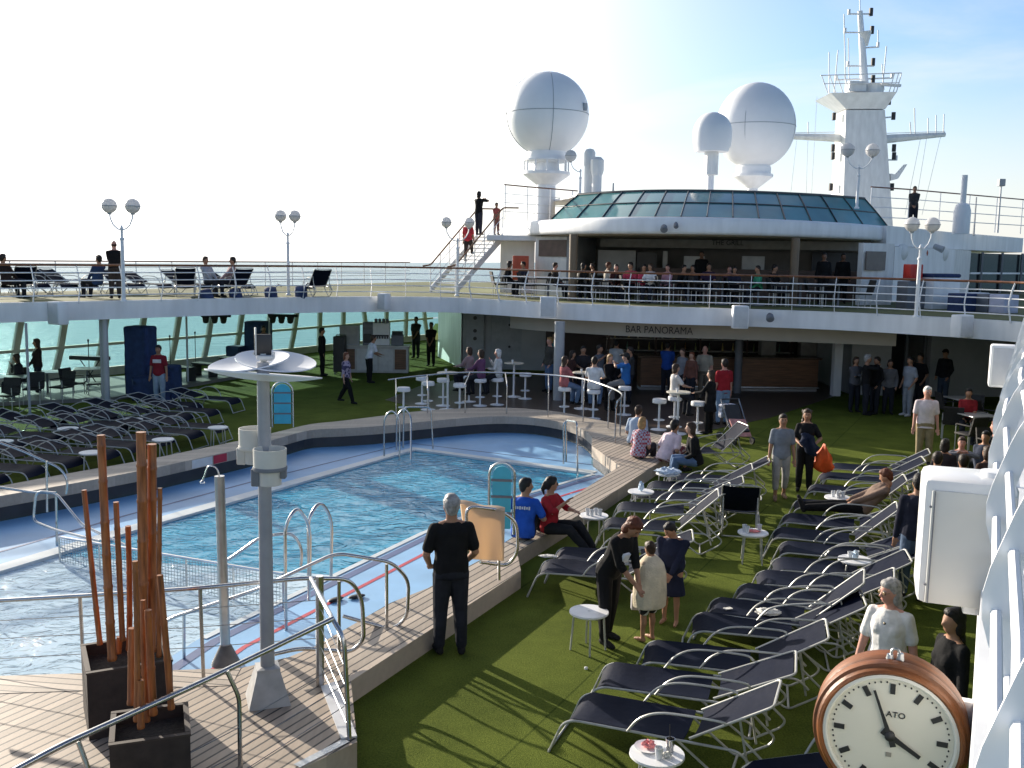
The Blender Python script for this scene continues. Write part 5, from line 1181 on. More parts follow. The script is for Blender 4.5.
# ================================================================ small round tables and what stands on them
def round_table_proto():
    t = thing('side_table', 'x', 'table', (0, 0, 0)); h = .46
    mb = MB(); mb.lathe([(.01, h-.035), (.205, h-.035), (.225, h-.018), (.222, h), (.01, h+.001)], n=28, cap=False); mb.build('table_top', [stoolwhite], t, 40)
    for k in range(4):
        a = R(45+90*k); d_ = V((math.cos(a), math.sin(a), 0))
        MB().tube(rounded([d_*.10+V((0, 0, h-.04)), d_*.17+V((0, 0, h-.05)), d_*.20], .05, 4), .012, 7).build('leg', [alu], t, 40)
    return t
TP = round_table_proto(); tused = []
def side_table(px, py, label, ground=False):
    o = TP if not tused else copytree(TP); tused.append(1)
    g = G(px, py, .46) if not ground else G(px, py, 0); o.location = (g.x, g.y, 0); o.rotation_euler = (0, 0, random.uniform(0, 1.5))
    tag(o, label, 'table', 'small round white side tables'); return V((g.x, g.y, .462))
T = {}
for key, px, py, lab in (('stool', 589, 611, 'bare round white table standing on open turf beside the bending woman'), ('near', 657, 753, 'round white table with plate and cups in front of the nearest lounger'), ('ledge1', 594, 515, 'round white table with cups at the ledge near the seated couple'), ('ledge2', 641, 491, 'round white table with a napkin stand beside the ledge'), ('ledge3', 668, 473, 'round white table draped with a pale blue towel'), ('mid', 753, 532, 'round white table with pink tray behind the turned away chair'), ('row', 838, 497, 'round white table with glasses in front of the reclining man'), ('row2', 855, 559, 'round white table with a blue can among the right row loungers'), ('l1', 68, 428, 'white table among the left loungers, leftmost in the back'), ('l2', 133, 419, 'white table in the left loungers beside the back row'), ('l3', 91, 452, 'white table between left loungers near the bamboo top'), ('l4', 163, 439, 'white table between left loungers near the red plate'), ('l5', 218, 427, 'white table among left loungers closest to the reflector pole'), ('l6', 2, 441, 'white table at the left picture edge among loungers')):
    T[key] = side_table(px, py, lab)
cupm = M('clear_cup', (.62, .64, .66), .12, 0, .05, 8); steelcup = M('steel_cup', (.5, .5, .5), .2, 1)
CUP = MB().lathe([(.026, 0), (.036, .10), (.033, .10), (.024, .008)], n=14, cap=False)
CUP.lathe([(.001, .001), (.026, .001)], n=14, cap=False)
cp0 = CUP.build('cup', [cupm], None, 40); ncup = [0]
def cup(p, dx, dy, label, grp, matr=None, sc_=1.0):
    o = cp0 if ncup[0] == 0 else cp0.copy()
    if ncup[0]: C.objects.link(o)
    ncup[0] += 1; o.location = p+V((dx, dy, 0)); o.scale = (sc_, sc_, sc_)
    if matr: o.material_slots[0].link = 'OBJECT'; o.material_slots[0].material = matr
    tag(o, label, 'cup', grp)
for key, pts, lab in (('row', ((-.08, .02), (-.03, -.08), (.03, .05), (.08, -.02), (.0, .0)), 'clear plastic cup on the table in front of the reclining man'), ('ledge1', ((-.1, 0), (-.04, -.07), (.03, .03), (.09, -.03)), 'clear cup on the table near the seated couple'), ('mid', ((-.12, .03), (.11, .06), (-.1, -.06)), 'clear cup beside the pink tray on the small table'), ('near', ((.0, -.1),), 'clear cup with dregs on the nearest cluttered table'), ('row2', ((.03, .04), (-.07, 0)), 'clear cup on the table among the right row loungers')):
    for dx, dy in pts: cup(T[key], dx, dy, lab, 'cups on the '+key.rstrip('12')+' table')
cup(T['near'], .11, .03, 'steel cup holding straws on the nearest cluttered table', None, steelcup, 1.1)
p = T['near']; mb = MB(); mb.tube([(0, 0, 0), (-.01, .0, .22)], .004, 5); o = mb.build('drinking_straw', [black], None, 40); o.location = p+V((.11, .03, .01)); tag(o, 'dark drinking straw standing in the steel cup', 'straw')
mb = MB(); mb.lathe([(.001, .004), (.07, .004), (.115, .018), (.117, .021), (.07, .010), (.001, .010)], n=26, cap=False); o = mb.build('plate', [stoolwhite], None, 40); o.location = p+V((-.06, .07, 0)); tag(o, 'white plate with a crumpled pink napkin on the nearest table', 'plate')
def crumple(label, loc, size, matr, name, cat, seed=1):
    rnd = random.Random(seed); mb = MB(); mb.ball((0, 0, size[2]), size, 16, 10)
    mb.v = [(x*(1+rnd.uniform(-.28, .28)), y*(1+rnd.uniform(-.28, .28)), max(0, z*(1+rnd.uniform(-.3, .3)))) for x, y, z in mb.v]
    o = mb.build(name, [matr], None, 30); o.location = loc; return tag(o, label, cat)
pinkn = M('pink_napkin', (.75, .25, .25), .9, 0, .3, 20)
crumple('crumpled pink and red napkin on the white plate', p+V((-.06, .07, .011)), (.06, .05, .025), pinkn, 'napkin', 'napkin', 3)
crumple('crumpled white napkin beside the clear cup on the nearest table', p+V((.07, -.07, 0)), (.035, .03, .02), terryw, 'napkin', 'napkin', 4)
crumple('pink tray napkin lying on the small table behind the turned chair', T['mid'], (.10, .06, .015), pinkn, 'napkin', 'napkin', 5)
crumple('pale blue paper stand on the table beside the ledge', T['ledge2'], (.05, .05, .07), M('pale_blue_paper', (.55, .68, .80), .8), 'napkin_stand', 'napkin', 6)
crumple('blue can like holder on the table in the right row', T['row2']+V((-.02, -.06, 0)), (.035, .035, .06), M('pale_blue_paper', (.55, .68, .80), .8), 'can_holder', 'can', 7)
crumple('pale blue towel draped over the table by the ledge', T['ledge3']-V((0, 0, .03)), (.22, .20, .06), M('pale_blue_towel', (.50, .60, .72), .9, 0, .15, 12, .5, 40), 'towel', 'towel', 8)
g = G(768, 613, .36); crumple('folded white towel lying on a navy lounger of the right row', V((g.x, g.y, .345)), (.14, .10, .03), terryw, 'towel', 'towel', 9)
g = G(548, 556, .36); crumple('small pale items left on the lounger near the seated couple', V((g.x, g.y, .345)), (.12, .05, .015), terryw, 'towel', 'towel', 10)
g = G(728, 608, .36); mb = MB(); mb.box((0, 0, .004), (.1, .06, .006), .4); o = mb.build('paper_slip', [terryw]); o.location = (g.x, g.y, .352); tag(o, 'white paper slip on the lounger left of the folded towel', 'paper')
for px, py, lab in ((586, 669, 'small white bottle cap lying on the sunlit turf'), (368, 687, 'tiny white scrap on the shaded turf beside the platform')):
    g = G(px, py, 0); mb = MB(); mb.lathe([(.02, 0), (.02, .02), (.005, .026)], n=10); o = mb.build('paper_scrap', [stoolwhite], None, 40); o.location = g; tag(o, lab, 'scrap')

# ================================================================ bar stools and high tables round the dance floor
def stool_proto():
    t = thing('bar_stool', 'x', 'stool', (0, 0, 0))
    MB().lathe([(.02, .70), (.17, .70), (.185, .715), (.185, .79), (.17, .815), (.02, .82)], n=22).build('seat', [stoolwhite], t, 40)
    MB().lathe([(.21, 0), (.21, .012), (.05, .035), (.028, .05), (.028, .70)], n=18).build('pedestal', [white], t, 40)
    mb = MB(); mb.tube([(.14*math.cos(R(a)), .14*math.sin(R(a)), .26) for a in range(0, 360, 24)], .011, 6, True); mb.tube([(-.14, 0, .26), (.14, 0, .26)], .009, 6); mb.build('foot_ring', [white], t, 40)
    return t
SP = stool_proto(); su = []
def stool(px, py, label, d=None):
    o = SP if not su else copytree(SP); su.append(1); g = G(px, py, 0); o.location = (g.x, g.y, .007); tag(o, label, 'stool', 'white bar stools on the dance floor'); return g
for px, py, lab in ((403.5, 417, 'empty white bar stool at the left end of the curved rail'), (422, 404, 'empty white bar stool behind the leftmost one'), (428, 410, 'empty white bar stool with its seat below the rail'), (443, 406, 'empty white bar stool left of the high table by three women'), (459.5, 412, 'empty white bar stool in front of the woman in grey pink'), (469, 402, 'bar stool under the woman in grey pink'), (480, 406, 'bar stool under the woman in purple'), (497, 405, 'bar stool under the white haired woman'), (525, 399, 'empty white bar stool behind the three women near the high table'), (564, 416, 'bar stool under the woman in the pink top'), (593, 419, 'bar stool under the man in the white shirt facing away'), (624, 415, 'bar stool beside the man in the blue shirt'), (658.5, 430, 'empty white bar stool left of the high table by the stroller'), (674, 427, 'bar stool under the woman in white at the high table'), (697, 433, 'empty white bar stool in front of the woman in black')):
    stool(px, py, lab)
def high_table_proto():
    t = thing('high_table', 'x', 'table', (0, 0, 0))
    MB().lathe([(.02, 1.05), (.30, 1.05), (.31, 1.06), (.31, 1.075), (.30, 1.085), (.02, 1.085)], n=24).build('table_top', [M('pale_table_top', (.62, .58, .48), .3)], t, 40)
    MB().lathe([(.24, 0), (.24, .012), (.06, .04), (.032, .06), (.032, 1.05)], n=18).build('pedestal', [white], t, 40)
    return t
HP_ = high_table_proto(); hu = []
for px, py, lab in ((447.5, 410, 'high round table beside the three women at the rail'), (513.5, 397, 'high round table with cream top left of the standing man in grey'), (582, 409, 'high round table among the seated group in front of the bar'), (677, 434, 'high round table with white cups near the stroller')):
    o = HP_ if not hu else copytree(HP_); hu.append(1); g = G(px, py, 0); o.location = (g.x, g.y, .007); tag(o, lab, 'table', 'high tables on the dance floor')
    cup(V((g.x, g.y, 1.093)), -.05, -.08, 'white cup on the '+lab.split(' beside')[0].split(' left')[0].split(' among')[0].split(' near')[0]+(' by the rail' if px < 450 else ' left of the grey man' if px < 520 else ' of the seated group' if px < 600 else ' by the stroller'), None, stoolwhite)

# ================================================================ dark cafe tables and chairs under the decks
dark_furn = M('dark_wicker', (.022, .02, .02), .7, 0, .3, 20, .4, 50)
def cafe_table_proto():
    t = thing('cafe_table', 'x', 'table')
    MB().box((0, 0, .73), (.75, .75, .03), bev=.01).build('table_top', [M('cafe_table_top', (.40, .39, .36), .3)], t)
    MB().lathe([(.22, 0), (.22, .02), (.035, .04), (.035, .715)], n=14).build('pedestal', [greyd], t, 40); return t
def cafe_chair_proto():
    t = thing('cafe_chair', 'x', 'chair')
    MB().box((0, 0, .44), (.48, .46, .05), bev=.015).build('seat', [dark_furn], t, 40)
    mb = MB(); mb.quadplate([V((-.24, .23, .46)), V((.24, .23, .46)), V((.23, .33, .88)), V((-.23, .33, .88))], .04); mb.build('backrest', [dark_furn], t)
    for x in (-.22, .22):
        MB().tube(rounded([(x, -.2, .66), (x, .26, .66)], .03), .018, 6).build('armrest', [dark_furn], t, 40)
        for y in (-.2, .2): MB().tube([(x, y, 0), (x, y, .66 if y < 0 else .46)], .014, 6).build('leg', [alu], t, 40)
    return t
CT_, CC_ = cafe_table_proto(), cafe_chair_proto(); fu = {}
def furn(proto, key, p, rz, label, cat, grp):
    o = proto if key not in fu else copytree(proto); fu[key] = 1; o.location = p; o.rotation_euler = (0, 0, R(rz)); tag(o, label, cat, grp)
for px, py, lab in ((48, 396, 'cafe table with sunlit top left of the pale post'), (14, 402, 'cafe table at the left picture edge under the upper deck'), (88, 392, 'cafe table behind the thick pale post')):
    furn(CT_, 't', G(px, py, 0), 20, lab, 'table', 'cafe tables under the left deck')
for px, py, rz, lab in ((34, 404, 10, 'dark chair in front of the sunlit cafe table'), (62, 402, -20, 'dark chair right of the sunlit cafe table'), (22, 395, 200, 'dark chair behind the sunlit cafe table'), (74, 398, 70, 'dark chair left of the thick pale post'), (8, 411, 0, 'dark chair at the left picture edge'), (95, 398, -60, 'dark chair touching the thick pale post')):
    furn(CC_, 'c', G(px, py, 0), rz, lab, 'chair', 'dark cafe chairs under the left deck')
for px, py, rz, lab in ((951, 440, 160, 'dark chair behind the man in white shirt, under the right deck'), (968, 452, 200, 'dark chair in the shade left of the blond person'), (984, 436, 30, 'dark chair in deep shade behind the blond person'), (948, 424, 90, 'dark chair near the far wall in the right shade'), (992, 470, 10, 'dark chair at the railing in the right shade'), (972, 428, -30, 'dark chair next to the far table in the right shade')):
    furn(CC_, 'c', G(px, py, 0), rz, lab, 'chair', 'dark cafe chairs under the right deck')
for px, py, lab in ((975, 444, 'cafe table in the right shade beside the blond person'), (960, 424, 'cafe table in the right shade near the far wall')):
    furn(CT_, 't', G(px, py, 0), 10, lab, 'table', 'cafe tables under the right deck')
# grill terrace tables and chairs
for i, (px, d) in enumerate(((520, 35.2), (548, 34.6), (585, 33.6), (622, 32.8), (652, 32.6), (688, 32.2), (722, 32.2), (758, 32.0), (800, 31.8), (838, 31.6))):
    p = A(px, 300, d); furn(CT_, 't', V((p.x, p.y, UT+.01)), 5, 'cafe table on the grill terrace, number %d counted from the stair side' % (i+1), 'table', 'cafe tables on the grill terrace')
    for sg in (-1, 1):
        furn(CC_, 'c', V((p.x+sg*.72, p.y+random.uniform(-.15, .15), UT+.01)), -90*sg+random.uniform(-15, 15), 'dark chair %s of grill terrace table %d from the stair side' % ('left' if sg < 0 else 'right', i+1), 'chair', 'dark chairs on the grill terrace')

# ================================================================ service cart counter, band gear, covered equipment
p = G(374, 373, 0); t = thing('service_counter', 'pale mobile drinks counter with wood panels and machines on top', 'counter', p, R(3))
MB().box((0, .3, .5), (2.55, .7, .98), bev=.02).build('body', [M('counter_shell', (.50, .48, .44), .5)], t)
for x, w_ in ((-.95, .5), (.98, .42)): MB().box((x, -.055, .52), (w_, .02, .75)).build('wood_panel', [barwood], t)
for x, w_ in ((-.25, .75), (.45, .5)): MB().box((x, -.055, .5), (w_, .02, .8), bev=.005).build('door', [M('counter_door', (.58, .57, .54), .4)], t)
MB().box((0, .3, 1.01), (2.65, .8, .04), bev=.01).build('counter_top', [M('counter_top_pale', (.62, .60, .56), .3)], t)
for px, x, w_, h, c, nm, lab, cat in ((0, -.92, .72, .72, grey, 'menu_panel', 'grey upright panel at the left end of the drinks counter', 'panel'), (0, -.24, .38, .85, greyd, 'coffee_machine', 'dark coffee machine on the drinks counter', 'machine'), (0, .26, .62, .82, stoolwhite, 'juice_dispenser', 'white drinks dispenser with a row of dark taps', 'machine'), (0, .85, .45, .38, greyd, 'tray_stack', 'dark stacked trays at the right end of the drinks counter', 'tray')):
    t2 = thing(nm, lab, cat, p+Matrix.Rotation(R(3), 3, 'Z') @ V((x, .3, 1.031)), R(3))
    MB().box((0, 0, h/2), (w_, .42, h), bev=.015).build('body', [c], t2)
    if 'dispenser' in nm:
        mb = MB(); 
        for k in range(6): mb.lathe([(.02, 0), (.03, -.09)], (-.24+.096*k, -.26, h*.42), 8)
        mb.box((0, -.22, h*.44), (.56, .03, .06)); mb.build('tap_row', [black], t2, 40)
        mb = MB()
        for k in range(4): mb.lathe([(.06, 0), (.06, .14), (.03, .16)], (-.21+.14*k, 0, h), 10)
        mb.build('lids', [greyd], t2, 40)
    elif 'coffee' in nm:
        MB().box((0, -.22, h*.3), (.28, .03, h*.4)).build('front_recess', [black], t2); MB().box((0, -.22, h*.75), (.3, .03, .1)).build('display', [M('machine_display', (.12, .13, .14), .2)], t2)
    elif 'panel' in nm: MB().box((0, -.22, h/2), (w_-.08, .02, h-.08)).build('face', [M('menu_face', (.36, .35, .33), .5)], t2)
    else:
        for k in range(3): MB().box((0, -.02, h+.02+.05*k), (w_*.9, .38, .03), bev=.008).build('tray', [black], t2)
p = G(340, 374, 0); 
t = thing('drinks_trolley', 'dark upright trolley beside the drinks counter next to the waiter', 'trolley', p)
MB().box((0, 0, .75), (.42, .5, 1.3), bev=.03).build('body', [black], t)
for x in (-.15, .15):
    for y in (-.18, .18): MB().lathe([(.05, -.02), (.05, .02)], (x, y, .05), 12, axis=(1, 0, 0)).build('wheel', [greyd], t, 40)
MB().tube(rounded([(-.18, .2, 1.38), (-.18, .34, 1.42), (.18, .34, 1.42), (.18, .2, 1.38)], .04), .014, 6).build('handle', [steel], t, 40)
# covered equipment stack
p = G(121, 399, 0)+V((.45, .5, 0))
def covered(label, loc, size, rz, seed):
    rnd = random.Random(seed); mb = MB(); mb.box((0, 0, size[2]/2), size, 0, min(size)*.10)
    bm = bmesh.new(); vs = [bm.verts.new(v) for v in mb.v]
    for f in mb.f: bm.faces.new([vs[i] for i in f])
    bmesh.ops.subdivide_edges(bm, edges=bm.edges[:], cuts=4, use_grid_fill=True)
    for v in bm.verts:
        v.co += V((rnd.uniform(-1, 1), rnd.uniform(-1, 1), 0))*.018
        if v.co.z < .05: v.co.x *= 1.04; v.co.y *= 1.04
    me = bpy.data.meshes.new('covered_equipment'); bm.to_mesh(me); bm.free(); me.materials.append(blue_cover); me.polygons.foreach_set('use_smooth', [True]*len(me.polygons))
    o = bpy.data.objects.new('covered_equipment', me); C.objects.link(o); o.location = loc; o.rotation_euler = (0, 0, R(rz)); return tag(o, label, 'covered equipment')
covered('tall equipment rack under a blue canvas cover beside the thick pale post', p, (.75, .6, 2.15), -15, 1)
covered('lower blue canvas covered box right of the tall covered rack', p+V((.72, -.12, 0)), (.8, .7, 1.0), -15, 2)
covered('wide low blue covered chest in front of the covered rack', p+V((.55, -.72, 0)), (1.0, .5, .72), -15, 3)
p2 = G(245, 372, 0)+V((0, 2.0, 0)); covered('dark blue covered loudspeaker stack behind the reflector discs', p2, (.85, .7, 1.75), -20, 4)
covered('low blue covered box left of the covered loudspeaker stack', p2+V((-.75, -.2, 0)), (.7, .6, .8), -20, 5)
# keyboard on stand, microphone stands
p = G(80, 392, 0)+V((0, .8, 0)); t = thing('keyboard', 'black electronic keyboard on a crossed stand in front of the windows', 'keyboard', p, R(-12))
MB().box((0, 0, .98), (1.25, .36, .12), bev=.015).build('body', [black], t); MB().box((0, -.09, 1.045), (1.1, .14, .012)).build('keys', [M('piano_keys', (.5, .5, .48), .3)], t)
for s in (-1, 1): MB().tube([(-.35*s, 0, 0), (.35*s, 0, .92)], .018, 6).build('stand_leg', [black], t, 40)
for px, py, lab in ((90, 391, 'thin microphone stand right of the keyboard'), (171, 384, 'thin microphone stand just right of the man in the red shirt'), (196, 378, 'thin microphone stand on the side gallery')):
    p = G(px, py, 0); t = thing('microphone_stand', lab, 'microphone stand', V((p.x, p.y, 0)), 0, 'microphone stands')
    MB().lathe([(.13, 0), (.13, .02), (.012, .04), (.012, 1.45)], n=10).build('pole', [black], t, 40); MB().lathe([(.015, 0), (.018, .10), (.03, .12), (.03, .16), (.01, .18)], (0, 0, 1.45), 10).build('microphone', [black], t, 40)
# low benches by the window wall
for px, py, lab in ((183, 380, 'dark low bench on the gallery step left of the lamp pole'), (205, 376, 'dark low bench on the gallery step behind the reflector disc'), (232, 370, 'dark low bench at the right end of the gallery step')):
    p = G(px, py, .11); t = thing('bench', lab, 'bench', V((p.x, p.y, .111)), R(-32), 'low benches on the gallery')
    MB().box((0, 0, .43), (.95, .4, .06), bev=.015).build('seat', [dark_furn], t)
    for x in (-.4, .4): MB().box((x, 0, .2), (.06, .36, .4)).build('leg', [black], t)
# small hanging cluster of stage lamps under the left deck
for px, py, lab in ((283, 318, 'dark hanging stage lamp bar under the left deck'), (216, 318, 'dark scalloped pelmet hanging below the left deck edge')):
    p = A(px, py, 33.5); t = thing('stage_lamp', lab, 'stage lamp', p)
    mb = MB(); mb.tube([(-.5, 0, .08), (.5, 0, .08)], .05, 8); mb.build('bar', [black], t, 40)
    for x in (-.35, -.05, .25): MB().lathe([(.10, -.14), (.12, .06), (.05, .1)], (x, 0, -.02), 10, axis=(.2, -.6, .8)).build('lamp_head', [black], t, 40)
# stroller near the high table
p = G(735, 442, 0); t = thing('stroller', 'folded out stroller with a pink blanket and patterned bag', 'stroller', p, R(20))
for x in (-.25, .25):
    MB().tube(rounded([(x, -.35, .12), (x, .05, .62), (x, .32, 1.02)], .1), .015, 6).build('frame_tube', [dullsteel], t, 40)
    MB().tube([(x, .3, .10), (x, -.12, .5)], .013, 6).build('frame_tube', [dullsteel], t, 40)
    for y, r_ in ((-.36, .09), (.32, .11)): MB().lathe([(r_*.5, -.02), (r_, -.025), (r_, .025), (r_*.5, .02)], (x, y, r_), 16, axis=(1, 0, 0)).build('wheel', [black], t, 40)
MB().tube([(-.25, .32, 1.02), (.25, .32, 1.02)], .017, 7).build('handle', [black], t, 40)
mb = MB(); mb.quadplate([V((-.22, -.28, .30)), V((.22, -.28, .30)), V((.22, .02, .42)), V((-.22, .02, .42))], .05); mb.quadplate([V((-.22, .02, .42)), V((.22, .02, .42)), V((.2, .26, .88)), V((-.2, .26, .88))], .05); mb.build('seat', [black], t)
MB().quadplate([V((-.2, -.33, .2)), V((.24, -.33, .18)), V((.25, -.02, .55)), V((-.2, .0, .58))], .03).build('blanket', [M('pink_blanket', (.62, .30, .28), .9, 0, .25, 9)], t)
MB().box((-.02, .38, .72), (.42, .16, .34), bev=.03).build('bag', [M('patterned_bag', (.40, .42, .50), .8, 0, .9, 14)], t)
# upper right: lockers, red box, blue covered things behind the rail
p = A(911, 300, 30.0); zf = UT+.008
def ubox(px, d, w_, dep, h, matr, label, cat, name, rz=25, top=None, z=None, parts=True):
    q = A(px, 300, d); t = thing(name, label, cat, V((q.x, q.y, zf if z is None else z)), R(rz))
    MB().box((0, 0, h/2), (w_, dep, h), bev=.02).build('body', [matr], t, 40)
    if top: MB().box((0, 0, h+.06), (w_*1.05, dep*1.05, .12), bev=.05).build('cover', [top], t, 40)
    if parts: MB().box((w_*.1, -dep/2-.006, h*.5), (w_*.72, .012, h*.8), bev=.003).build('front_panel', [matr], t)
    return t
ubox(911, 32.0, .48, .36, .52, redp, 'red life saving equipment box on the terrace right of the menu board', 'box', 'equipment_box', 20, None, zf+.88)
ubox(911, 32.0, .75, .5, .86, greyd, 'dark cabinet carrying the red box', 'cabinet', 'cabinet', 20)
ubox(939, 32.0, 1.05, .6, 1.0, white, 'white locker with a blue cover behind the right railing', 'locker', 'locker', 20, blue_cover)
ubox(926, 33.5, .9, .6, 1.05, M('dark_tarp', (.05, .05, .09), .8), 'dark tarpaulin covered stack left of the white locker', 'stack', 'tarpaulin_stack', 20)
for i, (px, d, c, lab) in enumerate(((962, 30.5, blue_cover, 'blue folded lounger pad stack right of the white locker'), (975, 31.5, stoolwhite, 'white plastic crate on the right terrace'), (988, 30.5, greyd, 'dark crate on the right terrace by the railing'), (1004, 30, M('lavender_crate', (.45, .47, .60), .6), 'lavender grey crate at the right edge of the terrace'))):
    ubox(px, d, .7, .5, .55, c, lab, 'crate', 'storage_crate', 30)
ubox(520, 37.5, .6, .5, .9, M('orange_red_locker', (.60, .10, .04), .5), 'orange red locker at the left end of the grill terrace', 'locker', 'locker', 0, None, zf+.55)

# ================================================================ stair from the upper deck to the roof, left of the grill
sA, sB = A(432, 292, 38.0), A(484, 228, 40.0)
t = thing('deck_stair', 'white stair climbing from the upper deck to the roof left of the grill', 'stair', V((sA.x, sA.y, UT)))
s0 = V((sA.x+.4, sA.y, UT)); s1_ = V((A(490, 230, 39.5).x, 39.5, 5.2)); sw = V((.35, -1.0, 0)).normalized(); NS = 15
for k in range(NS):
    q = s0.lerp(s1_, (k+.5)/NS); mb = MB(); mb.box(q, (.32, 1.5, .04), math.atan2((s1_-s0).y, (s1_-s0).x)); mb.build('step', [whitew], t, None, True)
lat = V((-(s1_-s0).y, (s1_-s0).x, 0)).normalized()*.78
for sg in (-1, 1):
    a, b_ = s0+lat*sg, s1_+lat*sg
    MB().quadplate([a+V((0, 0, -.05)), b_+V((0, 0, -.22)), b_+V((0, 0, .08)), a+V((0, 0, .22))], .05).build('stringer', [white], t, None, True)
    MB().tube(rounded([a+V((-.3, 0, 1.0)), a+V((0, 0, 1.05)), b_+V((0, 0, 1.05)), b_+V((.6, 0, 1.05))], .1), .03, 8).build('handrail', [handwood], t, 40, True)
    for h in (.35, .7): MB().tube([a+V((0, 0, h)), b_+V((0, 0, h))], .014, 6).build('rail_tube', [white], t, 40, True)
    for k in range(6):
        q = a.lerp(b_, k/5); MB().tube([q, q+V((0, 0, 1.05))], .02, 6).build('stanchion', [white], t, 40, True)
mb = MB(); q = s1_; mb.prism([V((q.x-.1, q.y-1.1, 0)), V((q.x+2.2, q.y-1.4, 0)), V((q.x+2.2, q.y+2.5, 0)), V((q.x-.1, q.y+1.3, 0))], 5.0, 5.19); mb.build('landing', [white], t, None, True)
# white block under the landing
mb = MB(); a, b_ = A(500, 285, 39.6), A(534, 285, 39.2); mb.prism([V((a.x, a.y, 0)), V((b_.x, b_.y, 0)), V((b_.x, 44, 0)), V((a.x, 44, 0))], UT, 5.0); tag(mb.build('stair_house', [white]), 'sunlit white wall block under the stair landing beside the grill', 'wall')
# ================================================================ people: one continuous body each (voxel-fused), clothes and hair as parts
PENDING = []          # (object, voxel, smooth iterations)
def loft(mb, rings, n=14):
    """rings: (centre, x axis, y axis, rx, ry)"""
    vs = []
    for c, ax, ay, rx, ry in rings:
        vs += [V(c)+ax*(rx*math.cos(2*math.pi*k/n))+ay*(ry*math.sin(2*math.pi*k/n)) for k in range(n)]
    N = len(rings)
    fs = [(i*n+k, i*n+(k+1) % n, (i+1)*n+(k+1) % n, (i+1)*n+k) for i in range(N-1) for k in range(n)]
    fs += [tuple(range(n-1, -1, -1)), tuple((N-1)*n+k for k in range(n))]
    mb.add(vs, fs)
def limb(mb, pts, rs, n=10):
    """tapered limb with round ends"""
    pts = [V(p) for p in pts]; P, Q = [], []
    for i in range(len(pts)-1):
        for j in range(5):
            t = j/5; P.append(pts[i].lerp(pts[i+1], t)); Q.append(rs[i]*(1-t)+rs[i+1]*t)
    P.append(pts[-1]); Q.append(rs[-1])
    d0 = (P[0]-P[1]).normalized(); d1 = (P[-1]-P[-2]).normalized()
    mb.tube([P[0]+d0*Q[0]*.8, P[0]+d0*Q[0]*.5]+P+[P[-1]+d1*Q[-1]*.5, P[-1]+d1*Q[-1]*.8], [Q[0]*.45, Q[0]*.85]+Q+[Q[-1]*.85, Q[-1]*.45], n)
def ik(a, b, l1, l2, pole):
    d = b-a; L_ = d.length; mx = (l1+l2)*.999
    if L_ > mx: b = a+d*(mx/L_); d = b-a; L_ = mx
    x = (l1*l1-l2*l2+L_*L_)/(2*L_); h = math.sqrt(max(0, l1*l1-x*x)); u = d.normalized()
    p = pole-u*pole.dot(u); p = p.normalized() if p.length > 1e-4 else V((0, -1, 0))
    return a+u*x+p*h, b
SKIN = {'fair': (.50, .29, .20), 'tan': (.36, .19, .115), 'pink': (.55, .28, .21), 'dark': (.20, .105, .065)}
HAIR = {'black': (.012, .010, .009), 'brown': (.045, .024, .013), 'dark': (.022, .014, .010), 'grey': (.30, .29, .28), 'white': (.62, .60, .56), 'blond': (.34, .20, .08), 'auburn': (.11, .030, .012), 'red': (.16, .05, .02)}
def skinm(k): return M('skin_'+k, SKIN[k], .55, 0, .10, 9, .1, 60, .35)
def hairm(k): return M('hair_'+k, HAIR[k], .55, 0, .35, 22, .5, 45, .35)
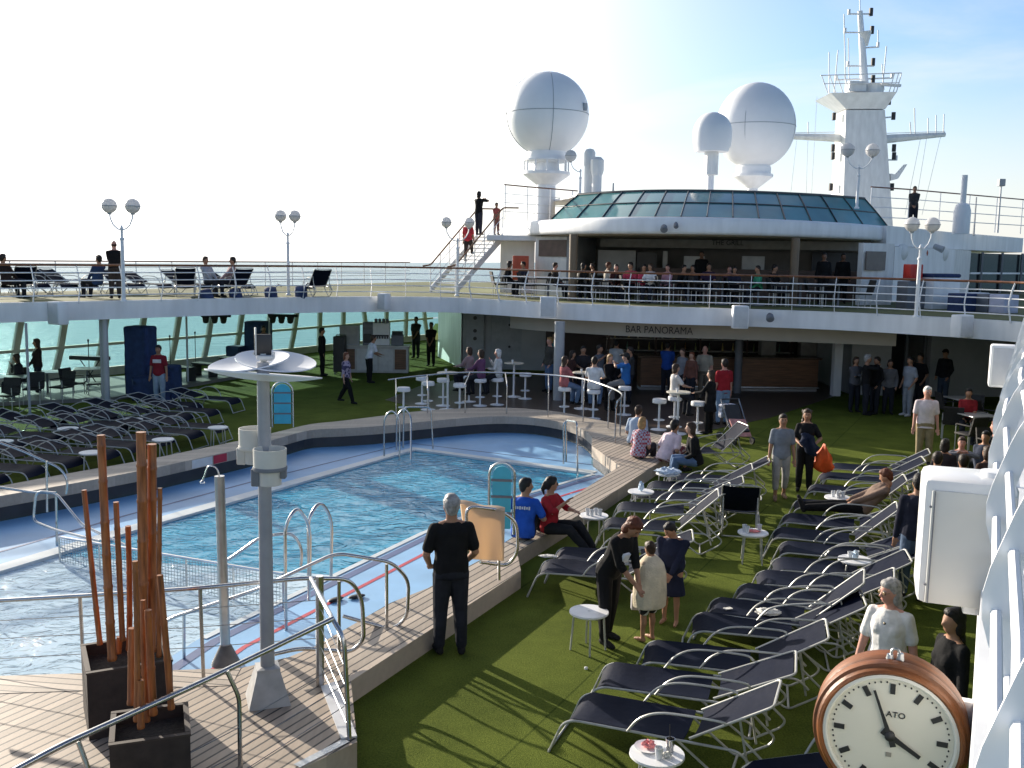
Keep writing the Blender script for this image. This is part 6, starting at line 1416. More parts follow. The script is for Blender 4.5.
def person(label, loc, az, h=1.70, pose='stand', top=(.1, .1, .1), bot=(.03, .03, .035), hair='brown', cut='short', skin='fair', sleeve='short', legs='long', tn=None, bn=None, shoes=(.02, .02, .02), near=False, seat=.46, lean=0.0, yaw=0, pitch=0, hands=None, feet=None, female=False, fat=1.0, group=None, face=False, topm=None, botm=None, hem=0.0, glasses=False, skirt=None, name='person', mid=False):
    """az: the direction the person faces (0 away from the camera, 90 right, 180 to the camera); local frame faces -y"""
    s = h/1.72; vox = .009 if near else (.0145 if mid else .021)
    t = thing(name, label, 'person', loc, R(180-az), group)
    X, Y, Z = V((1, 0, 0)), V((0, 1, 0)), V((0, 0, 1))
    sit = pose in ('sit', 'recline', 'ledge', 'highsit')
    pel = V((0, 0, .90*s)) if not sit else V((0, .02, seat+.10*s))
    if pose == 'recline': lean = -38 if lean == 0 else lean
    ax = V((0, -math.sin(R(lean)), math.cos(R(lean)))); fw = V((0, -math.cos(R(lean)), -math.sin(R(lean))))
    neck = pel+ax*(.53*s); shw = (.168 if not female else .148)*s*(.5+.5*fat)
    sh = {sg: pel+ax*(.462*s)+X*sg*shw for sg in (-1, 1)}
    hip = {sg: pel+X*sg*.085*s+(Z*-.02*s if not sit else Y*-.03) for sg in (-1, 1)}
    F = {}
    if feet: F = {sg: V(feet[0 if sg < 0 else 1])*s for sg in (-1, 1)}
    elif pose == 'walk': F = {-1: V((-.08, -.30, .09))*s, 1: V((.08, .30, .13))*s}
    elif pose == 'sit' or pose == 'highsit': F = {sg: V((sg*.12*s, (-.46 if pose == 'sit' else -.34)*s, .08 if pose == 'sit' else max(.08, seat-.42))) for sg in (-1, 1)}
    elif pose == 'recline': F = {sg: V((sg*.10*s, -.92*s, seat+.06)) for sg in (-1, 1)}
    elif pose == 'ledge': F = {sg: V((sg*.12*s, -.50*s, .08)) for sg in (-1, 1)}
    else: F = {-1: V((-.10, .0, .085))*s, 1: V((.11, -.03, .085))*s}
    knee = {}
    for sg in (-1, 1):
        ll = .43*s if sit else min(.43*s, (hip[sg]-F[sg]).length*(.503 if pose == 'stand' else .512))
        knee[sg], F[sg] = ik(hip[sg], F[sg], ll, ll*.98, V((sg*.15, -1, .5 if sit else .0)))
    H = {}
    dh = {'down': ((-.25, -.06, .78), (.25, -.06, .78)), 'front': ((-.06, -.24, .92), (.06, -.25, .90)), 'pockets': ((-.20, -.11, .88), (.20, -.11, .88)),
          'phone': ((-.05, -.30, 1.42), (.06, -.30, 1.42)), 'drink': ((-.10, -.26, 1.38), (.22, -.06, .85)), 'table': ((-.16, -.36, 1.08), (.14, -.38, 1.08)), 'cross': ((.10, -.20, 1.16), (-.10, -.22, 1.13)), 'lap': ((-.10, -.28, .60), (.10, -.28, .60)), 'carry': ((-.05, -.24, 1.08), (.27, -.02, .86)), 'chin': ((-.02, -.24, 1.36), (.12, -.26, 1.1))}
    hk = hands or ('down' if not sit else 'lap')
    hp = dh[hk] if isinstance(hk, str) else hk
    for i, sg in enumerate((-1, 1)):
        p = V(hp[i])*s
        if sit and isinstance(hk, str): p.z += (pel.z-.90*s) if hk not in ('lap',) else pel.z-.56*s
        H[sg] = p
    elb = {}
    for sg in (-1, 1): elb[sg], H[sg] = ik(sh[sg], H[sg], .285*s, .255*s, V((sg*.6, .9, -.25)))
    f = fat; fa = .6+.4*fat
    # ---- torso rings along the body axis (height above pelvis, half width, half depth)
    def torso(infl, lo=-.07, hi=.56):
        w = .92 if female else 1.0
        tab = [(-.07, .150, .108), (.00, .168*(1.04 if female else 1), .118), (.08, .160*(.5+.5*f), .112*f), (.17, .142*w*(.3+.7*f), .104*f), (.27, .152*w*(.5+.5*f), .112*(.4+.6*f)), (.36, .172*w, .118), (.43, .172*w, .108), (.475, .135*w, .090), (.505, .088, .072), (.53, .064, .064), (.56, .058, .060)]
        rg = []
        for a, rx, ry in tab:
            if a < lo-1e-6 or a > hi+1e-6: continue
            c = pel+ax*(a*s)+fw*((.012 if .2 < a < .42 else 0)*s)
            rg.append((c, X, fw*-1, (rx+infl)*s, (ry+infl)*s))
        return rg
    hq = Matrix.Rotation(R(yaw), 3, 'Z') @ Matrix.Rotation(R(pitch), 3, 'X')
    headc = neck+ax*(.042*s)+(hq @ V((0, -.016, .116*s)))
    def hd(x, y, z): return headc+hq @ (V((x, y, z))*s)
    # ---- body: skin surface
    mb = MB(); loft(mb, torso(0)); limb(mb, [neck-ax*.03*s, neck+ax*.03*s, hd(0, .01, -.04)], [.066*s, .060*s, .060*s])
    mb.ball(headc, (.078*s, .096*s, .118*s), 18, 14, hq); mb.ball(hd(0, -.028, -.052), (.054*s, .060*s, .062*s), 14, 10, hq)
    limb(mb, [hd(0, -.088, .012), hd(0, -.107, -.020)], [.009*s, .016*s], 8)
    for sg in (-1, 1):
        mb.ball(hd(sg*.075, .012, -.008), (.012*s, .024*s, .034*s), 8, 6, hq)
        limb(mb, [sh[sg], elb[sg], H[sg]], [.054*s*fa, .041*s*fa, .028*s])
        mb.ball(sh[sg]+V((0, 0, -.01)), .054*s); limb(mb, [neck-ax*.01*s, sh[sg]+V((0, 0, .002))], [.048*s, .046*s])
        limb(mb, [hip[sg], knee[sg], F[sg]], [.088*s*(.6+.4*f), .056*s, .036*s]);
        limb(mb, [knee[sg].lerp(F[sg], .1)+V((0, .012, 0))*s, knee[sg].lerp(F[sg], .35)+V((0, .02, 0))*s, knee[sg].lerp(F[sg], .7)], [.045*s, .052*s, .036*s])
        # hand: palm, four fingers, thumb
        d = (H[sg]-elb[sg]).normalized(); side = X*(-sg); side = (side-d*side.dot(d)).normalized(); thick = d.cross(side)
        pc = H[sg]+d*.052*s; vs = []
        q = Matrix((side, thick, d)).transposed(); mb.ball(pc, (.040*s, .017*s, .056*s), 12, 8, q)
        bend = thick*(-.35 if thick.y > 0 else .35)
        for i_, (o_, l_) in enumerate(((.028, .070), (.010, .080), (-.009, .075), (-.027, .058))):
            b0 = pc+d*.044*s+side*o_*s; b1 = b0+(d+bend*.5).normalized()*l_*.5*s; b2 = b1+(d+bend*1.8).normalized()*l_*.5*s
            limb(mb, [b0, b1, b2], [.0098*s, .009*s, .0078*s], 7)
        b0 = pc+side*.028*s-d*.02*s; limb(mb, [b0, b0+(side*.8+d*.7+bend*.4).normalized()*.035*s, b0+(side*.5+d*1+bend*.8).normalized()*.065*s], [.013*s, .0105*s, .009*s], 7)
        # foot
        ft = F[sg]; fl = V((sg*.12, -1, 0)).normalized()
        if pose == 'recline': fl = V((sg*.15, -.35, .9)).normalized()
        sole = -Z if pose != 'recline' else V((0, -.9, -.35)).normalized()
        limb(mb, [ft, ft+sole*.045*s-fl*.02*s], [.036*s, .036*s]); limb(mb, [ft+sole*.045*s-fl*.03*s, ft+sole*.048*s+fl*.08*s, ft+sole*.058*s+fl*.15*s], [.036*s, .034*s, .024*s])
    if female:
        for sg in (-1, 1): mb.ball(pel+ax*.345*s+fw*.070*s+X*sg*.070*s, .066*s)
    o = mb.build('body', [skinm(skin)], t); PENDING.append((o, vox, 3 if near else 2))
    # ---- shirt
    def matof(m_, nm, col): return m_ or cloth(nm or ('c%02d%02d%02d' % tuple(int(99*c) for c in col)), col)
    if top is not None:
        tm = matof(topm, tn, top); mb = MB(); loft(mb, torso(.020, -.07, .53 if sleeve != 'none' else .505))
        if hem > 0: loft(mb, [(pel+ax*-.05*s, X, fw*-1, .175*s, .130*s), (pel+V((0, 0, -hem*s)), X, Y, (.19+hem*.12)*s, (.15+hem*.10)*s)])
        for sg in (-1, 1):
            mb.ball(sh[sg]+V((0, 0, -.008)), (.054*fa+.010)*s); limb(mb, [neck-ax*.035*s, sh[sg]+V((0, 0, .0))], [.052*s, .056*s])
            if sleeve == 'long': limb(mb, [sh[sg], elb[sg], elb[sg].lerp(H[sg], .96)], [(.054*fa+.010)*s, .052*s*fa, .041*s*fa])
            elif sleeve == 'short': limb(mb, [sh[sg], sh[sg].lerp(elb[sg], .74)], [(.054*fa+.009)*s, (.050*fa+.014)*s])
            elif sleeve == 'half': limb(mb, [sh[sg], elb[sg], elb[sg].lerp(H[sg], .25)], [(.054*fa+.010)*s, (.041*fa+.012)*s, .049*s*fa])
        if female:
            for sg in (-1, 1): mb.ball(pel+ax*.34*s+fw*.072*s+X*sg*.066*s, .082*s); mb.ball(pel+ax*.31*s+fw*.07*s, .085*s)
        if False:
            for k in range(7):
                a = pel+ax*(.02+.06*k)*s; r_ = random.uniform(.5, 1)
                limb(mb, [a+X*-.11*s*r_-fw*-.105*s, a+X*.10*s*r_+ax*random.uniform(-.05, .05)*s-fw*-.11*s], [.012*s, .010*s], 6)
                limb(mb, [a+X*-.12*s*r_-fw*.105*s, a+X*.10*s*r_+ax*random.uniform(-.06, .06)*s-fw*.108*s], [.014*s, .011*s], 6)
        o = mb.build('shirt' if hem < .3 else 'dress', [tm], t); PENDING.append((o, vox, 3 if near else 2))
    if bot is not None:
        bm_ = matof(botm, bn, bot); mb = MB(); loft(mb, [(pel+ax*.06*s, X, fw*-1, .172*s*(.5+.5*f), .126*s*f), (pel, X, fw*-1, .184*s, .134*s*(.5+.5*f)), (pel-ax*.06*s, X, fw*-1, .176*s, .13*s)])
        for sg in (-1, 1):
            if legs == 'long': limb(mb, [hip[sg], knee[sg], F[sg]+(knee[sg]-F[sg]).normalized()*.02*s], [.106*s*(.6+.4*f), .080*s, .060*s]); limb(mb, [knee[sg].lerp(F[sg], .05)+V((0, .014, 0))*s, knee[sg].lerp(F[sg], .4)+V((0, .022, 0))*s, knee[sg].lerp(F[sg], .8)], [.070*s, .068*s, .060*s])
            elif legs == 'crop': limb(mb, [hip[sg], knee[sg], knee[sg].lerp(F[sg], .6)], [.106*s, .076*s, .062*s])
            elif legs == 'short': limb(mb, [hip[sg], hip[sg].lerp(knee[sg], .86)], [.108*s, .090*s])
            if False:
                for k in range(5):
                    a = hip[sg].lerp(knee[sg], .75+.07*k) if k < 3 else knee[sg].lerp(F[sg], .2+.16*k)
                    limb(mb, [a+V((-.06, -.03, -.02))*s, a+V((.06, -.045, .02))*s], [.014*s, .012*s], 6)
        o = mb.build('trousers' if legs in ('long', 'crop') else 'shorts', [bm_], t); PENDING.append((o, vox, 2))
    if shoes is not None:
        for sg in (-1, 1):
            ft = F[sg]; fl = V((sg*.12, -1, 0)).normalized(); sole = -Z
            if pose == 'recline': fl = V((sg*.15, -.35, .9)).normalized(); sole = V((0, -.9, -.35)).normalized()
            mb = MB(); limb(mb, [ft+sole*.042*s-fl*.035*s, ft+sole*.045*s+fl*.08*s, ft+sole*.055*s+fl*.165*s], [.043*s, .042*s, .031*s]); limb(mb, [ft, ft+sole*.03*s], [.044*s, .045*s])
            o = mb.build('shoe', [cloth('shoe%02d' % int(99*shoes[0]), shoes)], t); PENDING.append((o, max(vox, .012), 2))
    if hair and cut != 'bald':
        mb = MB(); mb.ball(hd(0, .022, .030), (.088*s, .098*s, .108*s), 16, 12, hq); mb.ball(hd(0, -.030, .082), (.070*s, .058*s, .048*s), 12, 8, hq); mb.ball(hd(0, .055, -.02), (.07*s, .055*s, .075*s), 12, 8, hq)
        if cut in ('bob', 'long', 'curly'):
            for sg in (-1, 1): mb.ball(hd(sg*.066, .035, -.045), (.030*s, .055*s, .085*s), 10, 8, hq)
            mb.ball(hd(0, .062, -.07), (.078*s, .045*s, .09*s), 12, 8, hq)
        if cut in ('long', 'curly'): mb.ball(hd(0, .070, -.17), (.088*s, .045*s, .13*s), 12, 8, hq)
        if cut == 'curly':
            for k in range(26):
                a = random.uniform(0, 6.28); mb.ball(hd(.09*math.cos(a), .055+.04*math.sin(a), random.uniform(-.2, .09)), .028*s, 7, 5)
        if cut == 'cap':
            limb(mb, [hd(-.03, -.09, .06), hd(.03, -.09, .06)], [.02*s, .02*s]); limb(mb, [hd(0, -.08, .06), hd(0, -.15, .05)], [.045*s, .03*s])
        if cut == 'pony': limb(mb, [hd(0, .11, .03), hd(0, .15, -.06), hd(0, .12, -.17)], [.035*s, .032*s, .012*s])
        if near:
            for k in range(40):
                a = random.uniform(0, 6.28); e_ = random.uniform(.1, 1.3); p = V((.086*math.cos(a)*math.cos(e_), .020+.095*math.sin(a)*math.cos(e_), .03+.104*math.sin(e_)))
                if p.y > -.05 or p.z > .09: limb(mb, [hd(*p), hd(p.x*1.05, p.y*1.05+.01, p.z-.025)], [.012*s, .006*s], 6)
        o = mb.build('hair' if cut != 'cap' else 'cap', [hairm(hair)], t); PENDING.append((o, max(vox, .010), 1))
    elif hair:   # bald crown with a ring of hair
        mb = MB(); mb.ball(hd(0, .040, -.012), (.080*s, .068*s, .052*s), 14, 10, hq); o = mb.build('hair', [hairm(hair)], t); PENDING.append((o, max(vox, .010), 1))
    if face or near:
        for sg in (-1, 1): MB().ball(hd(sg*.030, -.083, .010), (.011*s, .008*s, .0065*s), 8, 6, hq).build('eye', [black], t, 60)
        MB().ball(hd(0, -.0865, -.058), (.024*s, .007*s, .006*s), 8, 6, hq).build('mouth', [M('lips', (.36, .11, .09), .5)], t, 60)
        mbw = MB()
        for sg in (-1, 1): limb(mbw, [hd(sg*.016, -.090, .030), hd(sg*.045, -.078, .030)], [.004*s, .004*s], 5)
        mbw.build('eyebrow', [hairm(hair or 'brown')], t, 60)
    if glasses:
        mb = MB()
        for sg in (-1, 1):
            mb.ball(hd(sg*.031, -.091, .008), (.024*s, .006*s, .018*s), 10, 6, hq); mb.tube([hd(sg*.054, -.08, .012), hd(sg*.078, .01, .012)], .003*s, 5)
        mb.tube([hd(-.01, -.096, .012), hd(.01, -.096, .012)], .003*s, 5); mb.build('glasses', [black if glasses == 'dark' else M('thin_glasses', (.25, .18, .10), .2)], t, 40)
    J = dict(head=headc, H=H, F=F, pel=pel, neck=neck, ax=ax, fw=fw, s=s, t=t, hd=hd, sh=sh, elb=elb, knee=knee)
    return J
def fuse():
    tmp = []
    for o, v, it in PENDING:
        m_ = o.modifiers.new('fuse', 'REMESH'); m_.mode = 'VOXEL'; m_.voxel_size = v; m_.use_smooth_shade = True
        m2 = o.modifiers.new('soften', 'SMOOTH'); m2.iterations = it; m2.factor = .5
    bpy.context.view_layer.update(); dg = bpy.context.evaluated_depsgraph_get()
    for o, v, it in PENDING:
        me = bpy.data.meshes.new_from_object(o.evaluated_get(dg)); tmp.append((o, me))
    for o, me in tmp:
        old = o.data; mats = [m for m in old.materials]; o.modifiers.clear(); nm = old.name; o.data = me; bpy.data.meshes.remove(old); me.name = nm
        me.materials.clear()
        for m in mats: me.materials.append(m)
        me.polygons.foreach_set('use_smooth', [True]*len(me.polygons))
def foot(px, py, z=0.0): return G(px, py, z)
def head(px, py, h, z=0.0):
    g = G(px, py, z+h); return V((g.x, g.y, z))
BLK, DK, NAV, JEAN = (.012, .012, .013), (.03, .03, .033), (.018, .022, .045), (.10, .16, .27)
def pcloth(name, c0, c1, sc_):
    if name in MATS: return MATS[name]
    m, n, L, b, out = newmat(name); tc = n.new('ShaderNodeTexCoord'); vo = n.new('ShaderNodeTexVoronoi'); vo.inputs['Scale'].default_value = sc_; L.new(tc.outputs['Object'], vo.inputs['Vector'])
    rp = n.new('ShaderNodeValToRGB'); rp.color_ramp.interpolation = 'CONSTANT'; rp.color_ramp.elements[0].color = list(c0)+[1]; rp.color_ramp.elements[1].position = .55; rp.color_ramp.elements[1].color = list(c1)+[1]
    sp = n.new('ShaderNodeSeparateColor'); L.new(vo.outputs['Color'], sp.inputs[0]); L.new(sp.outputs[0], rp.inputs[0]); L.new(rp.outputs[0], b.inputs['Base Color']); b.inputs['Roughness'].default_value = .85
    MATS[name] = m; return m
m, n, L, b, out = newmat('checked_shirt_cloth'); tc = n.new('ShaderNodeTexCoord'); ck = n.new('ShaderNodeTexChecker'); ck.inputs['Scale'].default_value = 22; ck.inputs[1].default_value = (.34, .06, .08, 1); ck.inputs[2].default_value = (.42, .44, .52, 1)
L.new(tc.outputs['Object'], ck.inputs[0]); L.new(ck.outputs[0], b.inputs['Base Color']); b.inputs['Roughness'].default_value = .85; checkm = m
# ---- foreground
J = person('man in black polo shirt and dark trousers watching the pool, back to the camera', foot(450, 655)+V((0, .03, 0)), -14, 1.84, 'stand', BLK, (.022, .024, .032), 'grey', 'short', 'tan', 'short', near=True, hands=((-.19, -.19, .93), (.20, -.17, .93)), feet=((-.115, .02, .085), (.115, -.02, .085)), fat=1.10, hem=.06)
J = person('woman in black leaning forward with clasped hands and a white name badge', foot(607, 642), 138, 1.68, 'stand', BLK, (.016, .016, .02), 'auburn', 'bob', 'tan', 'half', near=True, lean=27, pitch=44, female=True, hands=((-.02, -.40, .84), (.05, -.42, .82)), feet=((-.11, -.05, .085), (.11, .10, .085)), shoes=(.015, .015, .015))
s = J['s']; p = J['pel']+J['ax']*.33*s+J['fw']*.168*s+V((-.065, 0, 0)); mb = MB(); q = Matrix((V((1, 0, 0)), J['fw'], J['ax'])).transposed(); mb.box(p, (.10, .035, .12), rot=q); mb.build('name_badge', [M('badge_card', (.75, .76, .8), .4)], J['t'])
J = person('child wrapped in a cream towel with black and white patterned shorts', foot(648, 641), 318, 1.20, 'stand', (.5, .4, .3), (.4, .4, .4), 'brown', 'short', 'tan', 'none', 'short', near=True, shoes=None, yaw=-15, pitch=10, hands='front', botm=pcloth('patterned_swim_shorts', (.012, .012, .014), (.62, .62, .62), 14))
mb = MB(); s = J['s']; X_, Y_ = V((1, 0, 0)), V((0, 1, 0))
loft(mb, [(V((0, 0, z*s)), X_, Y_, rx*s, ry*s) for z, rx, ry in ((.62, .31, .25), (.80, .32, .26), (1.0, .31, .25), (1.2, .29, .24), (1.34, .25, .20), (1.42, .17, .15), (1.48, .10, .10))])
for k in range(8): limb(mb, [V((.22*math.cos(k*.8), .19*math.sin(k*.8), .70))*s, V((.17*math.cos(k*.8+.5), .15*math.sin(k*.8+.5), 1.3))*s], [.035*s, .02*s])
o = mb.build('towel_wrap', [terryw if False else M('cream_towel', (.66, .58, .44), .95, 0, .12, 12, .6, 60, .1)], J['t']); PENDING.append((o, .010, 3))
p = foot(642, 632)+V((-.10, -.12, .42)); o = MB().box((0, 0, 0), (.12, .07, .2), bev=.02).build('bag', [M('pale_bag', (.5, .48, .5), .7)], None, 40); o.location = p; tag(o, 'small pale bag hanging in front of the child in the cream towel', 'bag')
person('child in a dark navy bathrobe with bare legs looking down', foot(670, 623), 205, 1.30, 'stand', NAV, None, 'black', 'short', 'tan', 'long', near=True, shoes=None, yaw=-35, pitch=30, hands='front', hem=.40, fat=1.45)
J = person('older woman with long grey hair, glasses and a white T-shirt behind the clock', head(893, 578, 1.64)+V((0, 0, 0)), 222, 1.64, 'walk', (.72, .71, .69), (.10, .11, .13), 'grey', 'long', 'pink', 'short', near=True, female=True, fat=1.15, yaw=-30, pitch=4, glasses='thin', hands=((-.27, -.10, .80), (.25, .06, .82)), hem=.06)
s = J['s']; o = MB().ball(J['neck']+J['fw']*.13*s-J['ax']*.12*s, .012).build('pendant', [M('pendant_metal', (.2, .17, .12), .3, 1)], J['t'])
person('dark clothed woman with black hair standing behind the clock under the big white box', head(956, 607, 1.60), 260, 1.60, 'stand', (.02, .017, .016), (.018, .016, .016), 'black', 'long', 'tan', 'long', mid=True, female=True, hem=.5)
person('young man in a grey printed T-shirt and pale cropped trousers walking to the camera', foot(779, 499), 186, 1.62, 'walk', (.20, .22, .25), (.34, .33, .31), 'dark', 'short', 'tan', 'short', 'crop', mid=True, face=True, shoes=(.3, .2, .14), feet=((-.10, -.12, .09), (.10, .10, .10)))
jj = person('curly haired woman in black carrying a navy jacket beside the man in grey', foot(803, 491), 196, 1.62, 'stand', BLK, (.014, .014, .017), 'brown', 'curly', 'tan', 'short', mid=True, face=True, female=True, hands=((-.10, -.24, 1.02), (.20, -.24, 1.06)))
p = foot(803, 491)
o = MB(); o.ball((0, 0, 0), (.17, .08, .22), 18, 12); o.v = [(x*(1+.25*math.sin(z*31+2)+random.uniform(-.08, .08))-.25*z, y*(1+.5*math.sin(x*40)), z*(1+random.uniform(-.05, .05))-.3*x) for x, y, z in o.v]
o = o.build('jacket', [cloth('navy_jacket', (.018, .026, .052))], None, 60); o.location = p+V((-.03, -.34, .98)); tag(o, 'bundled navy jacket carried by the curly haired woman', 'jacket')
o = MB(); o.ball((0, 0, 0), (.17, .09, .29), 18, 12); o.v = [(x*(1+.75*(-z)/.29)*(1+.14*math.sin(z*28)), y*(1+.5*math.sin(x*36+z*9)), z*(1+random.uniform(-.03, .03))-.12*x) for x, y, z in o.v]
o = o.build('beach_bag', [M('orange_beach_bag', (.80, .11, .015), .6, 0, .15, 6, .4, 14)], None, 60); o.location = p+V((.36, -.02, .66)); tag(o, 'bright orange beach bag hanging at the side of the curly haired woman', 'bag')
person('white haired man in a pale short sleeved shirt and khaki trousers standing in the sun', head(928, 386, 1.76), 192, 1.76, 'stand', (.66, .58, .60), (.27, .215, .13), 'white', 'short', 'pink', 'short', mid=True, face=True, fat=1.12, hem=.08, yaw=8)
# seated couple on the ledge
c = G(523, 541, LZ); J = person('man in a bright blue T-shirt with white lettering on his back, seated on the ledge', V((c.x, c.y+.1, 0)), 12, 1.74, 'ledge', (.02, .085, .42), (.03, .03, .035), 'black', 'short', 'tan', 'short', mid=True, seat=LZ, lean=12, yaw=-60, hands=((-.2, -.3, .5), (.34, .12, .38)), feet=((-.15, -.52, .32), (.1, -.55, .32)))
bq = wm(J['t']); bp_ = J['pel']+J['ax']*.37*J['s']-J['fw']*.150*J['s']
mb = MB(); q = Matrix((V((1, 0, 0)), J['fw'], J['ax'])).transposed()
for k in range(7): mb.box(bp_+V((.105-.035*k, 0, 0)), (.022, .006, .048-.012*(k % 2)), rot=q)
mb.build('shirt_print', [M('print_white', (.6, .58, .58), .7)], J['t'])
c = G(552, 534, LZ); person('woman in a red top with dark sunglasses seated on the ledge, touching her chin', V((c.x-.02, c.y+.05, 0)), 128, 1.66, 'ledge', (.34, .022, .03), (.02, .02, .022), 'black', 'pony', 'tan', 'half', mid=True, face=True, female=True, glasses='dark', seat=LZ, yaw=55, hands=((-.05, -.30, .80), (.22, -.3, .62)), feet=((-.05, -.74, .12), (.16, -.70, .12)))
# ---- around the dance floor
def hs(label, px, py, az, **k): g = G(px, py, 0); person(label, V((g.x, g.y, .007)), az, pose='highsit', seat=.80, **k)
hs('woman in a grey pink top sitting at the rail, leftmost of three', 468.5, 402, 300, h=1.64, top=(.34, .24, .24), hair='brown', cut='bob', female=True, sleeve='long', hands='table')
hs('woman in a purple top sitting between two others at the rail', 480, 406, 300, h=1.64, top=(.16, .07, .14), hair='brown', cut='bob', female=True, sleeve='long', hands='table')
hs('white haired woman in a white top sitting at the rail', 497, 405, 285, h=1.64, top=(.62, .62, .60), hair='white', cut='bob', female=True, sleeve='long', hands='chin', skin='pink')
person('tall man in a dark grey pullover and jeans standing by the bar column', foot(549, 392), 240, 1.82, 'stand', (.075, .07, .06), JEAN, 'blond', 'short', 'pink', 'long', hands='pockets')
person('dark haired person in a teal top behind the tall man in grey', foot(552, 387)+V((.1, .9, 0)), 200, 1.82, 'stand', (.06, .20, .22), DK, 'black', 'short', 'tan', 'short')
hs('woman with long brown hair in a pink top and jeans on a bar stool', 564, 416, 60, h=1.66, top=(.42, .14, .14), bot=JEAN, hair='brown', cut='long', female=True, sleeve='short', hands='table')
hs('man in a white T-shirt on a stool with his back to the camera', 593, 419, 10, h=1.74, top=(.70, .70, .70), bot=JEAN, hair='dark', cut='short', sleeve='short', hands='table')
person('man in a black T-shirt facing the camera across the high table', foot(582, 401), 170, 1.72, 'stand', (.03, .027, .03), DK, 'black', 'short', 'tan', 'short', hands='table')
person('person in grey with raised arm in the group at the high table', foot(598, 400), 130, 1.74, 'stand', (.13, .14, .16), DK, 'black', 'short', 'tan', 'short', hands='drink')
person('blond woman in a long black outfit standing in the seated group', foot(606, 412)+V((.1, .3, 0)), 150, 1.66, 'stand', BLK, BLK, 'blond', 'long', 'fair', 'long', female=True, hands='front')
hs('man in a bright blue shirt lifting a camera to his face', 624, 413, 285, h=1.76, top=(.03, .14, .40), bot=(.2, .2, .2), hair='black', cut='cap', sleeve='short', hands='phone')
person('dark haired man in black behind the man in the blue shirt', foot(629, 404), 270, 1.76, 'stand', (.05, .05, .05), DK, 'dark', 'short', 'tan', 'short', hands='front')
person('long haired woman in dark clothes behind the pink topped woman', foot(571, 402), 100, 1.6, 'stand', (.05, .025, .022), DK, 'dark', 'long', 'tan', 'long', female=True)
person('waiter in a white shirt seen in the shade in front of the bar', foot(615, 393), 20, 1.78, 'stand', (.50, .50, .50), BLK, 'black', 'short', 'tan', 'long')
person('man in a blue T-shirt leaning towards the bar counter', foot(666, 396), 20, 1.78, 'stand', (.02, .07, .30), DK, 'black', 'short', 'tan', 'short', hands='front')
person('person in a grey top standing left of the elderly man at the bar', foot(681, 401), 240, 1.68, 'stand', (.26, .26, .28), DK, 'brown', 'short', 'fair', 'short')
person('red haired woman in brown beside the man in grey at the bar', foot(690, 403), 220, 1.6, 'stand', (.16, .07, .05), DK, 'red', 'bob', 'fair', 'long', female=True)
person('elderly man in a beige shirt standing in front of the bar counter', foot(703, 401), 200, 1.76, 'stand', (.36, .32, .25), (.15, .13, .1), 'white', 'bald', 'pink', 'short', fat=1.15)
person('man in a dark red shirt and light blue jeans standing with his back turned', foot(722, 425), -20, 1.80, 'stand', (.34, .025, .03), (.20, .30, .44), 'dark', 'short', 'pink', 'short', fat=1.1)
hs('woman in a white top sitting at the high table with cups', 674, 427, 75, h=1.66, top=(.66, .62, .58), bot=DK, hair='brown', cut='bob', female=True, hands='table')
person('woman in a long black coat standing by the stroller', foot(709, 434), 300, 1.66, 'stand', BLK, BLK, 'brown', 'long', 'fair', 'long', female=True, hem=.3, hands='table')
# on the white steps and ledge, right
c = G(634, 451, LZ); person('man in a pale blue shirt sitting at the rail end behind the checked shirt', V((c.x+.1, c.y+.7, 0)), 25, 1.74, 'ledge', (.40, .48, .58), DK, 'brown', 'short', 'fair', 'short', seat=LZ, lean=22, mid=True)
c = G(636, 458, LZ); person('blond woman in a red and blue checked shirt sitting with her back turned', V((c.x+.05, c.y, 0)), 35, 1.66, 'ledge', (.4, .2, .2), DK, 'blond', 'bob', 'fair', 'short', seat=LZ, lean=15, mid=True, female=True, topm=checkm)
c = G(662, 462, LZ); person('man in a pale pink T-shirt and patterned shorts hunched on the ledge', V((c.x+.05, c.y, 0)), 50, 1.78, 'ledge', (.66, .54, .58), (.2, .1, .1), 'black', 'short', 'tan', 'short', 'short', seat=LZ, lean=30, mid=True, botm=pcloth('patterned_shorts_cloth', (.16, .03, .04), (.40, .32, .32), 22))
c = G(690, 468, .36); person('woman in a black top and jeans sitting on a lounger, facing left', V((c.x+.15, c.y+.2, 0)), 275, 1.68, 'sit', BLK, JEAN, 'brown', 'long', 'fair', 'long', seat=.36, lean=14, mid=True, female=True, face=True)
# reclining man on the right row
c = G(868, 515, .40); person('man with red brown hair reclining on a lounger of the right row', V((c.x-.05, c.y+.2, 0)), 283, 1.74, 'recline', (.20, .14, .11), (.02, .02, .02), 'auburn', 'short', 'tan', 'long', seat=.37, lean=-42, pitch=20, mid=True, yaw=-20)
# right side groups
person('man in a dark navy pullover and jeans with his back turned beside the big box', head(920, 473, 1.72), 20, 1.72, 'stand', (.018, .02, .035), (.09, .13, .20), 'black', 'short', 'tan', 'long', mid=True)
person('person in a red shirt with dark hair seen from behind above the big box', head(964, 451, 1.5), 10, 1.60, 'sit', (.38, .02, .03), DK, 'dark', 'short', 'tan', 'long', seat=.60, mid=True)
person('dark haired person left of the red shirted one, back turned', head(938, 455, 1.5), 30, 1.56, 'stand', (.03, .03, .035), DK, 'dark', 'short', 'tan', 'long', mid=True)
person('person in dark clothes bowing behind the navy pullover man', head(945, 447, 1.35), 40, 1.50, 'stand', (.025, .022, .022), DK, 'black', 'bob', 'tan', 'long')
person('person with bright face raising a hand behind the red shirt', head(962, 442, 1.35), 200, 1.45, 'stand', (.16, .17, .20), DK, 'brown', 'short', 'pink', 'long', hands='phone', face=True)
person('person holding something white right of the red shirt', head(986, 436, 1.40), 220, 1.50, 'stand', (.05, .06, .09), DK, 'black', 'short', 'tan', 'long', hands='front')
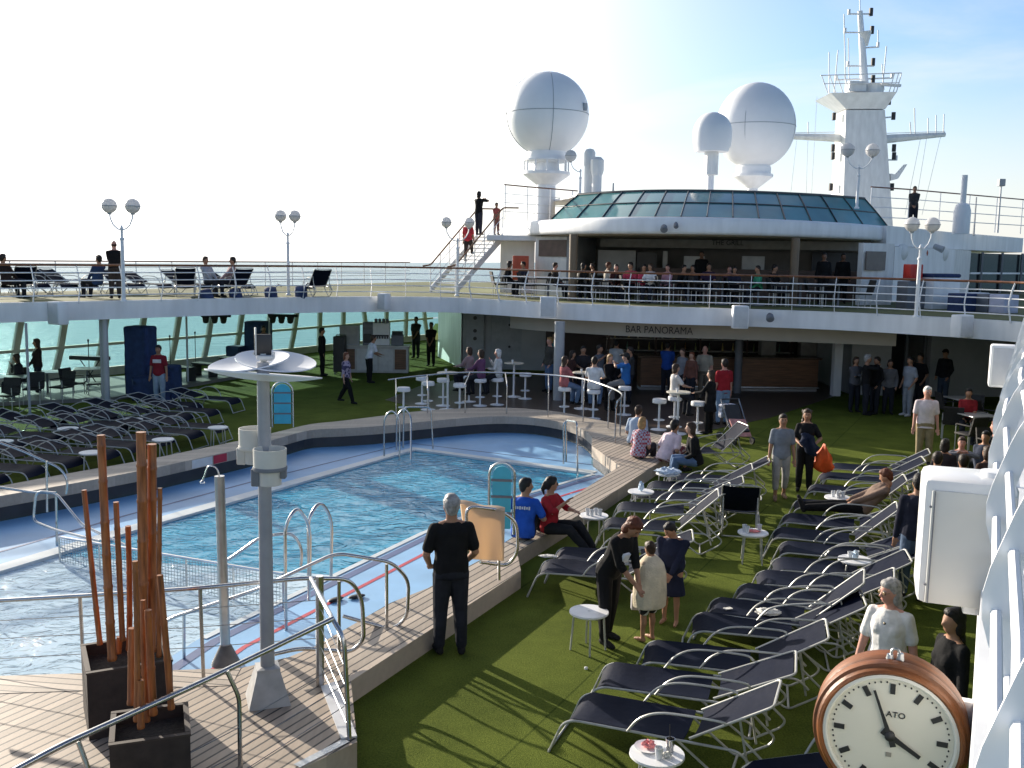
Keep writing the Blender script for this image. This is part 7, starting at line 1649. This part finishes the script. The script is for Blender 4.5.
person('woman with dark brown hair sitting close to the near railing', head(988, 455, 1.4), 350, 1.55, 'stand', (.06, .04, .035), DK, 'brown', 'bob', 'tan', 'long', female=True)
person('blond person in a black jacket sitting in the shade of the right deck', head(996, 424, 1.32), 320, 1.74, 'sit', (.014, .014, .016), DK, 'red', 'short', 'pink', 'long', seat=.46)
person('person in a dim red top seated far back under the right deck', head(969, 392, 1.25), 200, 1.66, 'sit', (.25, .02, .025), DK, 'black', 'short', 'tan', 'short')
for px, fy, az, h, top, hr, cut, lab in ((853, 412, 170, 1.66, (.10, .10, .11), 'brown', 'bob', 'woman in grey with crossed arms at the dark doors, leftmost there'), (864, 415, 100, 1.78, (.02, .016, .014), 'grey', 'short', 'man in dark brown seen in profile at the dark doors'), (874, 414, 250, 1.70, (.018, .015, .015), 'dark', 'short', 'man in black facing the one in dark brown at the doors'), (887, 414, 190, 1.62, (.14, .14, .15), 'dark', 'bob', 'person in a dim grey top and dark trousers right of the doors'), (907, 416, 250, 1.76, (.34, .36, .40), 'black', 'short', 'man in a pale grey T-shirt and light trousers against the grey wall'), (917, 411, 240, 1.76, (.016, .016, .02), 'black', 'short', 'man in black half hidden behind the pale grey T-shirt'), (942, 405, 235, 1.78, (.02, .02, .022), 'black', 'cap', 'man in a black jacket and jeans alone at the right grey wall')):
    person(lab, foot(px, fy), az, h, 'stand', top, (.30, .31, .33) if 'light trousers' in lab else ((.06, .08, .12) if 'jeans' in lab else DK), hr, cut, 'tan', 'short' if 'T-shirt' in lab else 'long', hands='cross' if 'crossed' in lab else ('phone' if 'brown seen' in lab else 'pockets'), shoes=(.6, .6, .6) if 'light' in lab else (.02, .02, .02))
# ---- left half of the main deck
person('woman in a printed top and dark trousers walking across the turf', foot(346, 403), 110, 1.52, 'walk', (.2, .2, .3), BLK, 'red', 'bob', 'fair', 'half', female=True, mid=True, topm=pcloth('printed_top_cloth', (.06, .05, .11), (.36, .30, .40), 16))
person('man in a white polo shirt leaning over the drinks counter', foot(369, 383), 60, 1.68, 'stand', (.66, .66, .68), BLK, 'brown', 'short', 'tan', 'short', lean=16, mid=True, hands=((-.1, -.42, 1.0), (.15, -.40, .95)))
person('waiter in dark clothes standing by the trolley in front of the windows', foot(322, 376), 80, 1.76, 'stand', BLK, BLK, 'black', 'short', 'tan', 'long')
person('dark clothed person left of two behind the drinks counter', foot(416, 358), 200, 1.78, 'stand', (.03, .028, .028), DK, 'black', 'short', 'dark', 'short', hands='front')
person('dark clothed person right of two behind the drinks counter, on the lit turf', foot(431, 366), 190, 1.76, 'stand', (.02, .02, .02), BLK, 'black', 'short', 'dark', 'short', hands='front')
person('dark silhouetted person behind the reflector discs at the windows', foot(264, 371), 150, 1.7, 'stand', (.03, .03, .03), DK, 'black', 'bob', 'tan', 'long')
J = person('man in a dark red printed T-shirt and light jeans in front of the windows', foot(160, 404), 182, 1.72, 'stand', (.22, .02, .03), (.26, .32, .40), 'black', 'short', 'tan', 'short', mid=True, face=True, shoes=(.1, .08, .07))
s = J['s']
mb = MB(); q = Matrix((V((1, 0, 0)), J['fw'], J['ax'])).transposed(); mb.box(J['pel']+J['ax']*.36*s+J['fw']*.143*s, (.24, .012, .10), rot=q); mb.build('chest_print', [M('print_white', (.6, .58, .58), .7)], J['t'])
g = G(36, 396, 0); person('woman with long dark hair sitting tall at the sunlit cafe table', V((g.x, g.y+.2, 0)), 250, 1.72, 'stand', (.03, .022, .02), DK, 'brown', 'long', 'tan', 'long', female=True, hands='front')
g = G(18, 400, 0); person('person sitting hunched at the cafe table near the left picture edge', V((g.x, g.y+.2, 0)), 260, 1.68, 'sit', (.03, .022, .022), DK, 'brown', 'long', 'tan', 'long', hands='chin', lean=10)
# ---- upper deck, left
def up_(px, d): q = A(px, 290, d); return V((q.x, q.y, UT+.008))
person('man in black standing at the upper left railing beside the lamp', up_(115.5, 29.2), 330, 1.70, 'stand', (.016, .018, .014), (.05, .04, .035), 'brown', 'bald', 'pink', 'short', fat=1.12, hands='front')
for px, d, az, top, hr, lab in ((97, 29.5, 300, (.03, .06, .14), 'black', 'seated person in blue on the upper left deck next to the standing man'), (8, 28.3, 20, (.03, .02, .02), 'dark', 'person lying in the steep lounger at the far left of the upper deck'), (209, 31.6, 120, (.40, .42, .45), 'brown', 'seated person in white on the upper deck above the first spotlights'), (229, 31.8, 250, (.36, .25, .25), 'dark', 'seated person in pale pink on the upper deck left of a globe lamp')):
    person(lab, up_(px, d), az, 1.70, 'sit', top, DK, hr, 'short', 'tan', 'long', seat=.37, lean=-12)
# stair people
def st_(px, py, h): 
    best = None
    for i in range(60):
        q = s0.lerp(s1_, i/40); e_ = abs(512+996*(q.x/q.y)-px)
        if best is None or e_ < best[0]: best = (e_, q)
    q = best[1]; return V((q.x, q.y, q.z+.02))
person('person in red and white climbing the stair with red bag', st_(466, 0, 0), 20, 1.62, 'walk', (.55, .05, .06), (.05, .04, .04), 'black', 'short', 'tan', 'short', yaw=10, feet=((-.08, -.25, .40), (.08, .12, .09)))
person('person in black at the top of the stair taking a picture', V((s1_.x-.45, s1_.y, 5.2)), 40, 1.70, 'stand', (.016, .016, .018), (.03, .035, .05), 'black', 'bob', 'tan', 'short', hands='phone')
person('person in a red checked top descending the stair', V((s1_.x+.25, s1_.y-.5, 5.2)), 150, 1.25, 'stand', (.40, .10, .08), (.2, .1, .08), 'brown', 'short', 'tan', 'short', hands='front')
q = A(912, 232, 40.6); person('person in dark jacket at the roof railing right of the mast', V((q.x, q.y, 5.81)), 200, 1.66, 'stand', (.05, .045, .045), DK, 'dark', 'short', 'tan', 'long', hands='front')
# ---- grill terrace guests
gl_ = [(507, 35.6, 90, BLK, 'dark', 'guest in black at the left end of the terrace'), (522, 35.0, 200, (.02, .02, .04), 'black', 'guest in navy beside the red locker'), (553, 34.4, 100, (.10, .09, .08), 'brown', 'guest in grey brown in front of the menu board'), (576, 33.4, 80, BLK, 'black', 'guest in black at the bronze column'), (590, 33.4, 260, (.05, .045, .04), 'dark', 'guest in dark grey right of the bronze column'), (604, 33.0, 100, (.55, .50, .42), 'auburn', 'guest with auburn hair and cream top'), (616, 32.8, 200, (.06, .02, .02), 'black', 'guest in dark brown next to the auburn haired one'), (629, 32.5, 180, (.45, .05, .09), 'dark', 'guest in a red top at the middle of the terrace'), (640, 32.5, 170, (.50, .06, .10), 'black', 'guest in a pinkish red top right of another red one'), (654, 32.3, 200, (.66, .64, .64), 'brown', 'guest in white next to the red tops'), (667, 32.2, 260, (.52, .28, .34), 'dark', 'guest in pale pink at the terrace railing'), (678, 32.4, 180, BLK, 'black', 'guest in black right of the pale pink one'), (697, 32.4, 170, (.03, .03, .03), 'black', 'guest in black at the centre of the terrace'), (714, 32.2, 190, (.05, .03, .06), 'dark', 'guest in dark violet under the grill sign'), (727, 32.2, 180, (.14, .07, .09), 'brown', 'guest in dim mauve under the grill sign'), (740, 32.0, 170, (.03, .03, .05), 'black', 'guest in navy right of the grill sign'), (761, 31.8, 230, (.05, .28, .16), 'dark', 'guest in a green top at the terrace railing'), (775, 31.9, 120, BLK, 'black', 'guest in black right of the green top')]
for i, (px, d, az, top, hr, lab) in enumerate(gl_):
    q = A(px, 300, d+.15); person(lab, V((q.x+random.uniform(-.15, .15), q.y+random.uniform(-.1, .9), UT+.01)), az+random.uniform(-35, 35), random.uniform(1.48, 1.66), 'sit', top, DK, hr, 'bob' if i % 3 == 0 else 'short', 'pink' if i % 4 == 2 else 'tan', 'short' if i % 2 else 'long', seat=.44, lean=random.uniform(0, 20), yaw=random.uniform(-30, 30), hands='table' if i % 2 else 'lap', female=(i % 3 == 0), group=None)
for px, d, lab in ((822, 33.5, 'dark figure standing inside the grill near its right end'), (841, 34.5, 'dark figure behind the standing one inside the grill'), (700, 35.2, 'cook in dark clothes behind the terrace tables')):
    q = A(px, 300, d); person(lab, V((q.x, q.y, UT+.01)), 200, 1.74, 'stand', BLK, BLK, 'black', 'short', 'dark', 'long')
fuse()
